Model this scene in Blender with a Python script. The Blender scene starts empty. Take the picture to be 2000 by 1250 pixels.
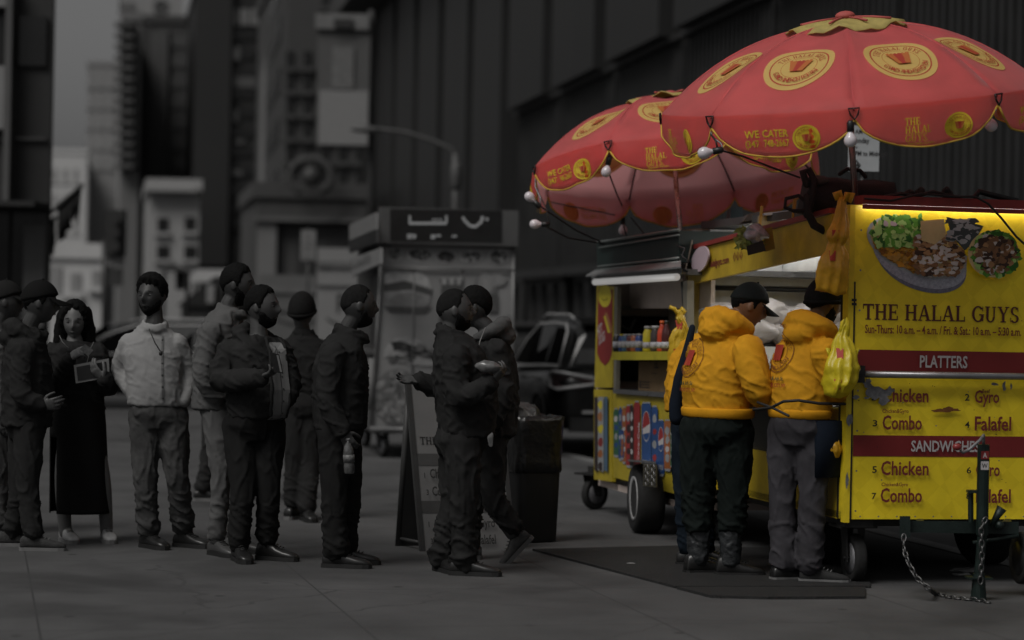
import bpy, bmesh, math, random
from math import sin, cos, pi, radians
from mathutils import Vector, Matrix, noise
from mathutils.bvhtree import BVHTree
V = Vector
random.seed(7)
S = bpy.context.scene
C = S.collection

# ------------------------------------------------------------------ camera, sky, sun, exposure
F, CX, CY, H, ROLL = 4500.0, 1000.0, 625.0, 1.52, 0.020
cam_d = bpy.data.cameras.new('camera'); cam = bpy.data.objects.new('camera', cam_d); C.objects.link(cam)
cam_d.sensor_width = 36; cam_d.lens = 36 * F / 2000; cam_d.clip_end = 3000
rt = V((cos(ROLL), 0, sin(ROLL))); up = V((-sin(ROLL), 0, cos(ROLL))); bk = V((0, -1, 0))
cam.matrix_world = Matrix(((rt.x, up.x, bk.x, 0), (rt.y, up.y, bk.y, 0), (rt.z, up.z, bk.z, H), (0, 0, 0, 1)))
cam_d.dof.use_dof = True; cam_d.dof.focus_distance = 14.0; cam_d.dof.aperture_fstop = 1.3
S.camera = cam

SUN_EL, SUN_AZ = radians(52), radians(-140)          # azimuth from +Y towards +X (negative: left)
w = bpy.data.worlds.new('World'); S.world = w; w.use_nodes = True
nt = w.node_tree; bg = nt.nodes['Background']
sky = nt.nodes.new('ShaderNodeTexSky'); sky.sky_type = 'NISHITA'; sky.sun_disc = False
sky.sun_elevation = SUN_EL; sky.sun_rotation = SUN_AZ; sky.dust_density = 4.0; sky.air_density = 1.5
hs = nt.nodes.new('ShaderNodeHueSaturation'); hs.inputs['Saturation'].default_value = 0.0
nt.links.new(sky.outputs[0], hs.inputs['Color']); nt.links.new(hs.outputs[0], bg.inputs['Color'])
bg.inputs['Strength'].default_value = 0.039
sun_d = bpy.data.lights.new('sun', 'SUN'); sun = bpy.data.objects.new('sun', sun_d); C.objects.link(sun)
sun_d.energy = 1.65; sun_d.angle = radians(28); sun_d.color = (1, .97, .93)
sdir = V((sin(SUN_AZ) * cos(SUN_EL), cos(SUN_AZ) * cos(SUN_EL), sin(SUN_EL)))
sun.rotation_euler = sdir.to_track_quat('Z', 'Y').to_euler(); sun.location = (0, 0, 30)
S.view_settings.view_transform = 'Standard'; S.view_settings.look = 'None'
S.view_settings.exposure = 0.0; S.view_settings.gamma = 1
S.cycles.max_bounces = 6; S.cycles.use_denoising = True

# ------------------------------------------------------------------ pixel -> world (true depth Y in metres)
def ray(px, py):
    u = (px - CX) / F; v = (CY - py) / F
    return V((u * cos(ROLL) - v * sin(ROLL), 1, u * sin(ROLL) + v * cos(ROLL)))
def W(px, py, Y): return ray(px, py) * Y + V((0, 0, H))
def G(px, py, z=0.0):
    r = ray(px, py); return r * ((z - H) / r.z) + V((0, 0, H))
def on_plane(px, py, o, n):
    r = ray(px, py); c = V((0, 0, H)); return c + r * ((o - c).dot(n) / r.dot(n))

# ------------------------------------------------------------------ materials
MATS = {}
def M(name, col, rough=.6, metal=0., var=.18, scale=6., bump=0., bscale=80., spec=.4, trans=0., tcol=None, sheen=0., emit=None, coat=0., stretch=None):
    if name in MATS: return MATS[name]
    if isinstance(col, (int, float)): col = (col, col, col)
    m = bpy.data.materials.new(name); MATS[name] = m; m.use_nodes = True
    n = m.node_tree; p = n.nodes['Principled BSDF']; L = n.links.new
    p.inputs['Roughness'].default_value = rough; p.inputs['Metallic'].default_value = metal
    p.inputs['Specular IOR Level'].default_value = spec
    p.inputs['Base Color'].default_value = (*col, 1)
    if sheen: p.inputs['Sheen Weight'].default_value = sheen; p.inputs['Sheen Roughness'].default_value = .5
    if coat: p.inputs['Coat Weight'].default_value = coat; p.inputs['Coat Roughness'].default_value = .05
    tc = n.nodes.new('ShaderNodeTexCoord'); src = tc.outputs['Object']
    if stretch:
        mp = n.nodes.new('ShaderNodeMapping'); mp.inputs['Scale'].default_value = stretch; L(src, mp.inputs[0]); src = mp.outputs[0]
    if var:
        nz = n.nodes.new('ShaderNodeTexNoise'); nz.inputs['Scale'].default_value = scale; nz.inputs['Detail'].default_value = 6
        nz.inputs['Roughness'].default_value = .65
        L(src, nz.inputs['Vector'])
        r = n.nodes.new('ShaderNodeValToRGB')
        r.color_ramp.elements[0].position = .3; r.color_ramp.elements[1].position = .7
        r.color_ramp.elements[0].color = (*[c * (1 - var) for c in col], 1); r.color_ramp.elements[1].color = (*[min(1, c * (1 + var)) for c in col], 1)
        L(nz.outputs['Fac'], r.inputs[0]); L(r.outputs[0], p.inputs['Base Color'])
        rr = n.nodes.new('ShaderNodeMapRange'); rr.inputs[3].default_value = max(0, rough - .1); rr.inputs[4].default_value = min(1, rough + .1)
        L(nz.outputs['Fac'], rr.inputs[0]); L(rr.outputs[0], p.inputs['Roughness'])
    if bump:
        nb = n.nodes.new('ShaderNodeTexNoise'); nb.inputs['Scale'].default_value = bscale; nb.inputs['Detail'].default_value = 3
        L(src, nb.inputs['Vector'])
        b = n.nodes.new('ShaderNodeBump'); b.inputs['Strength'].default_value = bump; b.inputs['Distance'].default_value = .01
        L(nb.outputs['Fac'], b.inputs['Height']); L(b.outputs[0], p.inputs['Normal'])
    if trans:
        t = n.nodes.new('ShaderNodeBsdfTranslucent'); t.inputs[0].default_value = (*(tcol or col), 1)
        mx = n.nodes.new('ShaderNodeMixShader'); mx.inputs[0].default_value = trans
        L(p.outputs[0], mx.inputs[1]); L(t.outputs[0], mx.inputs[2]); L(mx.outputs[0], n.nodes['Material Output'].inputs[0])
    if emit:
        p.inputs['Emission Color'].default_value = (*emit[:3], 1); p.inputs['Emission Strength'].default_value = emit[3]
    return m

# ------------------------------------------------------------------ objects
def put(o, parent=None):
    C.objects.link(o)
    if parent is not None: o.parent = parent
    return o
def tag(o, label=None, cat=None, group=None, kind=None):
    if label: o['label'] = label
    if cat: o['category'] = cat
    if group: o['group'] = group
    if kind: o['kind'] = kind
    return o
def thing(name, label, cat, loc=(0, 0, 0), rz=0., group=None):
    o = bpy.data.objects.new(name, None); put(o); o.location = loc; o.rotation_euler = (0, 0, rz); o.empty_display_size = .1
    bpy.context.view_layer.update()
    return tag(o, label, cat, group)
def origin(o):
    l = V((0, 0, 0))
    while o is not None: l = l + o.location; o = o.parent
    return l
def obj(name, bm, mats, parent=None, smooth=False, world=False, bevel=0.):
    if bevel:
        es = [e for e in bm.edges if len(e.link_faces) == 2 and e.calc_face_angle(0) > .6]
        if es: bmesh.ops.bevel(bm, geom=es, offset=bevel, segments=2, affect='EDGES', clamp_overlap=True)
    if world and parent is not None:
        bmesh.ops.translate(bm, verts=bm.verts, vec=-origin(parent))
    bmesh.ops.recalc_face_normals(bm, faces=bm.faces)
    me = bpy.data.meshes.new(name); bm.to_mesh(me); bm.free()
    for m in (mats if isinstance(mats, (list, tuple)) else [mats]): me.materials.append(m)
    if smooth: me.polygons.foreach_set('use_smooth', [True] * len(me.polygons))
    o = bpy.data.objects.new(name, me); return put(o, parent)
def copy_tree(o, parent=None):
    c = o.copy(); C.objects.link(c); c.parent = parent
    for ch in list(o.children): copy_tree(ch, c)
    return c
BM = bmesh.new

# ------------------------------------------------------------------ mesh pieces
def box(bm, c, s, ax=None, mi=0):
    """box with centre c, size s, axes ax = (ex, ey) unit vectors"""
    c = V(c); ex, ey = (V((1, 0, 0)), V((0, 1, 0))) if ax is None else (V(ax[0]), V(ax[1]))
    ez = ex.cross(ey).normalized() if ax is not None and len(ax) < 3 else (V((0, 0, 1)) if ax is None else V(ax[2]))
    vs = []
    for k in range(8):
        sx, sy, sz = (k & 1) - .5, ((k >> 1) & 1) - .5, ((k >> 2) & 1) - .5
        vs.append(bm.verts.new(c + ex * s[0] * sx + ey * s[1] * sy + ez * s[2] * sz))
    for f in ((0, 2, 3, 1), (4, 5, 7, 6), (0, 1, 5, 4), (2, 6, 7, 3), (0, 4, 6, 2), (1, 3, 7, 5)):
        fc = bm.faces.new([vs[i] for i in f]); fc.material_index = mi
def hexa(bm, p8, mi=0):
    vs = [bm.verts.new(p) for p in p8]          # bottom 4 (ccw), top 4 (ccw)
    for f in ((3, 2, 1, 0), (4, 5, 6, 7), (0, 1, 5, 4), (1, 2, 6, 5), (2, 3, 7, 6), (3, 0, 4, 7)):
        bm.faces.new([vs[i] for i in f]).material_index = mi
def slab(bm, pts, n, t, mi=0):
    """polygon pts extruded by t along n"""
    n = V(n).normalized(); a = [bm.verts.new(V(p)) for p in pts]; b = [bm.verts.new(V(p) + n * t) for p in pts]
    k = len(pts)
    bm.faces.new(a[::-1]).material_index = mi; bm.faces.new(b).material_index = mi
    for i in range(k): bm.faces.new([a[i], a[(i + 1) % k], b[(i + 1) % k], b[i]]).material_index = mi
def frame_of(d):
    d = d.normalized(); a = V((0, 0, 1)) if abs(d.z) < .9 else V((1, 0, 0))
    x = d.cross(a).normalized(); return x, d.cross(x).normalized()
def tube(bm, pts, rad, seg=10, round_ends=False, mi=0, closed=False):
    pts = [V(p) for p in pts]
    n = len(pts)
    if not isinstance(rad, (list, tuple)): rad = [rad] * n
    rad = list(rad)
    if round_ends:
        d0 = (pts[0] - pts[1]).normalized(); d1 = (pts[-1] - pts[-2]).normalized(); r0, r1 = rad[0], rad[-1]
        A = [(pts[0] + d0 * r0 * sin(a), r0 * cos(a)) for a in (1.35, .9, .45)]
        B = [(pts[-1] + d1 * r1 * sin(a), r1 * cos(a)) for a in (.45, .9, 1.35)]
        pts = [a[0] for a in A] + pts + [b[0] for b in B]; rad = [a[1] for a in A] + rad + [b[1] for b in B]; n = len(pts)
    rings = []; x = None
    for i in range(n):
        if closed: d = pts[(i + 1) % n] - pts[i - 1]
        else: d = pts[min(i + 1, n - 1)] - pts[max(i - 1, 0)]
        if d.length < 1e-9: d = V((0, 0, 1))
        d.normalize()
        if x is None: x, y = frame_of(d)
        else:
            x = (x - d * x.dot(d))
            if x.length < 1e-6: x, _ = frame_of(d)
            x.normalize(); y = d.cross(x)
        rings.append([bm.verts.new(pts[i] + (x * cos(2 * pi * k / seg) + y * sin(2 * pi * k / seg)) * rad[i]) for k in range(seg)])
    for i in range(n if closed else n - 1):
        a, b = rings[i], rings[(i + 1) % n]
        for k in range(seg): bm.faces.new([a[k], a[(k + 1) % seg], b[(k + 1) % seg], b[k]]).material_index = mi
    if not closed:
        bm.faces.new(rings[0][::-1]).material_index = mi; bm.faces.new(rings[-1]).material_index = mi
def loft(bm, rings, seg=24, power=2.0, mi=0, cap=True):
    """rings: (centre, ax vec, ay vec)"""
    R = []
    for c, ax, ay in rings:
        r = []
        for k in range(seg):
            t = 2 * pi * k / seg; ct, st = cos(t), sin(t)
            e = 2 / power
            r.append(bm.verts.new(V(c) + V(ax) * math.copysign(abs(ct) ** e, ct) + V(ay) * math.copysign(abs(st) ** e, st)))
        R.append(r)
    for a, b in zip(R, R[1:]):
        for k in range(seg): bm.faces.new([a[k], a[(k + 1) % seg], b[(k + 1) % seg], b[k]]).material_index = mi
    if cap: bm.faces.new(R[0][::-1]).material_index = mi; bm.faces.new(R[-1]).material_index = mi
def lathe(bm, prof, c, axis=V((0, 0, 1)), seg=20, mi=0):
    x, y = frame_of(V(axis)); axis = V(axis).normalized()
    loft(bm, [(V(c) + axis * h, x * max(r, 1e-4), y * max(r, 1e-4)) for r, h in prof], seg, mi=mi)
def ball(bm, c, r, sx=V((1, 0, 0)), sy=V((0, 1, 0)), sz=V((0, 0, 1)), seg=14, mi=0):
    rx, ry, rz = (r, r, r) if isinstance(r, (int, float)) else r
    n = max(6, seg // 2)
    loft(bm, [(V(c) + V(sz) * rz * -cos(pi * (i + .15) / (n + .3)), V(sx) * rx * sin(pi * (i + .15) / (n + .3)), V(sy) * ry * sin(pi * (i + .15) / (n + .3))) for i in range(n + 1)], seg, mi=mi)
def catenary(a, b, sag, n=10):
    a, b = V(a), V(b); return [a.lerp(b, i / n) - V((0, 0, sag * 4 * (i / n) * (1 - i / n))) for i in range(n + 1)]

# ------------------------------------------------------------------ flat prints: 2-D pieces laid on a surface
_glyph = {}
def glyphs(s):
    if s in _glyph: return _glyph[s]
    cu = bpy.data.curves.new('t', 'FONT'); cu.body = s; cu.size = 1; cu.resolution_u = 2; cu.offset = .020
    o = bpy.data.objects.new('t', cu); C.objects.link(o)
    dg = bpy.context.evaluated_depsgraph_get(); me = bpy.data.meshes.new_from_object(o.evaluated_get(dg))
    vs = [(v.co.x, v.co.y) for v in me.vertices]; fs = [tuple(p.vertices) for p in me.polygons]
    bpy.data.objects.remove(o); bpy.data.meshes.remove(me); bpy.data.curves.remove(cu)
    _glyph[s] = (vs, fs); return _glyph[s]
def R_(x0, y0, x1, y1): return [(x0, y0), (x1, y0), (x1, y1), (x0, y1)]
def arc_poly(cx, cy, rx, ry, a0, a1, t, n=14):
    o = [(cx + rx * cos(radians(a0 + (a1 - a0) * i / n)), cy + ry * sin(radians(a0 + (a1 - a0) * i / n))) for i in range(n + 1)]
    q = [(cx + (rx - t) * cos(radians(a0 + (a1 - a0) * i / n)), cy + (ry - t * .55) * sin(radians(a0 + (a1 - a0) * i / n))) for i in range(n + 1)]
    return [[o[i], o[i + 1], q[i + 1], q[i]] for i in range(n)]
SERIF = {   # slab serif capitals: width, polygons
 'T': (.80, [R_(.02, .88, .78, 1), R_(.31, .07, .49, .88), R_(.2, 0, .6, .07), R_(.02, .68, .08, .88), R_(.72, .68, .78, .88)]),
 'H': (.92, [R_(.12, .07, .29, .93), R_(.63, .07, .8, .93), R_(.29, .46, .63, .55), R_(.04, 0, .37, .07), R_(.55, 0, .88, .07), R_(.04, .93, .37, 1), R_(.55, .93, .88, 1)]),
 'E': (.76, [R_(.12, .08, .29, .92), R_(.04, 0, .7, .08), R_(.04, .92, .68, 1), R_(.29, .46, .52, .55), R_(.52, .38, .58, .63), R_(.64, .08, .7, .28), R_(.62, .74, .68, .92)]),
 'A': (.92, [[(.1, .07), (.19, .07), (.43, .8), (.46, 1), (.4, 1)], [(.62, .07), (.82, .07), (.53, 1), (.46, 1), (.43, .8)], R_(.25, .28, .56, .36), R_(.02, 0, .3, .07), R_(.54, 0, .92, .07)]),
 'L': (.74, [R_(.12, .08, .29, .93), R_(.04, 0, .7, .08), R_(.04, .93, .37, 1), R_(.64, .08, .7, .32)]),
 'U': (.88, [R_(.12, .32, .29, .93), R_(.62, .32, .72, .93), R_(.04, .93, .37, 1), R_(.54, .93, .8, 1)] + arc_poly(.42, .32, .3, .34, 180, 360, .15)),
 'Y': (.86, [R_(.35, .07, .52, .48), [(.1, .93), (.28, .93), (.52, .48), (.35, .48)], [(.64, .93), (.74, .93), (.52, .48), (.44, .48)], R_(.24, 0, .63, .07), R_(.02, .93, .34, 1), R_(.56, .93, .84, 1)]),
 'G': (.92, arc_poly(.47, .5, .42, .52, 40, 345, .17, 22) + [R_(.68, .06, .84, .42), R_(.54, .42, .9, .49), R_(.76, .68, .81, .98)]),
 'S': (.72, arc_poly(.36, .74, .27, .28, 25, 270, .15, 14) + arc_poly(.36, .24, .3, .27, 90, -155, .16, 14) + [R_(.56, .7, .61, .98), R_(.06, .02, .11, .32)]),
 'K': (.9, [R_(.12, .07, .29, .93), R_(.04, 0, .37, .07), R_(.04, .93, .37, 1), [(.29, .42), (.4, .5), (.74, .93), (.62, .93)], [(.4, .5), (.52, .56), (.84, .07), (.66, .07)]]),
 ' ': (.4, []), '.': (.26, [R_(.06, 0, .2, .14)])}
class Print:
    def __init__(s): s.p = []; s.k = 0
    def poly(s, pts, mi=0, z=None):
        s.k += 1; s.p.append((pts, mi, s.k * .00012 if z is None else z))
    def rect(s, x0, y0, x1, y1, mi=0, nx=1, ny=1):
        z = (s.k + 1) * .00012; s.k += 1
        for i in range(nx):
            for j in range(ny):
                a, b = x0 + (x1 - x0) * i / nx, x0 + (x1 - x0) * (i + 1) / nx; c, d = y0 + (y1 - y0) * j / ny, y0 + (y1 - y0) * (j + 1) / ny
                s.p.append(([(a, c), (b, c), (b, d), (a, d)], mi, z))
    def ring(s, cx, cy, r0, r1, mi=0, n=40, m=1, asp=1.):
        s.k += 1; z = s.k * .00012
        for j in range(m):
            a, b = r0 + (r1 - r0) * j / m, r0 + (r1 - r0) * (j + 1) / m
            for i in range(n):
                t, u = 2 * pi * i / n, 2 * pi * (i + 1) / n
                q = [(cx + b * cos(t) * asp, cy + b * sin(t)), (cx + b * cos(u) * asp, cy + b * sin(u))]
                q += [(cx + a * cos(u) * asp, cy + a * sin(u)), (cx + a * cos(t) * asp, cy + a * sin(t))] if a > 1e-6 else [(cx, cy)]
                s.p.append((q, mi, z))
    def text(s, t, x, y, h, xs=.62, mi=0, align='l', rot=0.):
        vs, fs = glyphs(t); s.k += 1; z = s.k * .00012
        if not vs: return
        k = h / .70; x0 = min(v[0] for v in vs); x1 = max(v[0] for v in vs)
        off = {'l': -x0, 'c': -(x0 + x1) / 2, 'r': -x1}[align]; c, sn = cos(rot), sin(rot)
        P = []
        for v in vs:
            a, b = (v[0] + off) * k * xs, v[1] * k
            P.append((x + a * c - b * sn, y + a * sn + b * c))
        for f in fs: s.p.append(([P[i] for i in f], mi, z))
    def text_fit(s, t, x0, x1, y, h, mi=0):
        vs, fs = glyphs(t); wd = max(v[0] for v in vs) - min(v[0] for v in vs)
        s.text(t, x0, y, h, (x1 - x0) / (wd * h / .70), mi)
    def serif(s, t, x, y, h, xs=1., mi=0, x1=None, skew=0.):
        tot = sum(SERIF[c][0] for c in t)
        if x1 is not None: xs = (x1 - x) / (tot * h)
        for c in t:
            wd, ps = SERIF[c]
            for p in ps: s.k += 1; s.p.append(([(x + a * h * xs, y + b * h) for a, b in p], mi, s.k * .00006))
            x += wd * h * xs
    def arc_text(s, t, cx, cy, r, h, a0, a1, mi=0, flip=False, asp=1., serif=True):
        t = list(t); tot = sum((SERIF[c][0] if c in SERIF else .8) for c in t); acc = 0
        for c in t:
            wd = SERIF[c][0] if c in SERIF else .8
            a = radians(a0 + (a1 - a0) * (acc + wd / 2) / tot); acc += wd
            if c == ' ': continue
            rot = a + (pi / 2 if flip else -pi / 2); rr = r
            bx, by = cx + rr * cos(a) * asp, cy + rr * sin(a)
            xs = abs(radians(a1 - a0)) * r / (tot * h) * .96
            if c in SERIF: ps = [[((q[0] - wd / 2) * h * xs, q[1] * h) for q in p] for p in SERIF[c][1]]
            else:
                vs, fs = glyphs(c); k = h / .70; mx = (max(v[0] for v in vs) + min(v[0] for v in vs)) / 2
                ps = [[((vs[i][0] - mx) * k * xs * 1.1, vs[i][1] * k) for i in f] for f in fs]
            for p in ps:
                s.k += .25; s.p.append(([(bx + (q[0] * cos(rot) - q[1] * sin(rot)) * asp, by + q[0] * sin(rot) + q[1] * cos(rot)) for q in p], mi, s.k * .00012))
    def build(s, name, f, mats, parent, world=True, off=.003):
        bm = BM()
        for pts, mi, z in s.p:
            try:
                vs = [bm.verts.new(f(x, y, off + z)) for x, y in pts]
                bm.faces.new(vs).material_index = mi
            except Exception: pass
        o = obj(name, bm, mats, parent, world=world)
        return o
def planar(o, ex, ez, n):
    return lambda x, y, d: V(o) + V(ex) * x + V(ez) * y + V(n) * d
def medallion(P, cx, cy, r, disc=0, ink=1, ink2=2, full=True, ground=True):
    if ground: P.ring(cx, cy, 0, r, disc, 44, 5)
    P.ring(cx, cy, r * .80, r * .84, ink, 44)
    if full:
        P.ring(cx, cy, r * .50, r * .515, ink2, 40)
        P.arc_text('THE HALAL GUYS', cx, cy, r * .57, r * .17, 165, 15, ink)
        P.arc_text('GYRO AND CHICKEN', cx, cy, r * .72, r * .15, 205, 335, ink, flip=True)
    s = r * .42
    for dx, tl, m in ((-.38, .16, ink2), (.38, -.16, ink2), (0, 0, ink)):
        P.poly([(cx + s * (dx - .30 - tl * .9), cy + s * .62), (cx + s * (dx - .12 - tl), cy + s * .72), (cx + s * (dx - .02 - tl), cy + s * .60), (cx + s * (dx + .1 - tl), cy + s * .72), (cx + s * (dx + .30 - tl * .9), cy + s * .62), (cx + s * (dx + .20 + tl), cy - s * .62), (cx + s * (dx - .20 + tl), cy - s * .62)], m)
def blob(cx, cy, rx, ry, n=9, jit=.3, rnd=random):
    a0 = rnd.random() * 6.28
    return [(cx + rx * cos(a0 + 2 * pi * i / n) * (1 + jit * (rnd.random() - .5) * 2), cy + ry * sin(a0 + 2 * pi * i / n) * (1 + jit * (rnd.random() - .5) * 2)) for i in range(n)]
def scatter(P, inside, bounds, n, size, mats, asp=1., rnd=random):
    x0, y0, x1, y1 = bounds; c = 0; tries = 0
    while c < n and tries < n * 20:
        tries += 1; x, y = rnd.uniform(x0, x1), rnd.uniform(y0, y1)
        if inside(x, y):
            s = size * rnd.uniform(.5, 1.3); P.poly(blob(x, y, s * asp, s, 7, .4, rnd), rnd.choice(mats), z=(P.k + c * .02 + 1) * .00012); c += 1
    P.k += int(c * .02) + 2
# ------------------------------------------------------------------ ground
TH = radians(13.0)                                   # kerb direction
SD = V((-sin(TH), cos(TH), 0)); E1 = V((cos(TH), sin(TH), 0)); Z = V((0, 0, 1))
O1 = V((1.967, 13.5, 0))                             # foot of the near cart's street corner
def SF(s, t, z=0.): return O1 + SD * s + E1 * t + V((0, 0, z))
def ground_mat(name, col, joint):
    m = M(name, col, .82, var=.34, scale=.8, bump=.25, bscale=140, spec=.3)
    n = m.node_tree; L = n.links.new; p = n.nodes['Principled BSDF']; tc = n.nodes['Texture Coordinate']
    base = p.inputs['Base Color'].links[0].from_socket
    def mixc(a, fac, col2):
        x = n.nodes.new('ShaderNodeMix'); x.data_type = 'RGBA'; L(fac, x.inputs[0]); L(a, x.inputs[6]); x.inputs[7].default_value = (*col2, 1); return x.outputs[2]
    nz = n.nodes.new('ShaderNodeTexNoise'); nz.inputs['Scale'].default_value = 260; nz.inputs['Detail'].default_value = 2; L(tc.outputs['Object'], nz.inputs['Vector'])
    r = n.nodes.new('ShaderNodeValToRGB'); r.color_ramp.elements[0].position = .52; r.color_ramp.elements[1].position = .72; r.color_ramp.elements[1].color = (.5, .5, .5, 1); L(nz.outputs['Fac'], r.inputs[0])
    base = mixc(base, r.outputs[0], [c * 1.7 for c in col])
    vo = n.nodes.new('ShaderNodeTexVoronoi'); vo.inputs['Scale'].default_value = 2.3; L(tc.outputs['Object'], vo.inputs['Vector'])
    r2 = n.nodes.new('ShaderNodeValToRGB'); r2.color_ramp.elements[0].position = .05; r2.color_ramp.elements[0].color = (.75, .75, .75, 1); r2.color_ramp.elements[1].position = .085; r2.color_ramp.elements[1].color = (0, 0, 0, 1); L(vo.outputs['Distance'], r2.inputs[0])
    base = mixc(base, r2.outputs[0], [c * .35 for c in col])          # trodden gum spots
    nz2 = n.nodes.new('ShaderNodeTexNoise'); nz2.inputs['Scale'].default_value = .55; nz2.inputs['Detail'].default_value = 8; nz2.inputs['Distortion'].default_value = .6; L(tc.outputs['Object'], nz2.inputs['Vector'])
    r3 = n.nodes.new('ShaderNodeValToRGB'); r3.color_ramp.elements[0].position = .54; r3.color_ramp.elements[1].position = .66; r3.color_ramp.elements[1].color = (.65, .65, .65, 1); L(nz2.outputs['Fac'], r3.inputs[0])
    base = mixc(base, r3.outputs[0], [c * .45 for c in col])          # old stains
    nd = n.nodes.new('ShaderNodeTexNoise'); nd.inputs['Scale'].default_value = 3; nd.inputs['Detail'].default_value = 5; L(tc.outputs['Object'], nd.inputs['Vector'])
    ad = n.nodes.new('ShaderNodeMix'); ad.data_type = 'RGBA'; ad.inputs[0].default_value = .16; L(tc.outputs['Object'], ad.inputs[6]); L(nd.outputs['Color'], ad.inputs[7])
    ve = n.nodes.new('ShaderNodeTexVoronoi'); ve.feature = 'DISTANCE_TO_EDGE'; ve.inputs['Scale'].default_value = .42; L(ad.outputs[2], ve.inputs['Vector'])
    lt = n.nodes.new('ShaderNodeMath'); lt.operation = 'LESS_THAN'; lt.inputs[1].default_value = .0022; L(ve.outputs['Distance'], lt.inputs[0])
    base = mixc(base, lt.outputs[0], [c * .78 for c in col])          # hairline cracks
    if joint:
        sx = n.nodes.new('ShaderNodeSeparateXYZ'); L(tc.outputs['Object'], sx.inputs[0]); fac = None
        for ax in (0, 1):
            a = n.nodes.new('ShaderNodeMath'); a.operation = 'PINGPONG'; a.inputs[1].default_value = joint / 2; L(sx.outputs[ax], a.inputs[0])
            b = n.nodes.new('ShaderNodeMath'); b.operation = 'LESS_THAN'; b.inputs[1].default_value = .006; L(a.outputs[0], b.inputs[0])
            if fac is None: fac = b.outputs[0]
            else:
                c = n.nodes.new('ShaderNodeMath'); c.operation = 'MAXIMUM'; L(fac, c.inputs[0]); L(b.outputs[0], c.inputs[1]); fac = c.outputs[0]
        base = mixc(base, fac, [c * .62 for c in col])
    L(base, p.inputs['Base Color'])
    return m
bm = BM(); box(bm, (0, 700, -.55), (3000, 3000, 1.0))
tag(obj('road', bm, ground_mat('asphalt', (.052, .052, .053), 0)), kind='structure')
bm = BM(); box(bm, (-8.2, 4.5, -.3), (19.4, 39, .6))
sw = obj('sidewalk', bm, ground_mat('sidewalk_concrete', (.066, .066, .067), 1.55), bevel=.015); sw.location = O1; sw.rotation_euler = (0, 0, TH); tag(sw, kind='structure')
bm = BM(); box(bm, (1.6, 4.5, -.296), (.16, 39, .6))
kb = obj('kerb', bm, M('kerb_stone', .14, .8, var=.3, scale=3, bump=.3), bevel=.02); kb.location = O1; kb.rotation_euler = (0, 0, TH); tag(kb, kind='structure')

# ------------------------------------------------------------------ buildings
def zpx(py, px, Y): return W(px, py, Y).z
def building(name, label, cat, px0, px1, pyt, Y, depth, mat, wins=(), wmat=None, rz=0., zb=-.2, group=None):
    a, b = W(px0, 600, Y), W(px1, 600, Y); zt = zpx(pyt, (px0 + px1) / 2, Y)
    t = thing(name, label, cat, (a.x, Y, zb), 0, group)
    sh = V((-.178 * depth, depth, 0)); q = [V((a.x, Y, zb)), V((b.x, Y, zb)), V((b.x, Y, zb)) + sh, V((a.x, Y, zb)) + sh]; bm = BM(); hexa(bm, q + [v + V((0, 0, zt - zb)) for v in q]); obj('wall', bm, mat, t, world=True)
    q = [v + V((dx, dy, zt - zb + .002)) for v, dx, dy in zip(q, (-.15, .15, .15, -.15), (-.15, -.15, .15, .15))]; bm = BM(); hexa(bm, q + [v + V((0, 0, .6)) for v in q]); obj('roof', bm, mat, t, world=True)
    for (x0, y0, x1, y1) in wins:
        p, q = W(x0, y0, Y), W(x1, y1, Y)
        bm = BM(); c = (p + q) / 2; box(bm, (c.x, Y - .03, c.z), (abs(q.x - p.x), .1, abs(p.z - q.z)))
        f = obj('window', bm, wmat, t, world=True)
        bm = BM(); box(bm, (c.x, Y - .12, min(p.z, q.z) - .1), (abs(q.x - p.x) + .3, .3, .2)); obj('sill', bm, mat, f, world=True)
    return t
def fblock(t, name, x0, y0, x1, y1, Y, dep, mat):
    p, q = W(x0, y0, Y), W(x1, y1, Y); c = (p + q) / 2; bm = BM(); box(bm, (c.x, Y + dep / 2, c.z), (abs(q.x - p.x), abs(dep), abs(p.z - q.z))); return obj(name, bm, mat, t, world=True)
glassd = M('dark_window_glass', .012, .15, spec=.4, var=.3, scale=.4)
glassm = M('grey_window_glass', .05, .2, var=.3, scale=.3)
# left foreground block
t = building('office_building', 'dark panelled office building filling the left edge of the picture', 'building', -420, 93, -60, 36, 1.2, M('charcoal_cladding', .017, .6, scale=.4, var=.25))
for y0, y1, m in ((32, 130, glassd), (268, 275, glassm), (395, 560, glassd)):
    for x0, x1 in ((-200, -120), (-112, 18), (28, 92)): fblock(t, 'window', x0, y0, x1, y1, 36, -.08, m)
fblock(t, 'wall_panel', -14, 132, 21, 255, 36, -.3, M('pale_panel', .17, .6, scale=.5)); fblock(t, 'wall_panel', -60, -40, 20, 18, 36, -.3, MATS['pale_panel'])
fblock(t, 'pilaster', 22, -40, 26, 400, 36, -.35, M('mid_cladding', .075, .6, scale=.5)); fblock(t, 'pilaster', 55, 440, 92, 640, 36, -.3, MATS['mid_cladding'])
fblock(t, 'canopy', -300, 392, 98, 410, 36, -1.2, MATS['charcoal_cladding'])
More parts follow.
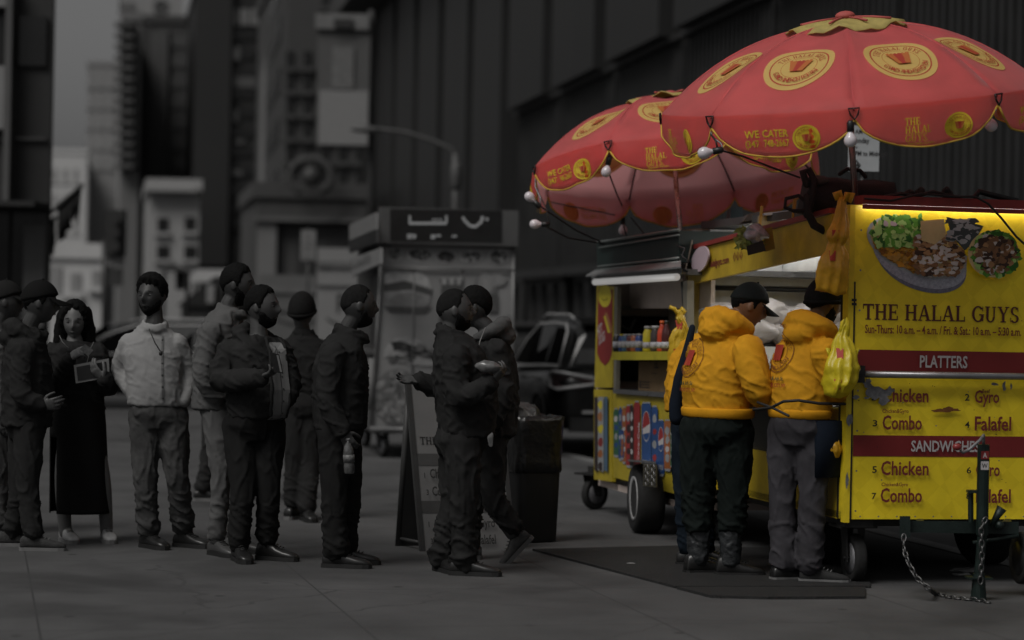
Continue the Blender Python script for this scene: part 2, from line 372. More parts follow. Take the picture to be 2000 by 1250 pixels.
# flags over the pavement
def flag(px, py, qx, qy, Y, label):
    t = thing('flag', label, 'flag', W(px, py, Y))
    bm = BM(); a, b = W(px, py, Y), W(qx, qy, Y); tube(bm, [a, b], .04, 8, True); obj('pole', bm, M('flag_pole', .06, .5), t, True, True)
    bm = BM(); d = (b - a); n = 8
    for i in range(n):
        f0, f1 = .35 + .65 * i / n, .35 + .65 * (i + 1) / n
        p0, p1 = a + d * f0, a + d * f1; l = .55 + .15 * sin(i)
        slab(bm, [p0, p1, p1 - V((.05 * sin(i + 1), 0, l)), p0 - V((.05 * sin(i), 0, l))], (0, 1, .0), .02 + .001 * i)
    obj('cloth', bm, M('dark_flag_cloth', .025, .9), t, True, True)
flag(88, 425, 160, 362, 40, 'dark flag on a slanted pole jutting from the left building')
flag(92, 440, 108, 425, 39, 'short drooping dark pennant just under the larger flag')
# distant towers, left to right
pale = M('haze_tint_pale_stone', .30, .9, var=.05, scale=.02)
building('pale_tower', 'tower tinted pale as haze against the sky at the end of the street', 'building', 164, 228, 128, 330, 40, M('hazier_stone', .19, .9, var=.03, scale=.02), [(172 + 20 * i, 150 + 40 * j, 180 + 20 * i, 170 + 40 * j) for i in range(3) for j in range(5)], M('haze_tint_glass', .2, .7))  # distance haze put into the wall and window colours
building('stepped_tower', 'low block tinted pale as haze in front of the farthest tower', 'building', 95, 165, 300, 300, 40, M('haze_tint_stone_b', .42, .9, var=.04, scale=.02), [(104 + 20 * i, 330 + 50 * j, 112 + 20 * i, 355 + 50 * j) for i in range(3) for j in range(3)], MATS['haze_tint_glass'])  # paled in its colour as well, standing for haze
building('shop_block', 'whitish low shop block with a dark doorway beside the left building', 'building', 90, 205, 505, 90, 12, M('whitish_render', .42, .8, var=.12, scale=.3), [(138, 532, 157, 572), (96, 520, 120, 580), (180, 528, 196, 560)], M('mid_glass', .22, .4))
t = building('balcony_tower', 'slim tower with stacked striped balconies left of the dark tower', 'building', 231, 266, 40, 150, 20, M('balcony_stone', .12, .8, scale=.2))
for k in range(14):
    fblock(t, 'balcony', 230, 48 + 21 * k, 266, 57 + 21 * k, 150, -1.2, M('balcony_front', .07, .7)); fblock(t, 'window', 236, 58 + 21 * k, 262, 66 + 21 * k, 150, -.1, glassm)
t = building('white_top_tower', 'white topped tower rising behind the slim balcony tower', 'building', 226, 345, -40, 240, 30, M('white_tower', .21, .8, var=.08, scale=.05))
for x in (236, 252, 300, 318): fblock(t, 'window', x, 4, x + 10, 18, 240, -.2, M('soft_glass', .11, .5))
for y in (0, 24): fblock(t, 'window', 304, y, 324, y + 14, 240, -.25, glassm)
t = building('grey_tower', 'plain grey tower with a paler vertical stripe behind the white house', 'building', 266, 386, 46, 170, 20, M('tower_grey', .036, .7, scale=.06))
fblock(t, 'pilaster', 296, 60, 324, 400, 170, -.4, M('tower_stripe', .05, .7, scale=.1)); fblock(t, 'pilaster', 268, 50, 292, 420, 170, -.3, M('tower_dark', .022, .6, scale=.1))
for j in range(8): fblock(t, 'window', 335, 70 + 40 * j, 378, 92 + 40 * j, 170, -.1, M('tower_glass', .06, .3))
t = building('white_house', 'small white house with four square windows at the street corner', 'building', 287, 386, 372, 120, 14, M('white_stucco', .25, .8, var=.08, scale=.2), [(308, 426, 329, 454), (361, 424, 382, 452), (307, 480, 331, 507), (360, 480, 384, 507)], glassd)
fblock(t, 'cornice', 284, 366, 388, 376, 120, -.8, MATS['white_stucco'])
for x in (288, 312): fblock(t, 'chimney', x, 350, x + 16, 372, 122, 1.0, MATS['white_stucco'])
t = building('black_tower', 'tall near black tower with a few lit windows left of centre', 'building', 385, 502, -60, 140, 26, M('near_black_cladding', .010, .5, scale=.06, var=.3))
fblock(t, 'pilaster', 386, -40, 446, 520, 140, -.6, M('black_tower_edge', .013, .5, scale=.05))
for x0, y0, x1, y1, m in [(452 + 19 * i, 18, 466 + 19 * i, 50, 'lit') for i in range(3)] + [(452, 92, 468, 118, 'lit'), (452, 150, 500, 172, 'dim'), (454, 215, 466, 240, 'dim'), (462, 272, 478, 282, 'dim'), (456, 332, 474, 344, 'dim')] + [(450, 60 + 38 * k, 500, 78 + 38 * k, 'drk') for k in range(11)]:
    fblock(t, 'window', x0, y0, x1, y1, 140, -.12 if m == 'drk' else -.2, {'lit': M('lit_window_tone', .14, .6), 'dim': M('dim_window_tone', .06, .6), 'drk': M('black_glass', .012, .2)}[m])  # light in the windows put into paler colours, nothing glows
# facade in perspective on the right of the black tower
t = thing('corner_building', 'grey corner building with a pale slanting side wall right of the black tower', 'building', W(500, 600, 112))
bm = BM(); a, b = W(500, 600, 116), W(552, 600, 104); hexa(bm, [V((a.x, a.y, -.2)), V((b.x, b.y, -.2)), V((b.x, b.y + 6, -.2)), V((a.x + 1, a.y + 6, -.2)), V((a.x, a.y, 13.5)), V((b.x, b.y, 17.8)), V((b.x, b.y + 6, 17.8)), V((a.x + 1, a.y + 6, 13.5))])
obj('wall', bm, M('side_wall_lit_tone', .15, .8, var=.2, scale=.15), t, world=True)  # light falling on this side is put into a paler wall colour
for k in range(7):
    bm = BM(); z = 2.5 + k * 2.1; slab(bm, [a + V((.25, -.28, z - a.z)), b + V((-.3, -.02, z + .4 * k * .5 - b.z)), b + V((-.3, -.02, z + 1.0 + .4 * k * .5 - b.z)), a + V((.25, -.28, z + .8 - a.z))], (-.7, -.7, 0), .1); obj('window', bm, glassm, t, world=True)
building('grey_block', 'grey office block with dark window columns behind the hanging banner', 'building', 552, 735, -80, 100, 20, M('block_grey', .045, .7, scale=.1, var=.25), [(560 + 34 * i, 100 + 46 * j, 574 + 34 * i, 132 + 46 * j) for i in range(5) for j in range(6)] + [(630, -30, 700, 15)], glassd)
t = building('old_theatre', 'low old building with a round ornament and arched openings under the banner', 'building', 498, 712, 388, 88, 10, M('old_stone', .05, .8, var=.3, scale=.3))
for x in (520, 580, 640): fblock(t, 'window', x, 470, x + 30, 560, 88, -.1, M('shop_glass', .03, .3))
fblock(t, 'cornice', 498, 424, 712, 436, 88, -.6, M('stone_band', .10, .8)); fblock(t, 'pilaster', 505, 430, 540, 560, 88, -.4, M('pale_pilaster', .14, .8, scale=.3))
bm = BM(); lathe(bm, [(.05, 0), (.28, .05), (.36, .12), (.36, .4)], W(607, 345, 86), V((0, 1, 0)), 24); obj('ornament', bm, M('ornament_iron', .03, .5), t, True, True)
bm = BM(); tube(bm, [W(607 + 40 * cos(k * pi / 10), 345 - 36 * sin(k * pi / 10), 87) for k in range(-3, 14)], .14, 10, True); obj('arch', bm, MATS['old_stone'], t, True, True)

# long ribbed building on the right
t = thing('ribbed_building', 'long dark office building with tall vertical ribs behind the food carts', 'building', (12, 40, -.2))
D2 = V((-.1752, .9845, 0)); N2 = V((-.9845, -.1752, 0)); X0 = 12.0
def FB(Y, off=0., z=0.): return V((X0 - .178 * Y, Y, z)) + N2 * off
bm = BM(); slab(bm, [FB(20, 0, -.2), FB(106, 0, -.2), FB(106, 0, 14.2), FB(20, 0, 14.2)], -N2, 10); obj('wall', bm, M('recess_black', .008, .7, scale=.3), t, world=True)
ys = [98.2 - 6.15 * k for k in range(12)]
ribm = M('rib_cladding', .015, .55, scale=.25, var=.22, stretch=(1, 1, .15))
for k, y in enumerate(ys):
    y0, y1 = y - 2.45, y + 2.45
    bm = BM(); zb = 7.3 if y < 66 else 2.9; slab(bm, [FB(y0, .003, zb), FB(y1, .003, zb), FB(y1, .003, 14), FB(y0, .003, 14)], N2, .9); obj('rib', bm, ribm, t, world=True, bevel=.12)
    if y < 66:
        bm = BM()
        for i in range(20):
            yy = y0 - .5 + 5.9 * i / 20; box(bm, FB(yy, .35, 5.0), (.09, .35, 4.6), (D2, N2))
        box(bm, FB(y, .3, 7.25), (6.1, .7, .12), (D2, N2)); box(bm, FB(y, .3, 2.75), (6.1, .7, .2), (D2, N2)); obj('louvre', bm, M('louvre_metal', .022, .5, var=.3, scale=1.), t, world=True)
    bm = BM(); box(bm, FB(y, .06, 1.3), (4.6, .1, 2.4), (D2, N2)); f = obj('window', bm, glassd, t, world=True)
    bm = BM(); [box(bm, FB(y + dx, .14, 1.3), (.12, .12, 2.5), (D2, N2)) for dx in (-2.3, -.8, .8, 2.3)]; box(bm, FB(y, .17, 2.6), (4.8, .14, .15), (D2, N2)); obj('frame', bm, M('shop_frame', .05, .5), f, world=True)
bm = BM(); slab(bm, [FB(20, -2, 14.2), FB(106, -2, 14.2), FB(106, 2.4, 14.2), FB(20, 2.4, 14.2)], Z, .9); obj('cornice', bm, M('soffit_grey', .05, .6, scale=.3), t, world=True)
bm = BM(); slab(bm, [FB(20, .2, 15.1), FB(106, .2, 15.1), FB(106, .2, 60), FB(20, .2, 60)], -N2, 12); obj('upper_wall', bm, M('upper_grey', .05, .7, scale=.2), t, world=True)

# ------------------------------------------------------------------ street furniture far off
t = thing('banner_sign', 'tall hanging street banner with a white lower half and boxed top', 'banner', W(670, 300, 62))
def sgn(x0, y0, x1, y1, Y, dep, m, name):
    p, q = W(x0, y0, Y), W(x1, y1, Y); c = (p + q) / 2; bm = BM(); box(bm, c, (abs(q.x - p.x), dep, abs(q.z - p.z))); return obj(name, bm, m, t, world=True)
sgn(622, 60, 720, 288, 62, .25, M('banner_grey', .075, .7, var=.1), 'panel'); sgn(624, 176, 718, 284, 61.84, .05, M('banner_white', .19, .7, var=.06), 'picture')
sgn(650, 92, 690, 174, 61.84, .06, M('banner_figure', .12, .7), 'picture'); sgn(618, 28, 722, 60, 62, .5, M('banner_box', .14, .6), 'header'); sgn(652, 36, 690, 54, 61.7, .04, M('banner_ink', .02, .6), 'lettering')
bm = BM(); tube(bm, [V((W(726, 600, 62.3).x, 62.3, -.13)), W(726, 20, 62.3)], .1, 10); obj('pole', bm, M('dark_steel', .05, .45, .6), t, True, True)
t = thing('street_lamp', 'slender grey street lamp with a long curved arm above the kiosk', 'street lamp', G(893, 760))
bm = BM(); tube(bm, [V((W(893, 600, 50).x, 50, -.13)), W(890, 420, 50), W(889, 300, 50)], [.10, .08, .07], 10)
tube(bm, [W(889, 305, 50), W(880, 290, 50), W(845, 275, 50), W(790, 258, 50), W(728, 250, 50)], [.06, .05, .045, .04, .035], 10, True); obj('pole', bm, M('lamp_steel', .07, .5), t, True, True)
bm = BM(); ball(bm, W(716, 253, 50), (.36, .12, .08)); obj('lamp_head', bm, M('lamp_steel', .07, .5), t, True, True)
bm = BM(); lathe(bm, [(.08, 0), (.12, .1), (.12, .5), (.08, .6)], W(890, 372, 50), Z, 12); obj('collar', bm, M('lamp_steel', .07, .5), t, True, True)
def text_sign(name, label, cat, x0, y0, x1, y1, Y, lines, gm, im, post, dep=.02, head=None):
    t = thing(name, label, cat, G((x0 + x1) / 2, 625 + 6840 / Y) if post else W(x0, y1, Y))
    p, q = W(x0, y1, Y), W(x1, y0, Y); c = (p + q) / 2; bm = BM(); box(bm, c, (q.x - p.x, dep, q.z - p.z)); obj('panel', bm, gm, t, world=True, bevel=.004)
    P = Print(); wd, ht = q.x - p.x, q.z - p.z
    for tx, fy, fh, al in lines: P.text(tx, wd * (.08 if al == 'l' else .5), ht * fy, ht * fh, .8, 0, al)
    if head: P.rect(wd * head[0], ht * head[1], wd * head[2], ht * head[3])
    P.build('lettering', planar(V((p.x, Y - dep / 2, p.z)), V((1, 0, 0)), Z, V((0, -1, 0))), [im], t, off=.002)
    if post:
        bm = BM(); x = c.x + .0; tube(bm, [V((x, Y + .05, -.13)), V((x, Y + .05, q.z + .05))], .03, 8); obj('post', bm, M('dark_steel', .05, .45, .6), t, True, True)
    return t
white_s = M('sign_white', .17, .6, var=.08); ink = M('sign_ink', .02, .6, var=0); sgrey = M('sign_grey_ink', .07, .6, var=0)
text_sign('parking_sign', 'small white parking sign on a post in front of the old building', 'sign', 587, 450, 617, 508, 48, [('NO', .72, .12, 'c'), ('STANDING', .55, .07, 'c'), ('EXCEPT', .42, .07, 'c'), ('TRUCKS', .28, .07, 'c')], white_s, sgrey, True, head=(.1, .08, .85, .13))
t = thing('traffic_signal', 'dark traffic signal post with a white plate left of the striped tower', 'traffic light', G(212, 840))
bm = BM(); tube(bm, [V((W(205, 600, 60).x, 60, -.13)), W(203, 470, 60)], .06, 8); obj('pole', bm, M('dark_steel', .05), t, True, True)
bm = BM(); p = W(226, 455, 60); box(bm, p, (.5, .35, 1.2)); [lathe(bm, [(.15, 0), (.17, .2)], p + V((0, -.18, dz)), V((0, -1, 0)), 12) for dz in (-.35, 0, .35)]; obj('signal_head', bm, M('signal_black', .02), t, world=True, bevel=.02)
bm = BM(); p, q = W(208, 520, 60), W(243, 485, 60); box(bm, (p + q) / 2, (q.x - p.x, .05, q.z - p.z)); obj('plate', bm, white_s, t, world=True)
bm = BM(); p, q = W(212, 558, 60), W(240, 524, 60); box(bm, (p + q) / 2, (q.x - p.x, .08, q.z - p.z)); obj('plate', bm, M('dark_plate', .03), t, world=True)
# peaked tent and awning behind the queue
t = thing('gazebo', 'dark gazebo with a peaked roof behind the grey suited man', 'gazebo', G(360, 770))
bm = BM(); Y = 60; a = W(340, 520, Y); hw = .35
pk = W(342, 515, Y + 1); base = [W(320, 530, Y), W(365, 530, Y), W(368, 530, Y + 2), W(322, 530, Y + 2)]
vs = [bm.verts.new(p) for p in base]; vp = bm.verts.new(pk); [bm.faces.new([vs[i], vs[(i + 1) % 4], vp]) for i in range(4)]; bm.faces.new(vs[::-1]); obj('roof', bm, M('tent_black', .015, .9), t, world=True)
for p in base:
    bm = BM(); tube(bm, [V((p.x, p.y, -.13)), p], .04, 6); obj('leg', bm, M('dark_steel', .05), t, world=True)
bm = BM(); slab(bm, [W(343, 530, Y + .3), W(366, 530, Y + .3), W(366, 566, Y + .3), W(343, 566, Y + .3)], (0, 1, 0), .05); obj('side_cloth', bm, MATS['tent_black'], t, world=True)
t = thing('awning_stall', 'dark sloping awning of a stall with a white panel behind the queue', 'stall', G(420, 720))
bm = BM(); Y = 70; slab(bm, [W(345, 597, Y), W(420, 540, Y), W(470, 540, Y), W(470, 600, Y)], (0, 1, 0), 2.5); obj('awning', bm, MATS['tent_black'], t, world=True)
bm = BM(); p, q = W(404, 592, Y - .1), W(419, 556, Y - .1); box(bm, (p + q) / 2, (q.x - p.x, .1, q.z - p.z)); obj('panel', bm, M('stall_panel_white', .2, .6), t, world=True)  # plain white panel
bm = BM(); p, q = W(350, 700, Y), W(470, 597, Y); box(bm, (p + q) / 2 + V((0, 1.4, 0)), (q.x - p.x, 2.4, q.z - p.z)); obj('counter', bm, M('stall_grey', .05, .7), t, world=True)
t = thing('white_canopy', 'long white shop canopy below the white house', 'awning', W(380, 545, 100))
bm = BM(); slab(bm, [W(372, 552, 100), W(520, 545, 100), W(520, 528, 101), W(386, 526, 101), W(372, 540, 101)], (0, 1, 0), 2); obj('canopy', bm, M('canopy_white', .2, .7, var=.1), t, world=True)
for x in (380, 515): bm = BM(); tube(bm, [W(x, 552, 100.2), V((W(x, 552, 100.2).x, 100.2, -.13))], .06, 6); obj('post', bm, MATS['dark_steel'], t, world=True)
# ------------------------------------------------------------------ vehicles (local: +y forward, x across, z up, origin on the ground at the rear bumper's centre)
rubber = M('tyre_rubber', .012, .85, var=.3, scale=30, bump=.3); rimm = M('alloy', .16, .35, .7, var=.2); chrome = M('chrome', .35, .18, 1., var=.1)
def wheel(name, c, axis, R, wd, parent, rim=None, plain=False):
    axis = V(axis).normalized()
    bm = BM(); lathe(bm, [(R * .62, -wd / 2 + .01), (R * .9, -wd / 2), (R * .98, -wd * .38), (R, -wd * .2), (R, wd * .2), (R * .98, wd * .38), (R * .9, wd / 2), (R * .62, wd / 2 - .01)], c, axis, 28)
    wo = obj(name, bm, rubber, parent, True, True)
    bm = BM(); lathe(bm, [(.001, wd * .32), (R * .16, wd * .34), (R * .2, wd * .22), (R * .5, wd * (.42 if plain else .3)), (R * .56, wd * .46), (R * .64, wd * .49), (R * .64, -wd * .45), (.001, -wd * .4)], c, axis, 28)
    x, y = frame_of(axis)
    for k in range(0 if plain else 8):
        a = 2 * pi * k / 8; d = x * cos(a) + y * sin(a); tube(bm, [V(c) + axis * wd * .36 + d * R * .12, V(c) + axis * wd * .40 + d * R * .58], [R * .05, R * .07], 6)
    obj('rim', bm, rim or rimm, wo, True, True); return wo
def car(name, label, cat, loc, rz, paint, Hh=1.62, L=4.6, Wd=1.86, group=None, boxy=True):
    t = thing(name, label, cat, loc, rz, group)
    # body: stations along y; (y, z bottom, z shoulder, half width)
    st = [(0, .42, .95, .62), (.04, .36, 1.0, .80), (.16, .32, 1.06, .89), (.6, .30, 1.07, .92), (1.5, .28, 1.04, .93), (2.6, .28, 1.0, .93), (3.4, .29, .98, .92), (4.0, .31, .92, .88), (4.4, .34, .84, .78), (4.58, .40, .70, .60)]
    bm = BM(); k = Hh / 1.62
    loft(bm, [(V((0, y * L / 4.6, (zb + zs) / 2 * k)), V((hw * Wd / 1.86, 0, 0)), V((0, 0, (zs - zb) / 2 * k))) for y, zb, zs, hw in st], 32, 4.5)
    body = obj('body', bm, paint, t, True)
    # greenhouse
    gl = [(.10, 1.02, 1.06, .74, .72), (.22, 1.02, 1.46, .76, .60), (.36, 1.02, 1.57, .78, .62), (.9, 1.02, 1.61, .80, .65), (1.8, 1.0, 1.62, .81, .66), (2.45, .98, 1.55, .80, .63), (3.0, .96, 1.24, .78, .62), (3.35, .94, .99, .74, .62)]
    bm = BM(); rings = []
    for y, zb, zt, wb, wt in gl:
        y *= L / 4.6; zb *= k; zt *= k
        pts = [(-wb, zb), (-wt - .01, zt - .09 * k if zt - zb > .12 else zt - .01), (-wt + .1, zt), (wt - .1, zt), (wt + .01, zt - .09 * k if zt - zb > .12 else zt - .01), (wb, zb)]
        rings.append([bm.verts.new((x * Wd / 1.86, y, z)) for x, z in pts])
    for a, b in zip(rings, rings[1:]):
        for i in range(6): bm.faces.new([a[i], a[(i + 1) % 6], b[(i + 1) % 6], b[i]])
    bm.faces.new(rings[0]); bm.faces.new(rings[-1][::-1]); obj('cabin', bm, paint, t, False, bevel=.02)
    gls = M('car_glass', .0045, .5, var=.2, spec=.0); trim = M('bright_trim', .30, .4, .2)
    for sx in (-1, 1):
        def side(y, z):
            f = (z / k - 1.0) / .53; return V((sx * (.795 - .155 * f + .012) * Wd / 1.86, y * L / 4.6, z))
        for q in ([(.42, 1.08), (1.12, 1.07), (1.12, 1.5), (.62, 1.49), (.5, 1.42)], [(1.2, 1.07), (2.05, 1.05), (2.05, 1.5), (1.2, 1.51)], [(2.13, 1.05), (2.95, 1.03), (2.6, 1.28), (2.3, 1.46), (2.13, 1.49)]):
            bm = BM(); slab(bm, [side(y, z * k) for y, z in q], (sx, 0, .2), .008); obj('window', bm, gls, t)
        bm = BM(); tube(bm, [side(y, z * k) + V((sx * .01, 0, 0)) for y, z in ((.36, 1.06), (.46, 1.45), (.62, 1.53), (1.2, 1.545), (2.1, 1.53), (2.6, 1.34), (3.0, 1.05))], .017, 6); tube(bm, [side(y, z * k) + V((sx * .01, 0, 0)) for y, z in ((.36, 1.05), (1.2, 1.04), (3.0, 1.0))], .02, 6); obj('trim', bm, trim, t, True)
        bm = BM(); tube(bm, [(sx * .6, .5, 1.60 * k), (sx * .6, .75, 1.645 * k), (sx * .6, 2.0, 1.65 * k), (sx * .6, 2.25, 1.60 * k)], .014, 8); obj('roof_rail', bm, trim, t, True)
        for y in (1.05, 2.05):
            bm = BM(); box(bm, (sx * .937 * Wd / 1.86, y, .9 * k), (.03, .2, .035)); obj('handle', bm, trim, t, bevel=.01)
        bm = BM(); ball(bm, (sx * 1.02, 2.85, 1.06 * k), (.1, .07, .08)); obj('mirror', bm, paint, t, True)
        # tail light
        lm = M('tail_light', (.045, .03, .03), .15, var=.2)
        bm = BM(); q = [V((sx * .915, .28, .98 * k)), V((sx * .90, .10, 1.0 * k)), V((sx * .45, -.015, .93 * k)), V((sx * .45, -.015, .86 * k)), V((sx * .86, .06, .80 * k)), V((sx * .912, .22, .82 * k))]; slab(bm, q, (sx * .6, -.8, 0), .03); lt = obj('tail_light', bm, lm, t)
        bm = BM(); tube(bm, [p + V((sx * .025, -.03, 0)) for p in q], .02, 6, closed=True); obj('rim', bm, trim, lt, True)
        bm = BM(); slab(bm, [V((sx * .6, -.0, .56 * k)), V((sx * .3, -.02, .56 * k)), V((sx * .3, -.02, .53 * k)), V((sx * .6, 0, .53 * k))], (0, -1, 0), .03); obj('reflector', bm, trim, t)
        bm = BM(); ball(bm, (sx * .62, 4.47 * L / 4.6, .66 * k), (.16, .08, .08)); obj('headlight', bm, M('headlamp', .3, .1), t, True)
        for y in (.86, 3.72):
            wheel('wheel', origin(t) + (Matrix.Rotation(rz, 3, 'Z') @ V((sx * .84, y * L / 4.6, .34))), Matrix.Rotation(rz, 3, 'Z') @ V((sx, 0, 0)), .34, .23, t) if False else None
            bm = BM(); c = V((sx * .83, y * L / 4.6, .345)); ax = V((sx, 0, 0)); R = .345; wd = .24
            lathe(bm, [(R * .6, -wd / 2), (R * .92, -wd / 2), (R, -wd * .3), (R, wd * .3), (R * .92, wd / 2), (R * .6, wd / 2)], c, ax, 26); wo = obj('wheel', bm, rubber, t, True)
            bm = BM(); lathe(bm, [(.01, wd * .4), (R * .5, wd * .42), (R * .66, wd * .5), (R * .66, -wd * .4), (.01, -wd * .4)], c, ax, 26); obj('rim', bm, rimm, wo, True)
            bm = BM(); tube(bm, [c + V((sx * .1, .4 * cos(a), .4 * sin(a))) for a in [pi * i / 10 for i in range(11)]], .03, 6); obj('wheel_arch', bm, M('black_trim', .015, .5), t, True)
    bm = BM(); slab(bm, [V((-.66, .10, 1.08 * k)), V((.66, .10, 1.08 * k)), V((.56, .27, 1.45 * k)), V((-.56, .27, 1.45 * k))], (0, -1, .35), .02); obj('rear_window', bm, M('rear_glass', .03, .15, spec=.4), t)
    bm = BM(); slab(bm, [V((-.6, .34, 1.585 * k)), V((.6, .34, 1.585 * k)), V((.6, .12, 1.53 * k)), V((-.6, .12, 1.53 * k))], Z, .03); obj('spoiler', bm, paint, t, bevel=.01)
    bm = BM(); slab(bm, [V((-.62, 2.62, 1.50 * k)), V((.62, 2.62, 1.50 * k)), V((.7, 3.2, 1.10 * k)), V((-.7, 3.2, 1.10 * k))], (0, 1, .8), .02); obj('windscreen', bm, gls, t)
    bm = BM(); box(bm, (0, -.03, .70 * k), (.52, .03, .13)); obj('number_plate', bm, M('plate_white', .22, .5), t, bevel=.004)
    bm = BM(); box(bm, (0, -.02, .40 * k), (1.5, .1, .16)); obj('bumper', bm, M('black_trim', .015, .5), t, bevel=.03)
    bm = BM(); box(bm, (0, -.05, .79 * k), (.9, .03, .03)); obj('trim', bm, trim, t)
    return t
blackp = M('black_car_paint', .006, .3, coat=.12, spec=.3, var=.05); greyp = M('grey_car_paint', .03, .35, coat=.1, var=.05)
rzc = radians(11)
p = W(1085, 620, 26)
ca = V((cos(rzc), sin(rzc), 0))
car('parked_car', 'black car with bright window trim parked behind the drinks cart', 'car', V((p.x, 26, -.05)) + ca * .93, rzc, blackp, Hh=1.62, group='cars parked along the kerb')
p = W(930, 620, 36)
car('parked_car', 'dark grey car parked ahead of the black one, mostly hidden by the kiosk', 'car', V((p.x, 36, -.05)) + ca * 1.2, rzc, greyp, Hh=1.55, group='cars parked along the kerb')
p = W(165, 620, 33)
car('parked_car', 'dark low car seen side on between the woman and the man in white', 'car', V((p.x + 2.3, 37.2, -.05)), radians(88), M('charcoal_car_paint', .02, .25, coat=.5), Hh=1.45, group='cars parked along the kerb')
# box trucks
def truck(label, px0, px1, pyt, Y, paint, lett, rz=.0):
    a, b = W(px0, 600, Y), W(px1, 600, Y); wd = b.x - a.x; zt = W((px0 + px1) / 2, pyt, Y).z; c = V(((a.x + b.x) / 2, Y, -.05))
    t = thing('box_truck', label, 'truck', c, 0, 'trucks standing in the street')
    bm = BM(); box(bm, c + V((0, 2.6, (zt + .75) / 2 + .1)), (wd, 5.2, zt - .65)); bd = obj('cargo_box', bm, paint, t, world=True, bevel=.06)
    bm = BM(); box(bm, c + V((0, -.02, zt - .22)), (wd * 1.0, .08, .14)); box(bm, c + V((0, -.02, zt - .7)), (wd * .98, .06, .04)); obj('header', bm, M('truck_trim', .12, .5), t, world=True)
    bm = BM(); box(bm, c + V((0, -.05, .72)), (wd, .2, .18)); obj('bumper', bm, MATS['dark_steel'], t, world=True)
    bm = BM(); box(bm, c + V((0, 6.1, 1.35)), (wd * .9, 1.7, 1.9)); obj('cab', bm, paint, t, world=True, bevel=.15)
    for sx in (-1, 1):
        bm = BM(); box(bm, c + V((sx * wd * .42, -.08, .95)), (.18, .06, .14)); obj('tail_light', bm, M('tail_light', .04), t, world=True)
        for y in (1.0, 5.8): wheel('wheel', c + V((sx * wd * .40, y, .45)), (sx, 0, 0), .45, .28, t)
    P = Print()
    for tx, x, z, h, xs in lett: P.text(tx, x, z, h, xs, 0)
    P.p += [([(-.28 * wd + wd * .9 * i / 16, 1.55 - .16 * sin(pi * i / 16)), (-.28 * wd + wd * .9 * (i + 1) / 16, 1.55 - .16 * sin(pi * (i + 1) / 16)), (-.28 * wd + wd * .9 * (i + 1) / 16, 1.50 - .2 * sin(pi * (i + 1) / 16)), (-.28 * wd + wd * .9 * i / 16, 1.5 - .2 * sin(pi * i / 16))], 0, .001) for i in range(16)]
    P.build('lettering', planar(c, V((1, 0, 0)), Z, V((0, -1, 0))), [M('truck_ink', .03, .5)], t, off=.004)
truck('white box truck with a big dark R and swoosh on its back beside the kiosk', 618, 706, 493, 52, M('truck_white', .2, .5, var=.1, scale=.4), [('Ry', -.05, 1.66, .42, .9), ('.com', -.45, 2.62, .1, .9)])
truck('grey box truck with dark lettering standing left of the white truck', 505, 616, 545, 56, M('truck_grey', .1, .5, var=.12, scale=.4), [('5 N', .45, 1.75, .34, .8)])
# ------------------------------------------------------------------ shared paints
yel = M('yellow_panel', (.58, .43, .018), .45, var=.12, scale=3, bump=.05, bscale=12)
yel2 = M('yellow_side_panel', (.56, .40, .018), .5, var=.18, scale=4, bump=.08, bscale=14)
redb = M('red_band', (.17, .016, .016), .5, var=.1, scale=4); redl = M('red_letter', (.16, .022, .02), .6, var=0); blk = M('black_ink', .012, .6, var=0)
maro = M('maroon_letter', (.085, .018, .018), .6, var=0); whl = M('white_letter', (.42, .40, .40), .6, var=0)
steel = M('brushed_steel', (.42, .42, .43), .3, .9, var=.15, scale=5); dsteel = M('cart_dark_steel', .03, .45, .5, var=.3, scale=9, bump=.2)
alu = M('aluminium', (.30, .30, .31), .35, .8, var=.2); blackpl = M('black_plastic', .012, .4); gal = M('bare_metal', (.20, .20, .21), .5, .5, var=.4, scale=30)
tubew = M('lamp_tube', (.8, .8, .78), .4, var=0, emit=(1, .98, .93, 9.0))
# ------------------------------------------------------------------ near cart
NC = -SD; NS = -E1
def PE(px, py, d=0.): return on_plane(px, py, O1 + NC * d, SD)
def az(px, py): p = PE(px, py); return ((p - O1).dot(E1), p.z)
def PS(px, py, d=0.): return on_plane(px, py, O1 + NS * d, E1)
def L1(a, s, z): return O1 + E1 * a + SD * s + V((0, 0, z))
def qbox(bm, a0, a1, s0, s1, z0, z1, mi=0):
    box(bm, L1((a0 + a1) / 2, (s0 + s1) / 2, (z0 + z1) / 2), (a1 - a0, s1 - s0, z1 - z0), (E1, SD), mi)
cart = thing('food_cart', 'yellow food cart with printed menu on its end panel and red trim', 'food cart', O1, 0)
def part(name, bm, m, par=cart, smooth=False, bevel=0.): return obj(name, bm, m, par, smooth, True, bevel)
# diamond pattern printed on the end panel
ym = M('yellow_end_panel', (.80, .61, .022), .42, var=.16, scale=2.2, bump=.35, bscale=3.5); n_ = ym.node_tree
mp = n_.nodes.new('ShaderNodeMapping'); mp.inputs['Rotation'].default_value = (0, radians(45), TH); mp.inputs['Scale'].default_value = (1, 1, 1)
ck = n_.nodes.new('ShaderNodeTexChecker'); ck.inputs['Scale'].default_value = 9; ck.inputs[1].default_value = (1, 1, 1, 1); ck.inputs[2].default_value = (.93, .92, .85, 1)
mx = n_.nodes.new('ShaderNodeMix'); mx.data_type = 'RGBA'; mx.blend_type = 'MULTIPLY'; mx.inputs[0].default_value = 1
n_.links.new(n_.nodes['Texture Coordinate'].outputs['Object'], mp.inputs[0]); n_.links.new(mp.outputs[0], ck.inputs[0]); n_.links.new(n_.nodes['Principled BSDF'].inputs['Base Color'].links[0].from_socket, mx.inputs[6]); n_.links.new(ck.outputs[0], mx.inputs[7]); n_.links.new(mx.outputs[2], n_.nodes['Principled BSDF'].inputs['Base Color'])
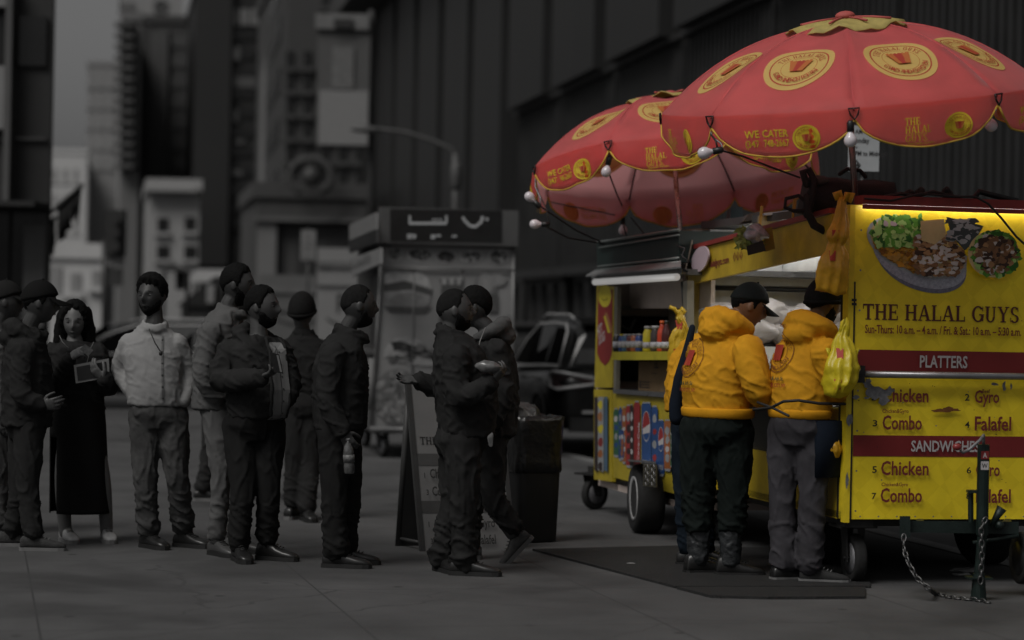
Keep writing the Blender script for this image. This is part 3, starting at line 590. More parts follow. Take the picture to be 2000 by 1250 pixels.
ZB, ZT, AW, SL = .392, 2.235, 1.62, 3.05
bm = BM(); qbox(bm, .035, AW, -.0, .05, ZB, ZT); endp = part('end_panel', bm, ym, bevel=.006)
bm = BM(); qbox(bm, .0, .033, -.004, .05, ZB - .02, ZT); qbox(bm, .0, .05, .052, .10, ZB, ZT); part('corner_post', bm, M('yellow_post', (.66, .50, .02), .45, var=.2), bevel=.005)
bm = BM(); qbox(bm, .033, .043, -.006, .03, ZB, ZT - .45); qbox(bm, -.006, .0, .085, .105, ZB, ZT - .5); part('edge_seal', bm, blackpl)
bm = BM(); qbox(bm, .05, AW, -.075, .06, ZT + .002, ZT + .055); qbox(bm, .05, AW, -.075, -.068, ZT - .026, ZT + .001); part('top_trim', bm, M('red_trim', (.22, .03, .025), .5, var=.2, scale=8), bevel=.008)
bm = BM(); tube(bm, [L1(.07, -.045, ZT - .010), L1(AW - .02, -.045, ZT - .010)], .009, 8); part('lamp_tube', bm, tubew, smooth=True)
bm = BM(); tube(bm, [L1(.045, -.075, 1.245), L1(AW, -.075, 1.245)], .021, 14); rail = part('hand_rail', bm, alu, smooth=True)
bm = BM(); qbox(bm, .03, .075, -.10, -.002, 1.195, 1.295); part('bracket', bm, dsteel, rail, bevel=.006)
P = Print(); INK = [redb, redl, blk, maro, whl, gal, M('rust_stain', (.16, .06, .015), .8, var=.3, scale=40)]
def bandz(y0, y1):
    a0, z0 = az(1700, y0); a1, z1 = az(1700, y1); P.rect(.047, z1, AW - .002, z0, 0)
bandz(683, 724); bandz(850, 891)
def ptext(s, x0, x1, ybase, ytop, mi, kind='sans'):
    a0, z0 = az(x0, ybase); a1, _ = az(x1, ybase); _, z1 = az(x0, ytop)
    if kind == 'serif': P.serif(s, a0, z0, z1 - z0, mi=mi, x1=a1)
    else: P.text_fit(s, a0, a1, z0, z1 - z0, mi)
ptext('THE HALAL GUYS', 1684, 1990, 624, 593, 3, 'serif'); ptext('.', 1991, 1995, 627, 622, 3)
ptext('Sun-Thurs: 10 a.m. – 4 a.m. / Fri. & Sat.: 10 a.m. – 5:30 a.m.', 1687, 1992, 650, 634, 1)
ptext('PLATTERS', 1794, 1887, 717, 694, 4); ptext('SANDWICHES', 1777, 1910, 881, 860, 4)
rows = [('1', 1700, 1708, 782, 771), ('Chicken', 1721, 1811, 784, 758), ('2', 1882, 1891, 782, 769), ('Gyro', 1901, 1949, 786, 762), ('Beef', 1916, 1931, 767, 760),
        ('Chicken&Gyro', 1721, 1772, 806, 798), ('3', 1702, 1711, 832, 820), ('Combo', 1721, 1798, 838, 811), ('4', 1882, 1891, 835, 823), ('Falafel', 1901, 1972, 840, 813),
        ('5', 1701, 1710, 923, 910), ('Chicken', 1718, 1811, 927, 900), ('6', 1885, 1894, 924, 912), ('Gyro', 1903, 1950, 929, 904), ('Chicken&Gyro', 1719, 1771, 949, 942), ('7', 1700, 1709, 974, 962), ('Combo', 1717, 1798, 980, 953), ('8', 1884, 1893, 974, 962), ('Falafel', 1903, 1971, 981, 955)]
for r in rows: ptext(r[0], r[1], r[2], r[3], r[4], 2 if r[0].isdigit() else 1)
rr = random.Random(3)
def pblob(px, py, rx, ry, mi, n=13, jit=.45):
    a, z = az(px, py); P.poly(blob(a, z, rx / 333, ry / 333, n, jit, rr), mi)
for b in ((1692, 748, 9, 9), (1712, 768, 22, 10), (1722, 780, 14, 9), (1700, 757, 7, 5), (1735, 763, 8, 7), (1669, 776, 6, 5), (1690, 777, 6, 2), (1657, 818, 5, 13), (1940, 750, 7, 3), (1958, 755, 4, 10), (1972, 754, 2, 6), (1652, 940, 3, 14)): pblob(*b, 5)
for b in ((1838, 802, 22, 3.5), (1848, 799, 12, 5), (1858, 800, 15, 3)): pblob(*b, 6, 15, .3)
for _ in range(26): pblob(rr.uniform(1660, 1995), rr.uniform(735, 1008), rr.uniform(.6, 1.8), rr.uniform(.6, 1.6), rr.choice((2, 6, 5)), 6)
for k in range(16): P.ring(.062 if k % 2 else AW - .03, ZB + .05 + .235 * (k // 2), 0, .006, 5, 10)
for k in range(14): P.ring(.09 + k * .115, ZB + .018, 0, .005, 5, 10)
for k in range(2):
    a, z = az(1664, 586 + k * 8); P.rect(a - .014, z - .008, a + .018, z + .008, 2)
P.build('lettering', planar(O1, E1, Z, NC), INK, endp)
# food picture (printed)
P = Print(); g = lambda r, gg, b: (r, gg, b)
FM = [M('tin_grey', (.33, .33, .38), .6, var=.3, scale=60), M('tin_dark', (.14, .14, .18), .6, var=.3, scale=60), M('lettuce_a', (.10, .28, .03), .7), M('lettuce_b', (.36, .55, .16), .7), M('lettuce_c', (.03, .12, .015), .7), M('rice_a', (.52, .24, .02), .7), M('rice_b', (.24, .09, .01), .7),
      M('meat_a', (.20, .10, .045), .7), M('meat_b', (.05, .025, .015), .7), M('sauce', (.55, .50, .46), .7), M('pita', (.55, .42, .2), .7), M('foil_dark', (.05, .06, .06), .6), M('foil_pale', (.35, .36, .36), .6), M('onion', (.46, .36, .38), .7), M('rice_c', (.45, .24, .05), .7), M('meat_c', (.36, .20, .09), .7)]
def pp(pts, mi): P.poly([az(x, y) for x, y in pts], mi)
def ell(cx, cy, rx, ry, rot, a0=0, a1=360, n=36):
    return [(cx + rx * cos(radians(a)) * cos(rot) - ry * sin(radians(a)) * sin(rot), cy + rx * cos(radians(a)) * sin(rot) + ry * sin(radians(a)) * cos(rot)) for a in [a0 + (a1 - a0) * i / n for i in range(n + 1)]]
rot = radians(22)
def in_ell(x, y, cx, cy, rx, ry): dx, dy = x - cx, y - cy; u = dx * cos(rot) + dy * sin(rot); v = -dx * sin(rot) + dy * cos(rot); return (u / rx) ** 2 + (v / ry) ** 2 < 1
pp([(1691, 455)] + ell(1799, 512, 92, 54, rot, 185, -20, 40) + [(1889, 500)], 1)
pp([(1691, 455)] + ell(1796, 503, 96, 54, rot, 185, -20, 40) + [(1889, 500)], 0); pp(ell(1789, 483, 102, 52, rot)[:-1], 12); pp(ell(1790, 483, 96, 47, rot)[:-1], 10)
def sc(f, b, n, s, mats, asp=1.):
    for c in range(n * 6):
        if n <= 0: break
        x, y = rr.uniform(b[0], b[2]), rr.uniform(b[1], b[3])
        if f(x, y):
            q = blob(x, y, s * rr.uniform(.5, 1.3) * asp, s * rr.uniform(.5, 1.2), 7, .4, rr); P.k += .35; P.p.append(([az(*v) for v in q], rr.choice(mats), P.k * .00012)); n -= 1
sc(lambda x, y: in_ell(x, y, 1790, 483, 95, 46) and y > 468 and x < 1800, (1695, 468, 1800, 545), 420, 3.6, (5, 5, 6, 14, 14), 1.4)
sc(lambda x, y: in_ell(x, y, 1790, 478, 95, 52) and x < 1795 and y < 480, (1700, 424, 1795, 480), 230, 6.5, (2, 2, 3, 3, 4))
sc(lambda x, y: True, (1722, 428, 1745, 440), 8, 6, (13, 3))
sc(lambda x, y: in_ell(x, y, 1790, 485, 94, 46) and x > 1782 and y > 462, (1782, 462, 1886, 550), 300, 5, (7, 8, 15, 9, 7, 15, 9), 1.3)
pp([(1792, 432), (1838, 428), (1842, 460), (1820, 478), (1794, 470)], 10); pp([(1842, 424), (1880, 432), (1915, 442), (1895, 475), (1878, 490), (1852, 460)], 11)
sc(lambda x, y: True, (1845, 430, 1900, 475), 60, 5, (11, 12, 11, 12), 1.8)
pp(ell(1934, 496, 50, 46, 0)[:-1], 10); pp(ell(1938, 496, 45, 42, 0)[:-1], 7)
sc(lambda x, y: (x - 1938) ** 2 / 46 ** 2 + (y - 496) ** 2 / 44 ** 2 < 1 and (x - 1938) ** 2 / 32 ** 2 + (y - 496) ** 2 / 30 ** 2 > 1, (1888, 448, 1986, 545), 130, 6, (2, 3, 4, 2))
sc(lambda x, y: (x - 1938) ** 2 / 38 ** 2 + (y - 496) ** 2 / 36 ** 2 < 1, (1890, 448, 1985, 545), 130, 6, (7, 8, 8, 9, 7, 15), 1.2)
P.build('picture', planar(O1, E1, Z, NC), FM, endp, off=.0035)
# roof, side, interior
bm = BM(); qbox(bm, .06, AW, .065, SL, 2.20, 2.25); part('roof', bm, M('roof_steel', .07, .5, .3, var=.3), bevel=.005)
bm = BM()
for s0, s1 in ((.107, .50), (.506, 1.28), (1.286, 2.1), (2.106, SL)): qbox(bm, .0, .03, s0, s1, .385, .70)
part('side_panel', bm, yel2, bevel=.006)
bm = BM(); qbox(bm, -.002, .03, .107, .42, .705, 1.03); sp = part('side_door', bm, yel2, bevel=.006)
P = Print(); P.text('ys.com', -.40, .79, .045, .6, 0); P.text('guys.com', -.36, .66, .03, .6, 0); P.ring(-.34, .56, .016, .022, 0, 16)
P.build('lettering', planar(O1, -SD, Z, NS), [redl], sp, off=.006)
bm = BM(); qbox(bm, .03, .06, .45, SL, .70, 1.0); part('recess_panel', bm, M('recess_dark', .02, .5), bevel=.004)
bm = BM(); qbox(bm, -.16, .35, .43, SL, 1.0, 1.03); part('counter', bm, steel, bevel=.006)
bm = BM(); qbox(bm, AW - .03, AW, .05, SL, ZB, 2.2); qbox(bm, .0, AW, SL, SL + .03, ZB, 2.19); part('wall', bm, M('inner_steel', (.42, .41, .40), .4, .35, var=.2, scale=3, bump=.4, bscale=5), bevel=.004)
bm = BM(); qbox(bm, .0, AW, .05, SL, ZB, ZB + .04); part('floor', bm, dsteel)
hd = [PS(1634, 418, .02), PS(1352, 492, .02), PS(1352, 556, .02), PS(1632, 494, .02)]
bm = BM(); slab(bm, [hd[3], hd[2], hd[1], hd[0]], NS, .03); header = part('header', bm, M('header_yellow', (.42, .29, .02), .55, var=.25, scale=5), bevel=.004)
bm = BM(); slab(bm, [hd[0] + Z * .005, hd[1] + Z * .005, hd[1] + Z * .035, hd[0] + Z * .035], NS, .05); part('trim', bm, MATS['red_trim'], header)
def PH(px, py): return PS(px, py, .055)
P = Print(); o_ = PS(1386, 522, .05); dirx = (PS(1424, 513, .05) - o_); P.text_fit('halalguys.com', 0, dirx.length, 0, .05)
for k in range(3): P.ring(dirx.length + .12 + k * .07, .03, .025, .032, 0, 4); P.text('f' 'oy'[k] if False else ('f', 't', 'o')[k], dirx.length + .105 + k * .07, .012, .035, .8)
P.build('lettering', planar(o_, dirx.normalized(), Z, NS), [redl], header, off=.003)
bm = BM(); qbox(bm, .0, .04, SL - .05, SL + .0, .40, 2.04); part('corner_post', bm, M('cream_post', (.42, .33, .12), .5, var=.2), bevel=.004)
for a_ in (.5, 1.15): bm = BM(); tube(bm, [L1(a_, .3, 2.12), L1(a_, SL - .2, 2.12)], .03, 10); part('lamp_tube', bm, M('lamp_tube_inside', (.8, .8, .78), .4, var=0, emit=(1, .98, .95, 10.0)), smooth=True)
bm = BM(); qbox(bm, .08, 1.5, SL - .16, SL - .12, 1.80, 2.19); qbox(bm, .62, .66, .9, SL - .17, 1.9, 2.19); part('hood', bm, M('hood_white', (.5, .5, .49), .4, var=.12, scale=6, bump=.3, bscale=6), bevel=.01)
bm = BM(); tube(bm, [L1(.06, SL - .2, 1.775), L1(1.5, SL - .2, 1.775)], .016, 8); part('rail', bm, blackpl, smooth=True)
bm = BM(); qbox(bm, .36, AW - .04, .5, SL - .05, 1.03, 1.2); part('griddle', bm, M('griddle_steel', (.34, .34, .33), .35, .6, var=.3, scale=7), bevel=.01)
bm = BM(); qbox(bm, .08, 1.5, SL - .48, SL - .45, 1.22, 1.37); part('sneeze_guard', bm, M('guard_white', (.55, .56, .55), .25, var=.1, scale=5), bevel=.004)
# wheels
def caster(par, c, R, wdt, axis, top):
    c = V(c); axis = V(axis).normalized(); f = axis.cross(Z)
    wo = wheel('wheel', c, axis, R, wdt, par, gal)
    bm = BM()
    for s in (-1, 1):
        slab(bm, [c + axis * s * (wdt / 2 + .012) + f * .035 - Z * .02, c + axis * s * (wdt / 2 + .012) - f * .035 - Z * .02, c + axis * s * (wdt / 2 + .012) - f * .09 + Z * (top - c.z - .012), c + axis * s * (wdt / 2 + .012) + f * .02 + Z * (top - c.z - .012)], axis * s, .008)
    box(bm, V((c.x, c.y, top)) - f * .03, (wdt + .16, .2, .016), (axis, f)); tube(bm, [c - axis * (wdt / 2 + .03), c + axis * (wdt / 2 + .03)], .012, 8); tube(bm, [V((c.x, c.y, top)) - f * .03, V((c.x, c.y, top + .06)) - f * .03], .04, 10)
    return obj('caster_fork', bm, dsteel, par, world=True)
caster(cart, G(1668, 1138) + V((0, .02, .145)), .145, .075, V((.98, .2, 0)), .335)
bm = BM(); qbox(bm, .03, .20, .03, .2, .34, .395); qbox(bm, .05, AW, .12, .18, .34, .388); qbox(bm, .1, .16, .1, SL, .33, .386); qbox(bm, 1.4, 1.46, .1, SL, .33, .386); part('chassis', bm, dsteel, bevel=.004)
wheel('wheel', L1(.30, 1.15, .30), E1, .30, .22, cart, gal); wheel('wheel', L1(1.42, 1.15, .30), E1, .30, .22, cart, gal)
caster(cart, L1(.15, SL - .3, .14), .14, .06, E1, .33)
wheel('wheel', W(1999, 1090, 13.2), V((1, .12, 0)), .15, .08, cart, dsteel, plain=True)
# hitch beam, jack, chain
hY = 13.05
def HB(px, py, Y=hY): return W(px, py, Y)
bm = BM(); hexa(bm, [HB(1765, 1040), HB(1990, 1043), HB(1990, 1043, 13.2), HB(1765, 1040, 13.2), HB(1765, 1017), HB(1990, 1019), HB(1990, 1019, 13.2), HB(1765, 1017, 13.2)])
hexa(bm, [HB(1757, 1050, 13.0), HB(1778, 1050, 13.0), HB(1778, 1050, 13.2), HB(1757, 1050, 13.2), HB(1757, 1008, 13.0), HB(1778, 1008, 13.0), HB(1778, 1008, 13.2), HB(1757, 1008, 13.2)])
for x in (1790, 1960): p, q = HB(x, 1030, 13.2), HB(x + 8, 1022, 13.55); tube(bm, [p, q], .03, 6)
hb = part('hitch_beam', bm, M('hitch_green', (.012, .02, .018), .45, .3, var=.3, scale=8, bump=.2), bevel=.004)
bm = BM(); tube(bm, [HB(1900, 1060), HB(1990, 1046)], .012, 6); ball(bm, HB(1952, 1026, 13.0), .028); tube(bm, [HB(1935, 1028, 13.0), HB(1946, 1010, 13.0), HB(1957, 992, 13.0)], [.014, .02, .03], 8); obj('coupler', bm, MATS['hitch_green'], hb, True, True)
jk = part('jack', (lambda b: (tube(b, [HB(1921, 868, 12.95), HB(1918, 1045, 12.95)], .034, 14), tube(b, [HB(1918, 1045, 12.95), HB(1912, 1120, 12.95)], .027, 12), tube(b, [HB(1912, 1120, 12.95), HB(1911, 1172, 12.95)], [.034, .046], 12), box(b, HB(1911, 1174, 12.95), (.19, .14, .012)), box(b, HB(1911, 1128, 12.95), (.14, .1, .01)), tube(b, [HB(1896, 960, 13.0), HB(1896, 1020, 13.0)], .016, 8), box(b, HB(1908, 960, 12.97), (.11, .06, .016)), b)[-1])(BM()), M('jack_green', (.012, .022, .019), .4, .3, var=.3, scale=9), smooth=False)
bm = BM(); tube(bm, [HB(1921, 868, 12.95), HB(1921, 858, 12.95), HB(1921, 850, 12.93), HB(1914, 860, 12.88), HB(1893, 878, 12.85), HB(1880, 884, 12.85), HB(1876, 880, 12.84)], .009, 8); obj('crank', bm, gal, jk, True, True)
bm = BM(); ball(bm, HB(1869, 873, 12.83), (.026, .02, .02)); obj('knob', bm, M('red_knob', (.22, .03, .03), .35), jk, True, True)
P = Print(); P.rect(-.022, .0, .022, .045, 0); P.rect(-.022, -.06, .022, -.012, 1); P.text('A', 0, .008, .028, .8, 1, 'c'); P.text('W', 0, -.05, .026, .8, 2, 'c')
P.build('lettering', planar(HB(1921, 896, 12.95) + V((0, -.036, 0)), V((1, 0, .02)), Z, V((0, -1, 0))), [redb, whl, blk], jk, off=.001)
def chain(pts, name, par, step=.034, r=.005):
    L = [V(p) for p in pts]; d = [0]
    for a, b in zip(L, L[1:]): d.append(d[-1] + (b - a).length)
    def at(s):
        for i in range(len(L) - 1):
            if s <= d[i + 1]: return L[i].lerp(L[i + 1], (s - d[i]) / max(1e-6, d[i + 1] - d[i]))
        return L[-1]
    bm = BM(); n = int(d[-1] / step)
    for k in range(n):
        a, b = at(k * step), at((k + 1) * step); dr = (b - a).normalized(); x, y = frame_of(dr); sd_ = x if k % 2 else y; c = (a + b) / 2
        tube(bm, [c + dr * (.024 * cos(t)) + sd_ * (.013 * sin(t)) for t in [2 * pi * i / 10 for i in range(10)]], r, 6, closed=True)
    return obj(name, bm, M('chain_steel', (.10, .10, .10), .4, .8, var=.4, scale=40), par, True, True)
chain([HB(1766, 1045, 12.98), HB(1764, 1065, 12.96), HB(1772, 1095, 12.9), HB(1790, 1128, 12.85), HB(1815, 1150, 12.8)] + [G(x, y, .008) for x, y in ((1828, 1160), (1850, 1166), (1880, 1170), (1905, 1172), (1935, 1177))], 'chain', cart)
chain([HB(1926, 1012, 12.90), HB(1916, 1030, 12.89), HB(1918, 1075, 12.89), HB(1916, 1120, 12.89), HB(1914, 1150, 12.89)], 'chain', cart)

# ------------------------------------------------------------------ drinks cart
O2 = V((.654, 18.4, 0)); S2 = 2.38
def P2(px, py, d=0.): return on_plane(px, py, O2 + NS * d, E1)
def L2(a, s, z): return O2 + E1 * a - SD * s + V((0, 0, z))     # s runs towards the camera
dc = thing('drinks_cart', 'yellow drinks cart covered in printed drink cans with a dark green roof box', 'food cart', O2)
def part2(name, bm, m, par=dc, smooth=False, bevel=0.): return obj(name, bm, m, par, smooth, True, bevel)
def q2(bm, a0, a1, s0, s1, z0, z1): box(bm, L2((a0 + a1) / 2, (s0 + s1) / 2, (z0 + z1) / 2), (a1 - a0, s1 - s0, z1 - z0), (E1, -SD))
def s2(px): p = P2(px, 700); return -(p - O2).dot(SD)
def z2(px, py): return P2(px, py).z
zs0, zs1 = z2(1195, 769), .31
bm = BM(); slab(bm, [P2(1160, 936), P2(1195, 941), P2(1195, 762), P2(1160, 760)], E1, .03); slab(bm, [P2(1198, 932), P2(1330, 968), P2(1334, 780), P2(1197, 768)], E1, .03); slab(bm, [P2(1330, 968), P2(1352, 974), P2(1352, 782), P2(1334, 780)], E1, .028); canp = part2('can_panel', bm, M('yellow_can_panel', (.36, .28, .02), .45, var=.2, scale=5, bump=.1, bscale=9), bevel=.004)
bm = BM(); slab(bm, [P2(1161, 757), P2(1196, 757), P2(1199, 560), P2(1166, 555)], E1, .03); lp = part2('hot_dog_panel', bm, M('yellow_strip', (.36, .28, .02), .5, var=.2), bevel=.004)
SM = [M('sign_red', (.20, .022, .02), .5, var=.15), M('sign_yellow', (.5, .42, .03), .5, var=.1), whl, M('sausage', (.30, .13, .05), .5), blk, M('can_blue', (.02, .06, .18), .4), M('can_red', (.26, .025, .025), .4), M('can_green', (.03, .10, .05), .4), M('can_dark', (.03, .02, .02), .4), M('can_orange', (.3, .10, .03), .4), M('can_silver', (.26, .27, .28), .4), M('can_sky', (.07, .12, .17), .4)]
def pz(px, py): p = P2(px, py); return (-(p - O2).dot(SD), p.z)
P = Print(); P.poly([pz(*q) for q in ((1169, 566), (1197, 566), (1196, 690), (1190, 706), (1182, 714), (1173, 705), (1167, 690))], 0)
P.poly([pz(*q) for q in ell(1182, 578, 12.5, 22, 0)[:-1]], 1); P.p += [([pz(*q) for q in pl], 4, .003) for pl in arc_poly(1182, 580, 6, 7, 20, 160, 1.2, 10)]
P.poly([pz(*q) for q in ((1182, 612), (1186, 610), (1196, 640), (1196, 652), (1190, 646))], 3); P.poly([pz(*q) for q in ((1180, 618), (1183, 616), (1193, 650), (1188, 650))], 1)
for tx, px, py, rot in (('HOT', 1168, 656, .25), ('DOGS', 1171, 674, .25)):
    a, z = pz(px, py); P.text(tx, a, z, .075, .62, 2, 'l', rot)
P.build('lettering', lambda x, y, d: O2 - SD * x + Z * y + NS * d, SM, lp)
P = Print(); rc = random.Random(11)
cans = [(1199, 1209, 800, 885, 7, 5), (1209, 1216, 797, 892, 5, 7), (1216, 1224, 797, 898, 9, 2), (1213, 1220, 840, 890, 5, 9), (1224, 1234, 793, 905, 6, 8), (1232, 1239, 792, 906, 8, 2), (1240, 1252, 786, 908, 6, 2), (1255, 1274, 788, 912, 5, 10), (1275, 1287, 795, 920, 5, 6), (1287, 1300, 822, 922, 5, 11), (1300, 1313, 822, 912, 9, 10), (1312, 1320, 830, 906, 7, 10), (1320, 1330, 838, 915, 6, 10)]
for x0, x1, y0, y1, m, m2 in cans:
    P.poly([pz(*q) for q in ((x0, y1 + 3), (x0 + 2, y1 + 8), (x1 - 2, y1 + 9), (x1, y1 + 3))], 10)
    P.poly([pz(*q) for q in ((x0, y0 + 4), (x0, y1 + 3), (x1, y1 + 4), (x1, y0 + 4), (x1 - 2, y0), (x0 + 2, y0))], m)
    P.poly([pz(*q) for q in ((x0 + 2, y0 - 3), (x0 + 2, y0), (x1 - 2, y0), (x1 - 2, y0 - 3))], 10)
    if (x0, m) == (1255, 5) or (x0, m) == (1287, 5):
        cx, cy, rx, ry = (x0 + x1) / 2, y0 + .36 * (y1 - y0), (x1 - x0) * .4, (y1 - y0) * .24
        P.poly([pz(*q) for q in ell(cx, cy, rx, ry, 0)[:-1]], 2); P.poly([pz(*q) for q in ell(cx, cy, rx * .92, ry * .95, 0, 170, 350, 18)], 6); P.poly([pz(*q) for q in ell(cx, cy + ry * .3, rx * .85, ry * .62, 0, 10, 160, 16)], 5)
        a, z = pz(x0 + 2, y1 - 6); P.text_fit('pepsi', a, pz(x1 - 2, y1)[0], z, .05, 10)
    elif m == 6 and m2 == 2:
        a, z = pz((x0 + x1) / 2 + 4, y1 - 6); P.text('Coca-Cola', a, z, .05, .95, 2, 'l', pi / 2)
    else:
        for k in range(4):
            yy = y0 + (y1 - y0) * (.12 + .2 * k); P.poly([pz(*q) for q in blob((x0 + x1) / 2, yy + 8, (x1 - x0) * .34, rc.uniform(4, 9), 9, .25, rc)], m2 if k % 2 else rc.choice((2, 10, m2)))
for x0, x1, m in ((1164, 1170, 8), (1171, 1182, 10), (1183, 1190, 11)):
    P.poly([pz(*q) for q in ((x0, 775), (x0, 918), (x1, 922), (x1, 775))], m)
for k in range(6): P.poly([pz(*q) for q in blob(1176, 790 + k * 24, 5, 9, 8, .3, rc)], rc.choice((0, 9, 3, 8, 1)))
P.build('picture', lambda x, y, d: O2 - SD * x + Z * y + NS * d, SM, canp)
# frame, shelf, roof
zt2 = z2(1166, 552)
pg = M('post_grey', (.16, .15, .12), .5); bm = BM(); slab(bm, [P2(1198, 768), P2(1203, 768), P2(1206, 560), P2(1200, 560)], E1, .03); part2('post', bm, pg); bm = BM(); slab(bm, [P2(1334, 780), P2(1342, 780), P2(1342, 548), P2(1334, 550)], E1, .05); part2('post', bm, pg)
bm = BM(); slab(bm, [P2(1195, 703, .12), P2(1345, 703, .12), P2(1345, 686, .12), P2(1195, 687, .12)], E1, .4); part2('shelf', bm, M('shelf_yellow', (.36, .31, .02), .5, var=.2), bevel=.004)
bm = BM(); slab(bm, [P2(1197, 768, .03), P2(1345, 780, .03), P2(1345, 770, .03), P2(1197, 760, .03)], E1, 1.2); part2('counter', bm, steel, bevel=.004)
bm = BM(); q2(bm, .06, 1.25, .02, S2, zs0 - .75, zs0 - .70); q2(bm, 1.22, 1.25, .0, S2, .3, zt2); q2(bm, .03, 1.25, .0, .03, .3, zt2 - .0); q2(bm, .05, 1.25, S2 - .03, S2, .3, zs0 + .4); part2('wall', bm, M('inner_beige', (.55, .46, .41), .6, var=.12, scale=3))
bm = BM(); q2(bm, .22, .25, .25, S2 - .05, zt2 - .2, zt2 + .02); part2('fascia', bm, M('fascia_beige', (.50, .42, .38), .5, var=.1)); bm = BM(); q2(bm, .10, 1.05, .035, .06, 1.05, zt2 - .26); part2('inner_window', bm, M('inner_dark_glass', .02, .15)); 
bm = BM(); tube(bm, [L2(.62, .30, 1.0), L2(.62, .30, zt2 - .02)], .09, 14); part2('column', bm, MATS['inner_beige'], smooth=True)
bm = BM(); q2(bm, .12, .30, .1, .3, 1.62, 1.65); tube(bm, [L2(.16, .2, 1.62), L2(.16, .22, 1.5), L2(.24, .22, 1.46), L2(.28, .22, 1.55)], .012, 6); part2('lamp_bracket', bm, M('bracket_grey', .12, .5))
bm = BM(); q2(bm, -.02, 1.28, -.03, S2 + .03, zt2 + .03, zt2 + .07); part2('roof', bm, M('roof_grey', .10, .5), bevel=.01)
bm = BM(); slab(bm, [P2(1144, 541, .12), P2(1330, 524, .12), P2(1330, 512, .02), P2(1162, 530, .02)], (0, 0, 1), .012); part2('eave', bm, M('eave_grey', (.2, .2, .2), .4, .4, var=.25, scale=6), bevel=.003)
bm = BM(); tube(bm, [P2(1162, 551, .06), P2(1322, 541, .06)], .026, 10); part2('lamp_tube', bm, M('lamp_tube_dim', (.6, .6, .6), .4, var=0, emit=(1, .98, .95, .22)), smooth=True)
bm = BM(); slab(bm, [P2(1167, 527), P2(1326, 512), P2(1326, 450), P2(1165, 476)], E1, .5); gb = part2('roof_box', bm, M('dark_green', (.010, .020, .018), .5, var=.25, scale=4), bevel=.008)
bm = BM(); tube(bm, [P2(1165, 474, .02), P2(1326, 449, .02)], .012, 6); tube(bm, [P2(1168, 521, .02), P2(1326, 504, .02)], .010, 6); tube(bm, [P2(1166, 528, .03), P2(1326, 513, .03)], .012, 6); tube(bm, [P2(1170, 484, .02), P2(1326, 459, .02)], .008, 6); obj('trim', bm, M('trim_pale', (.17, .19, .18), .4, .5), gb, True, True)
# wheel, fender, caster
c = P2(1262, 972, .06); c = V((c.x, c.y, .25)); wa = (NS + SD * .10).normalized(); wheel('wheel', c, wa, .25, .2, dc, M('wheel_white', (.34, .34, .34), .5), plain=True); wheel('wheel', c + E1 * 1.15, E1, .25, .2, dc, MATS['wheel_white'], plain=True)
bm = BM(); slab(bm, [P2(1226, 901, .02), P2(1281, 906, .02), P2(1281, 906, .22), P2(1226, 901, .22)], Z, .015); part2('fender', bm, M('tread_plate', (.3, .3, .3), .35, .8, var=.3, scale=30, bump=.6, bscale=50), bevel=.003)
bm = BM(); slab(bm, [P2(1256, 949, .225), P2(1281, 952, .225), P2(1281, 907, .225), P2(1256, 905, .225)], E1, .01); tp = part2('tread_plate', bm, M('tread_dark', (.13, .12, .08), .4, .7, var=.3), bevel=.002)
bm = BM()
for i in range(4):
    for j in range(6):
        p = P2(1259 + i * 6 + (j % 2) * 2, 910 + j * 7, .228); tube(bm, [p - SD * .01 - Z * .01 * (1 if (i + j) % 2 else -1), p + SD * .01 + Z * .01 * (1 if (i + j) % 2 else -1)], .003, 5)
obj('tread', bm, gal, tp, world=True)
cc = G(1161, 995); caster(dc, cc + V((0, 0, .13)), .13, .06, V((.75, .66, 0)).cross(Z) * -1, .29); caster(dc, L2(1.1, .15, .12), .12, .06, E1, .28); caster(dc, L2(.2, S2 - .2, .12), .12, .06, E1, .28)
bm = BM(); q2(bm, .05, 1.22, .05, S2 - .02, .28, .33); part2('chassis', bm, dsteel)
# drinks on the shelf
def drink(px, py, kind, col, cap, label, d=.02):
    b = P2(px, py, d); t = thing('bottle' if kind != 'can' else 'drink_can', label, 'bottle' if kind != 'can' else 'can', b, 0, 'drinks lined up on the yellow shelf')
    bm = BM(); m = M('drink_%.2f_%.2f_%.2f' % col, col, .3, var=.1)
    if kind == 'can': lathe(bm, [(.027, 0), (.033, .01), (.033, .105), (.027, .118), (.025, .12)], b, Z, 16); obj('body', bm, m, t, True, True)
    elif kind == 'jar': lathe(bm, [(.03, 0), (.038, .01), (.038, .13), (.028, .155), (.028, .165)], b, Z, 16); obj('body', bm, m, t, True, True)
    else: lathe(bm, [(.03, 0), (.034, .01), (.034, .12), (.03, .15), (.014, .19), (.014, .2)], b, Z, 16); obj('body', bm, m, t, True, True)
    h = {'can': .12, 'jar': .165, 'bottle': .2}[kind]
    bm = BM(); r = {'can': .024, 'jar': .03, 'bottle': .017}[kind]; lathe(bm, [(r, 0), (r, .012 if kind == 'can' else .022)], b + Z * (h + .001), Z, 14); obj('lid', bm, M('lid_%.2f_%.2f_%.2f' % cap, cap, .4, var=0), t, True, True)
    bm = BM(); z0, z1 = (.03, .08) if kind == 'can' else (.025, .07); lathe(bm, [(.0345 if kind == 'can' else .039 if kind == 'jar' else .0352, z0), (.0345 if kind == 'can' else .039 if kind == 'jar' else .0352, z1)], b, Z, 16); obj('paper_label', bm, M('label_pale', (.32, .32, .34), .5, var=.5, scale=60), t, True, True)
B_, R2, Yc = (.02, .05, .17), (.28, .03, .03), (.5, .42, .03)
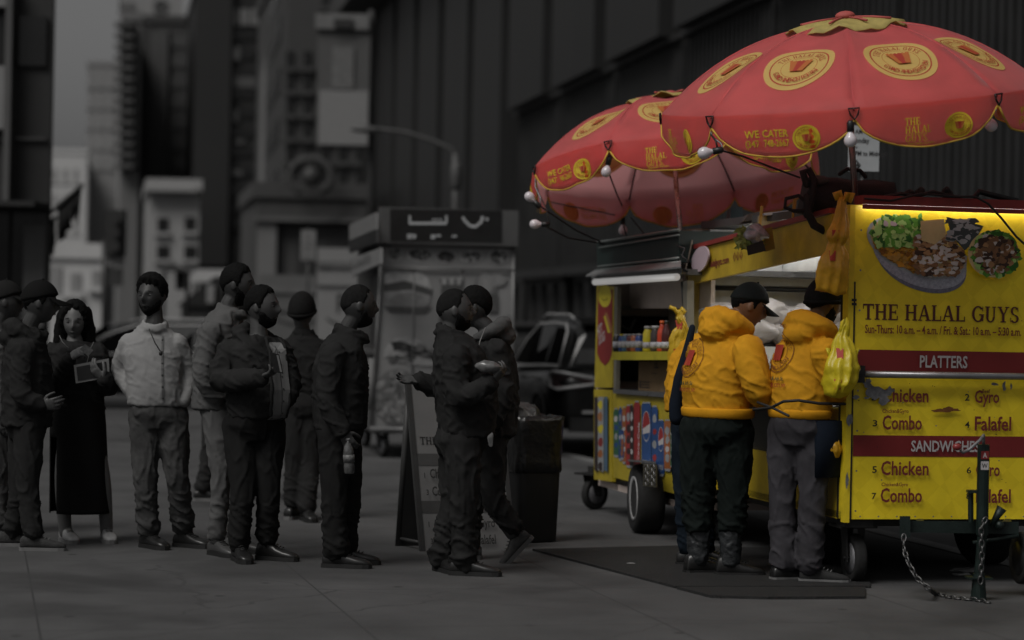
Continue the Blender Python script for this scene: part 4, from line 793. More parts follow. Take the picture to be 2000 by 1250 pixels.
for a in ((1205, 687, 'can', (.02, .02, .02), (.3, .3, .3), 'dark can at the far left end of the drinks shelf'), (1216, 687, 'can', B_, Yc, 'blue can with a yellow lid near the left of the shelf'), (1223, 687, 'can', (.04, .1, .2), (.4, .4, .4), 'light blue can right of the yellow lidded one'), (1232, 687, 'can', (.10, .02, .02), (.3, .3, .3), 'dark red can in the middle of the short cans'),
          (1240, 687, 'can', (.32, .1, .04), (.3, .3, .3), 'orange can between a dark red and a blue can'), (1249, 687, 'can', (.03, .06, .22), (.3, .3, .3), 'bright blue can beside the yellow jar'), (1265, 687, 'jar', Yc, (.3, .3, .3), 'yellow jar with a grey lid, widest on the shelf'), (1280, 687, 'jar', (.05, .04, .04), (.35, .35, .35), 'dark jar with a pale label right of the yellow jar'), (1292, 687, 'bottle', (.45, .05, .02), (.6, .12, .03), 'red sauce bottle with an orange cap'), (1301, 687, 'bottle', (.06, .015, .015), (.03, .03, .03), 'dark red bottle at the right end of the shelf')): drink(*a)
b0, b1, b2, b3 = P2(1247, 762, -.05), P2(1330, 768, -.05), P2(1330, 706, -.05), P2(1247, 706, -.05)
t = thing('cardboard_box', 'brown cardboard box with dark print under the drinks shelf', 'box', (b0 + b1) / 2); bm = BM(); slab(bm, [b0, b1, b2, b3], E1, .4); obj('carton', bm, M('cardboard', (.17, .11, .055), .85, var=.15, scale=8), t, world=True, bevel=.004)
P = Print(); wd = (b1 - b0).length; P.text('EIL', wd * .38, .17, .06, 1.0); P.text('—————', wd * .3, .12, .03, .8); P.text('■', .03, .02, .05, .8); [P.rect(.09, .02 + .02 * k, .3, .028 + .02 * k) for k in range(3)]
P.build('lettering', planar(b0, (b1 - b0).normalized(), Z, NS), [M('box_ink', (.03, .02, .015), .7)], t, off=.002)
# ------------------------------------------------------------------ umbrellas
fabv = M('red_valance', (.78, .036, .03), .5, var=.12, scale=7, bump=.3, bscale=14, trans=.6, tcol=(.98, .68, .68))
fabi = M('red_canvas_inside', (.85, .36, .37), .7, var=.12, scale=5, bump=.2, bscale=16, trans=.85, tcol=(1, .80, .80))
fab = M('red_canvas', (.88, .115, .12), .62, var=.2, scale=4, bump=.3, bscale=16, trans=.62, tcol=(.98, .62, .62), sheen=.35)
fabin = M('print_yellow', (.70, .58, .18), .6, var=.06, trans=.45, tcol=(1, .85, .5)); pr_red = M('print_red', (.42, .05, .03), .6, var=0, trans=.2); pr_or = M('print_orange', (.50, .15, .04), .6, var=0, trans=.2); pr_br = M('print_bright_yellow', (.68, .50, .03), .6, var=.05, trans=.08)
faint = M('print_inside', (.85, .60, .24), .7, var=.1, trans=.8, tcol=(1, .9, .6)); faint_r = M('print_inside_red', (.6, .16, .1), .7, var=0, trans=.7, tcol=(1, .5, .4))
piping = M('yellow_piping', (.50, .32, .04), .7); lining = M('orange_lining', (.6, .27, .07), .7, var=.2, scale=9, trans=.35)
blackm = M('black_iron', .012, .45, .3); bulbm = M('bulb_white', (.62, .57, .60), .12, var=0, spec=.6); polem = M('pole_steel', (.30, .22, .20), .28, .9, var=.2, stretch=(8, 8, .5)); sockm = M('socket_black', .012, .4)
def umbrella(label, cpx, cpy, Y, R, Hd, tilt_r, tilt_b, phi0, pole_px, hd, pole_tail):
    c = W(cpx, cpy, Y); t = thing('umbrella', label, 'umbrella', c, 0, 'umbrellas over the food carts')
    a, b = radians(tilt_r), radians(tilt_b); ux = V((cos(a), 0, sin(a))); uy = V((0, cos(b), sin(b))); uy = (uy - ux * uy.dot(ux)).normalized(); uz = ux.cross(uy)
    def rib(k, rho): f = radians(phi0 + 45 * k); return c + (ux * cos(f) + uy * sin(f)) * (R * rho) + uz * (Hd * (1 - rho ** 2.4))
    def can(k, u, rho, off=0.):
        A, B = rib(k, rho), rib(k + 1, rho); f = u + .5; p = A.lerp(B, f)
        p = p + uz * (.010 * noise.noise(p * 4.5 + V((k, 0, 0))) * min(1, rho * 2) * (1 - rho ** 6)) - uz * (.035 * 4 * f * (1 - f) * sin(pi * min(1, rho)) ) + (p - c - uz * (p - c).dot(uz)) * (.06 * 4 * f * (1 - f) * rho ** 3)
        return p + nrm(k, u, rho) * off if off else p
    def nrm(k, u, rho):
        e = .02; d1 = can(k, u + e, rho) - can(k, u - e, rho); d2 = can(k, u, rho + e) - can(k, u, max(.02, rho - e)); n = d1.cross(d2); n.normalize(); return n if n.dot(uz) > 0 else -n
    def vlen(u): return .065 + .19 * (max(0, 1 - (2 * u) ** 2)) ** .62
    def val(k, u, drop, off=0.):
        f = radians(phi0 + 45 * (k + u + .5)); out = ux * cos(f) + uy * sin(f)
        p = can(k, u, 1.0); rip = (.014 * sin(u * 19 + k * 2.3) + .022 * noise.noise(V((u * 7, k * 3.7, drop * 5)))) * min(1, drop / .15) + .02 * sin(pi * min(1, drop / .3))
        return p - uz * drop * .97 + out * (-.16 * drop + rip + off)
    bm = BM(); NU, NR = 12, 16
    for k in range(8):
        g = [[bm.verts.new(can(k, -.5 + i / NU, .04 + .96 * j / NR)) for i in range(NU + 1)] for j in range(NR + 1)]
        g += [[bm.verts.new(val(k, -.5 + i / NU, vlen(-.5 + i / NU) * j / 8)) for i in range(NU + 1)] for j in range(1, 9)]
        for r0, r1 in zip(g, g[1:]):
            for i in range(NU): bm.faces.new([r0[i], r0[i + 1], r1[i + 1], r1[i]]).material_index = 1 if len(g) - g[::-1].index(r0) - 1 >= NR else 0
    bmesh.ops.remove_doubles(bm, verts=bm.verts, dist=.0008)
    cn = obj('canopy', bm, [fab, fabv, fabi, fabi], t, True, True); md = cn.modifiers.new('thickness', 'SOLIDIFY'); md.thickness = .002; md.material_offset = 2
    bm = BM()
    for k in range(8): tube(bm, [val(k, -.5 + i / 18, vlen(-.5 + i / 18), .001) for i in range(19)], .006, 6)
    obj('piping', bm, piping, cn, True, True)
    bm = BM()      # seams along the ribs
    for k in range(8): tube(bm, [rib(k, .1 + .9 * j / 12) + uz * .001 for j in range(13)], .003, 5)
    obj('seam', bm, fab, cn, True, True)
    arc = R * 1.06
    for k in range(8):
        w_ = lambda rho: 2 * rho * R * sin(radians(22.5))
        top = lambda x, y, d, k=k: can(k, max(-.5, min(.5, x / w_(.70 - y / arc))), .70 - y / arc, d)
        P = Print(); medallion(P, 0, 0, .205, 0, 1, 2); P.build('emblem', top, [fabin, pr_red, pr_or], cn, off=.004)
        P = Print(); medallion(P, 0, 0, .205, 0, 1, 2, full=False); P.build('emblem', lambda x, y, d, top=top: top(x, y, -d), [faint, faint_r, faint_r], cn, off=.006)
        vl = lambda x, y, d, k=k: val(k, max(-.5, min(.5, x / w_(1.))), .15 - y, d)
        P = Print(); P.ring(.155, .0, 0, .075, 0, 30, 3); medallion(P, .155, 0, .075, 0, 1, 2, ground=False); P.build('emblem', vl, [pr_br, pr_red, pr_or], cn, off=.004); P = Print()
        if k % 2 == 0: P.text_fit('WE CATER', -.19, .06, .015, .042, 0); P.text_fit('(347) 748-2667', -.19, .06, -.04, .04, 0)
        else:
            for i, s in enumerate(('THE', 'HALAL', 'GUYS.')): P.serif(s, -.15, .026 - .047 * i, .042, .78, 0)
            P.text_fit('GYRO AND CHICKEN', -.14, .0, -.085, .010, 0)
        P.build('lettering', vl, [pr_br, pr_red, pr_or], cn, off=.004)
        vi = lambda x, y, d, vl=vl: vl(x, y, -d); P2_ = Print(); P2_.ring(.155, .0, 0, .075, 0, 24, 2); P2_.ring(.155, 0, .058, .062, 1, 24); P2_.build('emblem', vi, [faint, faint_r], cn, off=.005); P2_ = Print()
        if k % 2 == 0: P2_.text_fit('WE CATER', -.19, .06, .015, .042, 0); P2_.text_fit('(347) 748-2667', -.19, .06, -.04, .04, 0)
        else:
            for i, s in enumerate(('THE', 'HALAL', 'GUYS.')): P2_.serif(s, -.15, .026 - .047 * i, .042, .78, 0)
        P2_.build('lettering', vi, [faint, faint_r], cn, off=.005)
    hub = c + uz * (Hd * .55)
    for k in range(8):
        bm = BM(); tube(bm, [rib(k, .06 + .94 * j / 10) - uz * .014 for j in range(11)], .006, 6); tube(bm, [hub, rib(k, .5) - uz * .014], .005, 6); rb = obj('rib', bm, blackm, t, True, True)
        f = radians(phi0 + 45 * k); out = ux * cos(f) + uy * sin(f); tp = rib(k, 1.) + out * .012; sd_ = uz.cross(out)
        bm = BM(); tube(bm, [tp - uz * .0 - sd_ * .03, tp + sd_ * .03, tp + sd_ * .02 - uz * .035, tp - uz * .062, tp - sd_ * .02 - uz * .035], .006, 6, closed=True); obj('hook', bm, blackm, rb, True, True)
    bm = BM(); n = 48; g = []
    for j in range(5):
        rho = .02 + .30 * j / 4; g.append([bm.verts.new(c + (ux * cos(2 * pi * i / n) + uy * sin(2 * pi * i / n)) * (R * rho) + uz * (Hd * (1.06 - rho ** 2.15) - .02 * (j / 4) ** 3 + (.016 * sin(i * 2 * pi / 8 * 1.0) + .012 * sin(i * 1.7)) * (j / 4) ** 2)) for i in range(n)])
    for r0, r1 in zip(g, g[1:]):
        for i in range(n): bm.faces.new([r0[i], r0[(i + 1) % n], r1[(i + 1) % n], r1[i]])
    bm.faces.new(g[0]); v_ = obj('vent', bm, M('cream_vent', (.50, .40, .13), .7, var=.25, scale=14, trans=.3), t, True, True); md = v_.modifiers.new('thickness', 'SOLIDIFY'); md.thickness = .006
    bm = BM(); ball(bm, c + uz * (Hd * 1.07 + .01), (.06, .06, .03), ux, uy, uz); [tube(bm, [c + (ux * cos(q) + uy * sin(q)) * R * r + uz * (Hd * (1.07 - r ** 2.15)) for r in (.05, .16, .25)], .008, 5) for q in [i * pi / 4 + .3 for i in range(8)]]; obj('vent_print', bm, M('vent_red', (.4, .08, .07), .7), v_, True, True)
    bm = BM(); tube(bm, [c + uz * Hd, pole_px[0]] + pole_px[1:], .019, 12); pl = obj('pole', bm, polem, t, True, True)
    if pole_tail:
        bm = BM(); tube(bm, pole_tail, .03, 12); obj('pole_sleeve', bm, M('sleeve_grey', .06, .35, .7, var=.3), pl, True, True)
    return rib, val, c
Y1, Y2 = 13.72, 16.9
r1, v1, c1 = umbrella('red umbrella nearest the camera over the menu end of the near cart', 1661, 193, Y1, 1.125, .45, 6.0, 7.5, -143, [W(1664, 290, 13.75), W(1676, 470, 13.72)], 0, [W(1674, 450, 13.715), W(1680, 556, 13.715)])
r2, v2, c2 = umbrella('red umbrella farther back, showing its pink underside, over the drinks cart', 1318, 326, Y2, 1.065, .50, 4.5, -9.0, -164, [W(1322, 380, 16.6), W(1340, 560, 16.3)], 0, [W(1337, 550, 16.29), W(1343, 626, 16.25)])
# strings of bulbs
def bulb(par, p, q, top):
    """glass at p, socket towards q, hanging from top"""
    p, q = V(p), V(q); d = (q - p).normalized(); bm = BM(); prof = [(.004, -.036), (.018, -.033), (.031, -.02), (.036, 0), (.033, .016), (.022, .034), (.014, .046), (.013, .056)]
    lathe(bm, prof, p, d, 18); b = obj('bulb', bm, bulbm, par, True, True)
    bm = BM(); lathe(bm, [(.015, .05), (.02, .052), (.02, .10), (.012, .112)], p, d, 14); obj('socket', bm, sockm, b, True, True)
    if top is not None:
        bm = BM(); e = p + d * .11; pts = [e, e.lerp(V(top), .35) + V((.012, 0, 0)), e.lerp(V(top), .7) - V((.01, 0, 0)), V(top)]; tube(bm, pts, .005, 6); obj('hanger', bm, gal, b, True, True)
for lab, bl, cords in (
    ('string of white bulbs hung from the rim hooks of the nearer umbrella', [(1375, 299, 1402, 294, r1(0, 1.), 12.95), (1661, 275, 1661, 262, r1(1, 1.), 12.62), (1936, 245, 1927, 230, r1(2, 1.), 12.95)], [[W(1402, 292, 12.95), W(1450, 305, 13.2), W(1510, 328, 13.7), W(1562, 347, 14.2)], [r1(0, 1.) - Z * .1, W(1398, 275, 12.95), W(1402, 292, 12.95)]]),
    ('string of white bulbs hung from the rim hooks of the farther umbrella', [(1184, 336, 1187, 322, r2(1, 1.), 16.0), (1034, 384, 1042, 392, r2(0, 1.), 16.5), (1044, 438, 1062, 438, r2(0, 1.), 16.8), (1217, 451, 1216, 432, r2(-1, 1.), 17.9)], [[W(1040, 392, 16.5), W(1080, 420, 16.9), W(1125, 450, 17.3), W(1172, 472, 17.8)], [W(1062, 440, 16.8), W(1110, 465, 17.2), W(1180, 476, 17.8)], [W(1190, 340, 16.0), W(1205, 380, 17), W(1215, 402, 17.9), W(1216, 430, 17.9)], [W(1232, 425, 17.9), W(1265, 465, 17.6), W(1280, 490, 17.4)], [W(1216, 400, 17.9), W(1212, 420, 17.9), W(1222, 455, 17.8), W(1226, 475, 17.6)]])):
    t = thing('string_lights', lab, 'string lights', W(bl[0][0], bl[0][1], bl[0][5]), 0, 'strings of bulbs under the umbrellas')
    for px, py, qx, qy, top, Y in bl: bulb(t, W(px, py, Y), W(qx, qy, Y), top - Z * .09)
    bm = BM()
    for cpts in cords: tube(bm, cpts, .006, 6)
    obj('cord', bm, M('cord_black', .01, .6), t, True, True)

# ------------------------------------------------------------------ things on and round the near cart
orbag = M('orange_yellow_bag', (.58, .31, .018), .38, var=.22, scale=9, bump=.5, bscale=28, trans=.15); ybag = M('lemon_bag', (.62, .50, .02), .35, var=.2, scale=8, bump=.5, bscale=24, trans=.2)
def crumple(bm, amp, fr, seed):
    for v in bm.verts:
        d = V((noise.noise(v.co * fr + V((seed, 0, 0))), noise.noise(v.co * fr + V((0, seed, 7))), noise.noise(v.co * fr + V((3, 5, seed)))))
        v.co += d * amp
def bag(name, label, rings, Y, m, loops=(), seed=1, prints=True):
    """rings: (px, py, half width px, half depth m)"""
    s = F / Y; t = thing(name, label, 'bag', W(rings[-1][0], rings[-1][1], Y)); bm = BM(); R = []
    P_ = [];
    for (x, y, hw, hd) in rings: P_.append((W(x, y, Y), hw / s, hd))
    fine = []
    for (p, a, d), (p2, a2, d2) in zip(P_, P_[1:]):
        for i in range(5): f = i / 5; fine.append((p.lerp(p2, f), a + (a2 - a) * f, d + (d2 - d) * f))
    fine.append(P_[-1])
    seg = 40
    for p, a, d in fine:
        R.append([bm.verts.new(p + V((cos(2 * pi * k / seg) * a * (1 + .07 * sin(5 * 2 * pi * k / seg + seed)), sin(2 * pi * k / seg) * d * (1 + .12 * sin(9 * 2 * pi * k / seg + seed * 2)), 0))) for k in range(seg)])
    for a, b in zip(R, R[1:]):
        for k in range(seg): bm.faces.new([a[k], a[(k + 1) % seg], b[(k + 1) % seg], b[k]])
    bm.faces.new(R[0]); bm.faces.new(R[-1][::-1]); crumple(bm, .022, 9, seed); crumple(bm, .008, 30, seed + 4); o = obj('bag_body', bm, m, t, True, True)
    for lp in loops:
        bm = BM(); pts = [W(x, y, Y - .01) for x, y in lp]; tube(bm, pts, [.012] + [.018] * (len(pts) - 2) + [.012], 8); crumple(bm, .008, 30, seed); obj('bag_handle', bm, m, t, True, True)
    if prints:
        bv = BVHTree.FromPolygons([V(v.co) for v in o.data.vertices], [tuple(p.vertices) for p in o.data.polygons]); og = origin(t)
        for k, (x, y, hw, hd) in enumerate(rings[2:-1:2]):
            P = Print(); P.poly([(-.016, -.03), (.016, -.03), (.02, .03), (-.02, .03)], 0)
            def f(u, v_, d, x=x, y=y):
                p = W(x, y, Y) - og + V((u - .02, -1, v_)); h = bv.ray_cast(p, V((0, 1, 0)))
                return og + (h[0] if h[0] is not None else p + V((0, 1.1, 0))) + V((0, -d - .002, 0))
            P.build('print', f, [pr_red], t)
    return t
bag('bag', 'bunch of orange yellow plastic bags tied to the pole beside the menu panel', [(1648, 385, 8, .03), (1640, 420, 14, .05), (1636, 460, 20, .07), (1634, 475, 14, .06), (1630, 500, 27, .07), (1626, 540, 31, .06), (1622, 572, 32, .045)], 13.42, orbag, [((1636, 390), (1632, 378), (1640, 376), (1646, 388)), ((1650, 392), (1655, 378), (1664, 378), (1658, 395))], 3)
bag('bag', 'lemon yellow takeaway bag with handles hanging full at the cart corner', [(1650, 626, 4, .015), (1646, 655, 12, .03), (1644, 690, 26, .07), (1642, 720, 34, .11), (1638, 750, 33, .12), (1634, 770, 22, .09), (1632, 777, 10, .05)], 13.32, ybag, [((1640, 660), (1646, 630), (1650, 622), (1653, 640), (1654, 665)), ((1625, 690), (1618, 680), (1622, 700)), ((1664, 690), (1674, 682), (1668, 705))], 9)
bag('bag', 'knotted yellow plastic bag hanging on the pole between the two carts', [(1322, 603, 5, .02), (1326, 620, 10, .03), (1332, 634, 7, .03), (1330, 650, 16, .05), (1326, 690, 20, .05), (1322, 730, 17, .04), (1318, 752, 14, .03)], 15.7, M('deep_yellow_bag', (.52, .34, .02), .4, var=.22, scale=9, bump=.5, bscale=26, trans=.15), [((1326, 618), (1318, 604), (1308, 600)), ((1330, 620), (1338, 608), (1330, 602))], 5)
bag('rag', 'small crumpled yellow rag stuffed beside the lower cart door', [(1630, 850, 8, .02), (1628, 865, 14, .04), (1631, 880, 14, .04), (1632, 892, 7, .02)], 13.55, orbag, [], 13, False)
# backpack on the roof
t = thing('backpack', 'black backpack with dangling straps lying on the cart roof beside the pole', 'backpack', W(1650, 392, 14.0)); bkm = M('backpack_black', .011, .8, var=.3, scale=20, bump=.3, bscale=90)
bm = BM(); s = F / 14.0; pr = [(1562, 392, 12), (1572, 372, 40), (1590, 368, 44), (1630, 372, 46), (1670, 378, 44), (1710, 376, 44), (1740, 376, 38), (1752, 392, 14)]
loft(bm, [(W(x, y + 16, 14.0), V((0, .16, 0)), V((0, 0, h * .85 / s))) for x, y, h in pr], 24, 3); crumple(bm, .03, 9, 2); obj('pack', bm, bkm, t, True, True)
for nm, pts, r in (('strap', [(1575, 360), (1568, 335), (1580, 332), (1590, 350), (1582, 400), (1576, 420)], .022), ('strap', [(1580, 400), (1560, 382), (1535, 388), (1533, 405), (1550, 412), (1575, 412)], .012), ('strap', [(1576, 385), (1578, 415), (1590, 440), (1612, 452), (1622, 440), (1635, 410)], .026), ('top_handle', [(1640, 340), (1655, 330), (1680, 333), (1690, 345)], .012)):
    bm = BM(); tube(bm, [W(x, y, 13.78) for x, y in pts], r, 8, True); obj(nm, bm, bkm, t, True, True)
bm = BM(); ball(bm, W(1598, 352, 13.84), (.07, .02, .03)); obj('patch', bm, M('patch_grey', .05, .8), t, True, True)
# clutter on the roofs
def clutter(name, label, cat, pts, Y, dep, m, **k):
    t = thing(name, label, cat, W(*pts[0], Y)); bm = BM(); slab(bm, [W(x, y, Y) for x, y in pts], (0, 1, 0), dep); obj('piece', bm, m, t, world=True, bevel=.006); return t
def mesh_thing(name, label, cat, bm, m, smooth=False, group=None):
    o = obj(name, bm, m, None, smooth); c = sum((v.co for v in o.data.vertices), V()) / len(o.data.vertices); c.z = min(v.co.z for v in o.data.vertices)
    for v in o.data.vertices: v.co -= c
    o.location = c; return tag(o, label, cat, group)
def sl(pts, Y, dep): bm = BM(); slab(bm, [W(x, y, Y) for x, y in pts], (0, 1, 0), dep); return bm
mesh_thing('tray', 'white foam tray lying on the cart roof left of the backpack', 'tray', sl([(1492, 416), (1600, 404), (1600, 418), (1494, 420)], 15.0, .4), M('foam_white', (.40, .40, .42), .6))
mesh_thing('carton', 'flattened tan carton on the cart roof under the white tray', 'box', sl([(1484, 452), (1580, 430), (1580, 418), (1486, 420)], 15.1, .4), M('carton_tan', (.20, .15, .08), .8))
mesh_thing('carton', 'dark brown carton on the cart roof left of the tan one', 'box', sl([(1452, 432), (1488, 428), (1488, 412), (1462, 418)], 15.4, .3), M('carton_dark', (.04, .03, .025), .8))
mesh_thing('wooden_stake', 'short yellow wooden stake leaning at the left end of the roof edge', 'stake', sl([(1482, 440), (1487, 440), (1491, 404), (1486, 402)], 14.9, .03), M('stake_wood', (.34, .2, .04), .7))
mesh_thing('wooden_stake', 'yellow wooden stake standing up just left of the backpack', 'stake', sl([(1547, 425), (1553, 424), (1556, 388), (1550, 388)], 14.6, .03), M('stake_wood', (.34, .2, .04), .7))
mesh_thing('plank', 'pale wooden plank across the gap between the two cart roofs', 'plank', sl([(1332, 453), (1398, 448), (1398, 444), (1332, 449)], 16.6, .08), M('plank_pale', (.26, .21, .14), .8))
mesh_thing('plastic_crate', 'dull blue crate standing behind the roof clutter of the near cart', 'crate', sl([(1425, 442), (1452, 438), (1450, 404), (1428, 406)], 16.2, .3), M('crate_blue', (.045, .07, .075), .7))
def rough(pts, amp, fr, m, nm, lb, ct, r, dep=.03, n=1, Y=14):
    bm = BM()
    for px, py, rx, ry in pts: ball(bm, W(px, py, Y), (rx, dep, ry), seg=16)
    crumple(bm, amp, fr, 2.0); return mesh_thing(nm, lb, ct, bm, m, True)
t = thing('herb_bag', 'clear bag of green herbs clipped to the top of the yellow header', 'bag', W(1480, 470, 14.6)); bm = BM()
rg = random.Random(5)
for _ in range(120):
    p = W(rg.uniform(1440, 1490), rg.uniform(448, 485), 14.45 + rg.uniform(-.03, .03)); d = V((rg.uniform(-1, 1), rg.uniform(-.3, .3), rg.uniform(-1, 1))) * .035; e = V((d.z, .01, -d.x)) * .35
    try: bm.faces.new([bm.verts.new(p - d), bm.verts.new(p + e), bm.verts.new(p + d), bm.verts.new(p - e)])
    except Exception: pass
obj('herbs', bm, M('herb_green', (.20, .24, .06), .6, var=.7, scale=25), t, world=True)
bm = BM(); ball(bm, W(1476, 458, 14.42), (.075, .04, .05), seg=20); crumple(bm, .03, 25, 4); obj('plastic', bm, M('clear_crumpled', (.28, .28, .31), .12, var=.5, scale=20, spec=.8), t, True, True)
mesh_thing('card', 'dark square card tilted against the header under the herb bag', 'card', sl([(1461, 499), (1496, 490), (1490, 470), (1458, 481)], 14.4, .01), M('card_dark', .012, .6))
mesh_thing('card', 'dull yellow card leaning against the header right of the herb bag', 'card', sl([(1494, 492), (1514, 486), (1508, 443), (1490, 448)], 14.48, .01), M('card_dull', (.22, .16, .03), .7))
bm = BM(); slab(bm, [PS(x, y, .07) for x, y in ell(1370, 506, 15, 26, radians(18))[:-1]], NS, .012)
mesh_thing('paper_disc', 'pale pink oval paper hung at the far end of the yellow header', 'paper', bm, M('pale_pink', (.42, .34, .38), .6, var=.06))
def cord(label, pts, r, name='cable', m=None):
    bm = BM(); tube(bm, pts, r, 7, True); return mesh_thing(name, label, 'cable', bm, m or M('cable_black', .010, .55), True)
cord('black cable running along the top of the menu panel and drooping over its right corner', [PE(1690, 388, .1), PE(1740, 392, .1), PE(1800, 378, .1), PE(1860, 384, .1), PE(1905, 384, .12), PE(1930, 398, .12), PE(1955, 425, .11), PE(1985, 462, .1), PE(2010, 485, .1)], .007)
cord('tangled black cable lying on the roof above the menu panel', [PE(1730, 384, .02), PE(1760, 378, .05), PE(1790, 384, .03), PE(1822, 374, .06), PE(1846, 380, .0), PE(1875, 386, .04)], .011)
cord('black hose rising from the cart roof at the right edge of the picture', [PE(1905, 384, -.2), PE(1912, 374, -.2), PE(1935, 380, -.2), PE(1985, 392, -.2)], .018, 'hose')
bm = BM(); [ball(bm, PE(x, y, -.03), (.03, .03, .025)) for x, y in ((1775, 380), (1795, 376), (1847, 374), (1852, 382))]; crumple(bm, .02, 20, 1); mesh_thing('rope_bundle', 'small dark bundle of rope ends lying on the roof above the menu', 'rope', bm, M('bundle_dark', .015, .8), True)
cord('bundle of thin black wires tied round the pole between the two carts', [W(1322, 480, 16.2), W(1338, 486, 16.1), W(1332, 500, 16.1), W(1345, 510, 16.0), W(1330, 520, 16.1), W(1342, 530, 16.0), W(1318, 522, 16.2)], .008)
cord('pale wire hanging down beside the far pole', [W(1352, 470, 16.2), W(1346, 500, 16.2), W(1338, 530, 16.2), W(1342, 580, 16.2), W(1352, 620, 16.1)], .006, m=M('wire_pale', (.16, .13, .1), .6))
for k, (x, Ys) in enumerate(((1352, .18), (1375, .6), (1400, 1.0))): pass
# bread bags inside the near cart
for k in range(6):
    s_ = SL - .30; c = L1(.16 + .24 * k, s_, 1.47 + .02 * (k % 2)); bm = BM(); ball(bm, c, (.20, .10, .085), E1, SD, Z, seg=28); ball(bm, c + Z * .12 + E1 * .05, (.19, .1, .08), E1, SD, Z, seg=20); crumple(bm, .05, 7, k * 1.7); crumple(bm, .022, 19, k * 2.7)
    mesh_thing('bread_bag', 'clear bag of flat breads piled behind the serving window of the near cart', 'bag', bm, M('bread_wrap', (.50, .47, .46), .3, var=.15, scale=7, spec=.5), True, 'bread bags piled behind the serving window')
# curbside notice behind the cart
text_sign('notice_sign', 'white notice with a black arrow on a post under the nearer umbrella', 'sign', 1656, 246, 1718, 334, 17.5, [('8 AM', .82, .10, 'l'), ('Monday', .62, .11, 'l'), ('thru', .50, .07, 'l'), ('8 PM to Midnight', .34, .10, 'l'), ('→', .02, .25, 'l')], M('notice_white', (.34, .36, .37), .5, var=.08), ink, True, .01)

# ------------------------------------------------------------------ kiosk
KT = radians(9.3); KD = V((-sin(KT), cos(KT), 0)); KE = V((cos(KT), sin(KT), 0)); KY = 24.9; ko = G(722, 896); ko = V((W(724, 840, KY).x, KY, 0)); KW = 1.545
ks = thing('food_kiosk', 'grey metal food kiosk with a dotted lamp sign on top and food pictures', 'kiosk', ko)
def K3(a, s, z): return ko + KE * a + KD * s + V((0, 0, z))
def kb_(bm, a0, a1, s0, s1, z0, z1): box(bm, K3((a0 + a1) / 2, (s0 + s1) / 2, (z0 + z1) / 2), (a1 - a0, s1 - s0, z1 - z0), (KE, KD))
def KP(px, py, d=0.): return on_plane(px, py, ko - KD * d, KD)
def ka(px, py): p = KP(px, py); return ((p - ko).dot(KE), p.z)
def KS(px, py, d=0.): return on_plane(px, py, ko - KE * d, KE)
km = M('kiosk_metal', (.10, .10, .10), .4, .3, var=.15, scale=2); kd = M('kiosk_dark', .022, .5)
zK = ka(860, 478)[1]; zT = ka(860, 408)[1]; zb_ = ka(860, 842)[1]
def pk(name, bm, m, par=ks, smooth=False, bevel=0.): return obj(name, bm, m, par, smooth, True, bevel)
bm = BM(); kb_(bm, 0.05, KW, 0, .04, zb_, zK); fp = pk('front_panel', bm, M('kiosk_panel', (.20, .20, .20), .5, .0, var=.12, scale=2), bevel=.01)
bm = BM(); kb_(bm, 0.04, KW, .045, 2.3, 2.35, 2.42); kb_(bm, KW - .03, KW, .045, 2.3, zb_, 2.4); kb_(bm, .04, KW, 2.26, 2.3, zb_, 2.4); kb_(bm, .04, .07, .045, 2.3, zb_, 1.15); pk('wall', bm, km)
bm = BM(); kb_(bm, 0.05, KW + .01, -.10, .12, zK, zT); bx_ = pk('sign_box', bm, km, bevel=.015)
bm = BM(); slab(bm, [KP(762, 470, .105), KP(980, 473, .105), KP(980, 411, .105), KP(762, 408, .105)], -KD, .004); sb = pk('sign_face', bm, M('sign_face_black', .012, .35), bx_)
P = Print(); dm = M('lamp_dots', (.06, .06, .06), .5, var=0, emit=(1, 1, 1, .13))
def dot(px, py, r=2.2): a, z = ka(px, py); P.rect(a - r / 181, z - r / 181, a + r / 181, z + r / 181, 0)
for i in range(14): dot(799 + i * 5.2, 437, 2.6)
for y in (424, 429, 434): dot(798, y, 2.2); dot(869, y, 2.2)
for x in (844, 851, 858): dot(x, 430, 2)
for x, y in ((902, 427), (905, 432), (909, 436), (913, 440), (918, 442.5), (923, 443), (928, 442), (932, 438), (936, 435), (938, 430), (939, 426), (948, 429)): dot(x, y, 2.7)
for x, y in ((795, 460), (799, 460), (804, 460), (808, 461), (795, 465), (800, 465), (807, 465), (841, 461), (846, 461), (841, 465), (845, 465), (852, 461), (856, 461), (882, 462), (887, 462)): dot(x, y, 2)
P.build('lamp_dots', planar(ko - KD * .11, KE, Z, -KD), [dm], sb)
bm = BM(); [tube(bm, [KP(745, y, .03), KP(1004, y + 5, .03)], .012, 6) for y in (479, 523)]; [tube(bm, [KP(x, 524, .01), KP(x - 6, 840, .01)], .008, 6) for x in (809, 903)]; tube(bm, [KP(747, 480, .02), KP(724, 842, .02)], .02, 6); tube(bm, [KP(1003, 480, .02), KP(1001, 842, .02)], .02, 6); tube(bm, [KP(722, 838, .05), KP(1001, 842, .05)], .03, 8); pk('frame', bm, M('kiosk_frame', (.14, .14, .14), .4, .3), smooth=True)
GM = [M('photo_grey_%d' % i, g_, .55, var=.25, scale=12) for i, g_ in enumerate((.016, .03, .065, .12, .19, .26, .32))]
P = Print(); rk = random.Random(8)
def kp_(pts, mi): P.poly([ka(x, y) for x, y in pts], mi)
def ksc(f, b, n, s, mats, asp=1.):
    for c in range(n * 5):
        if n <= 0: return
        x, y = rk.uniform(b[0], b[2]), rk.uniform(b[1], b[3])
        if f(x, y): P.k += .4; P.p.append(([ka(*q) for q in blob(x, y, s * asp * rk.uniform(.6, 1.3), s * rk.uniform(.6, 1.3), 7, .4, rk)], rk.choice(mats), P.k * .00012)); n -= 1
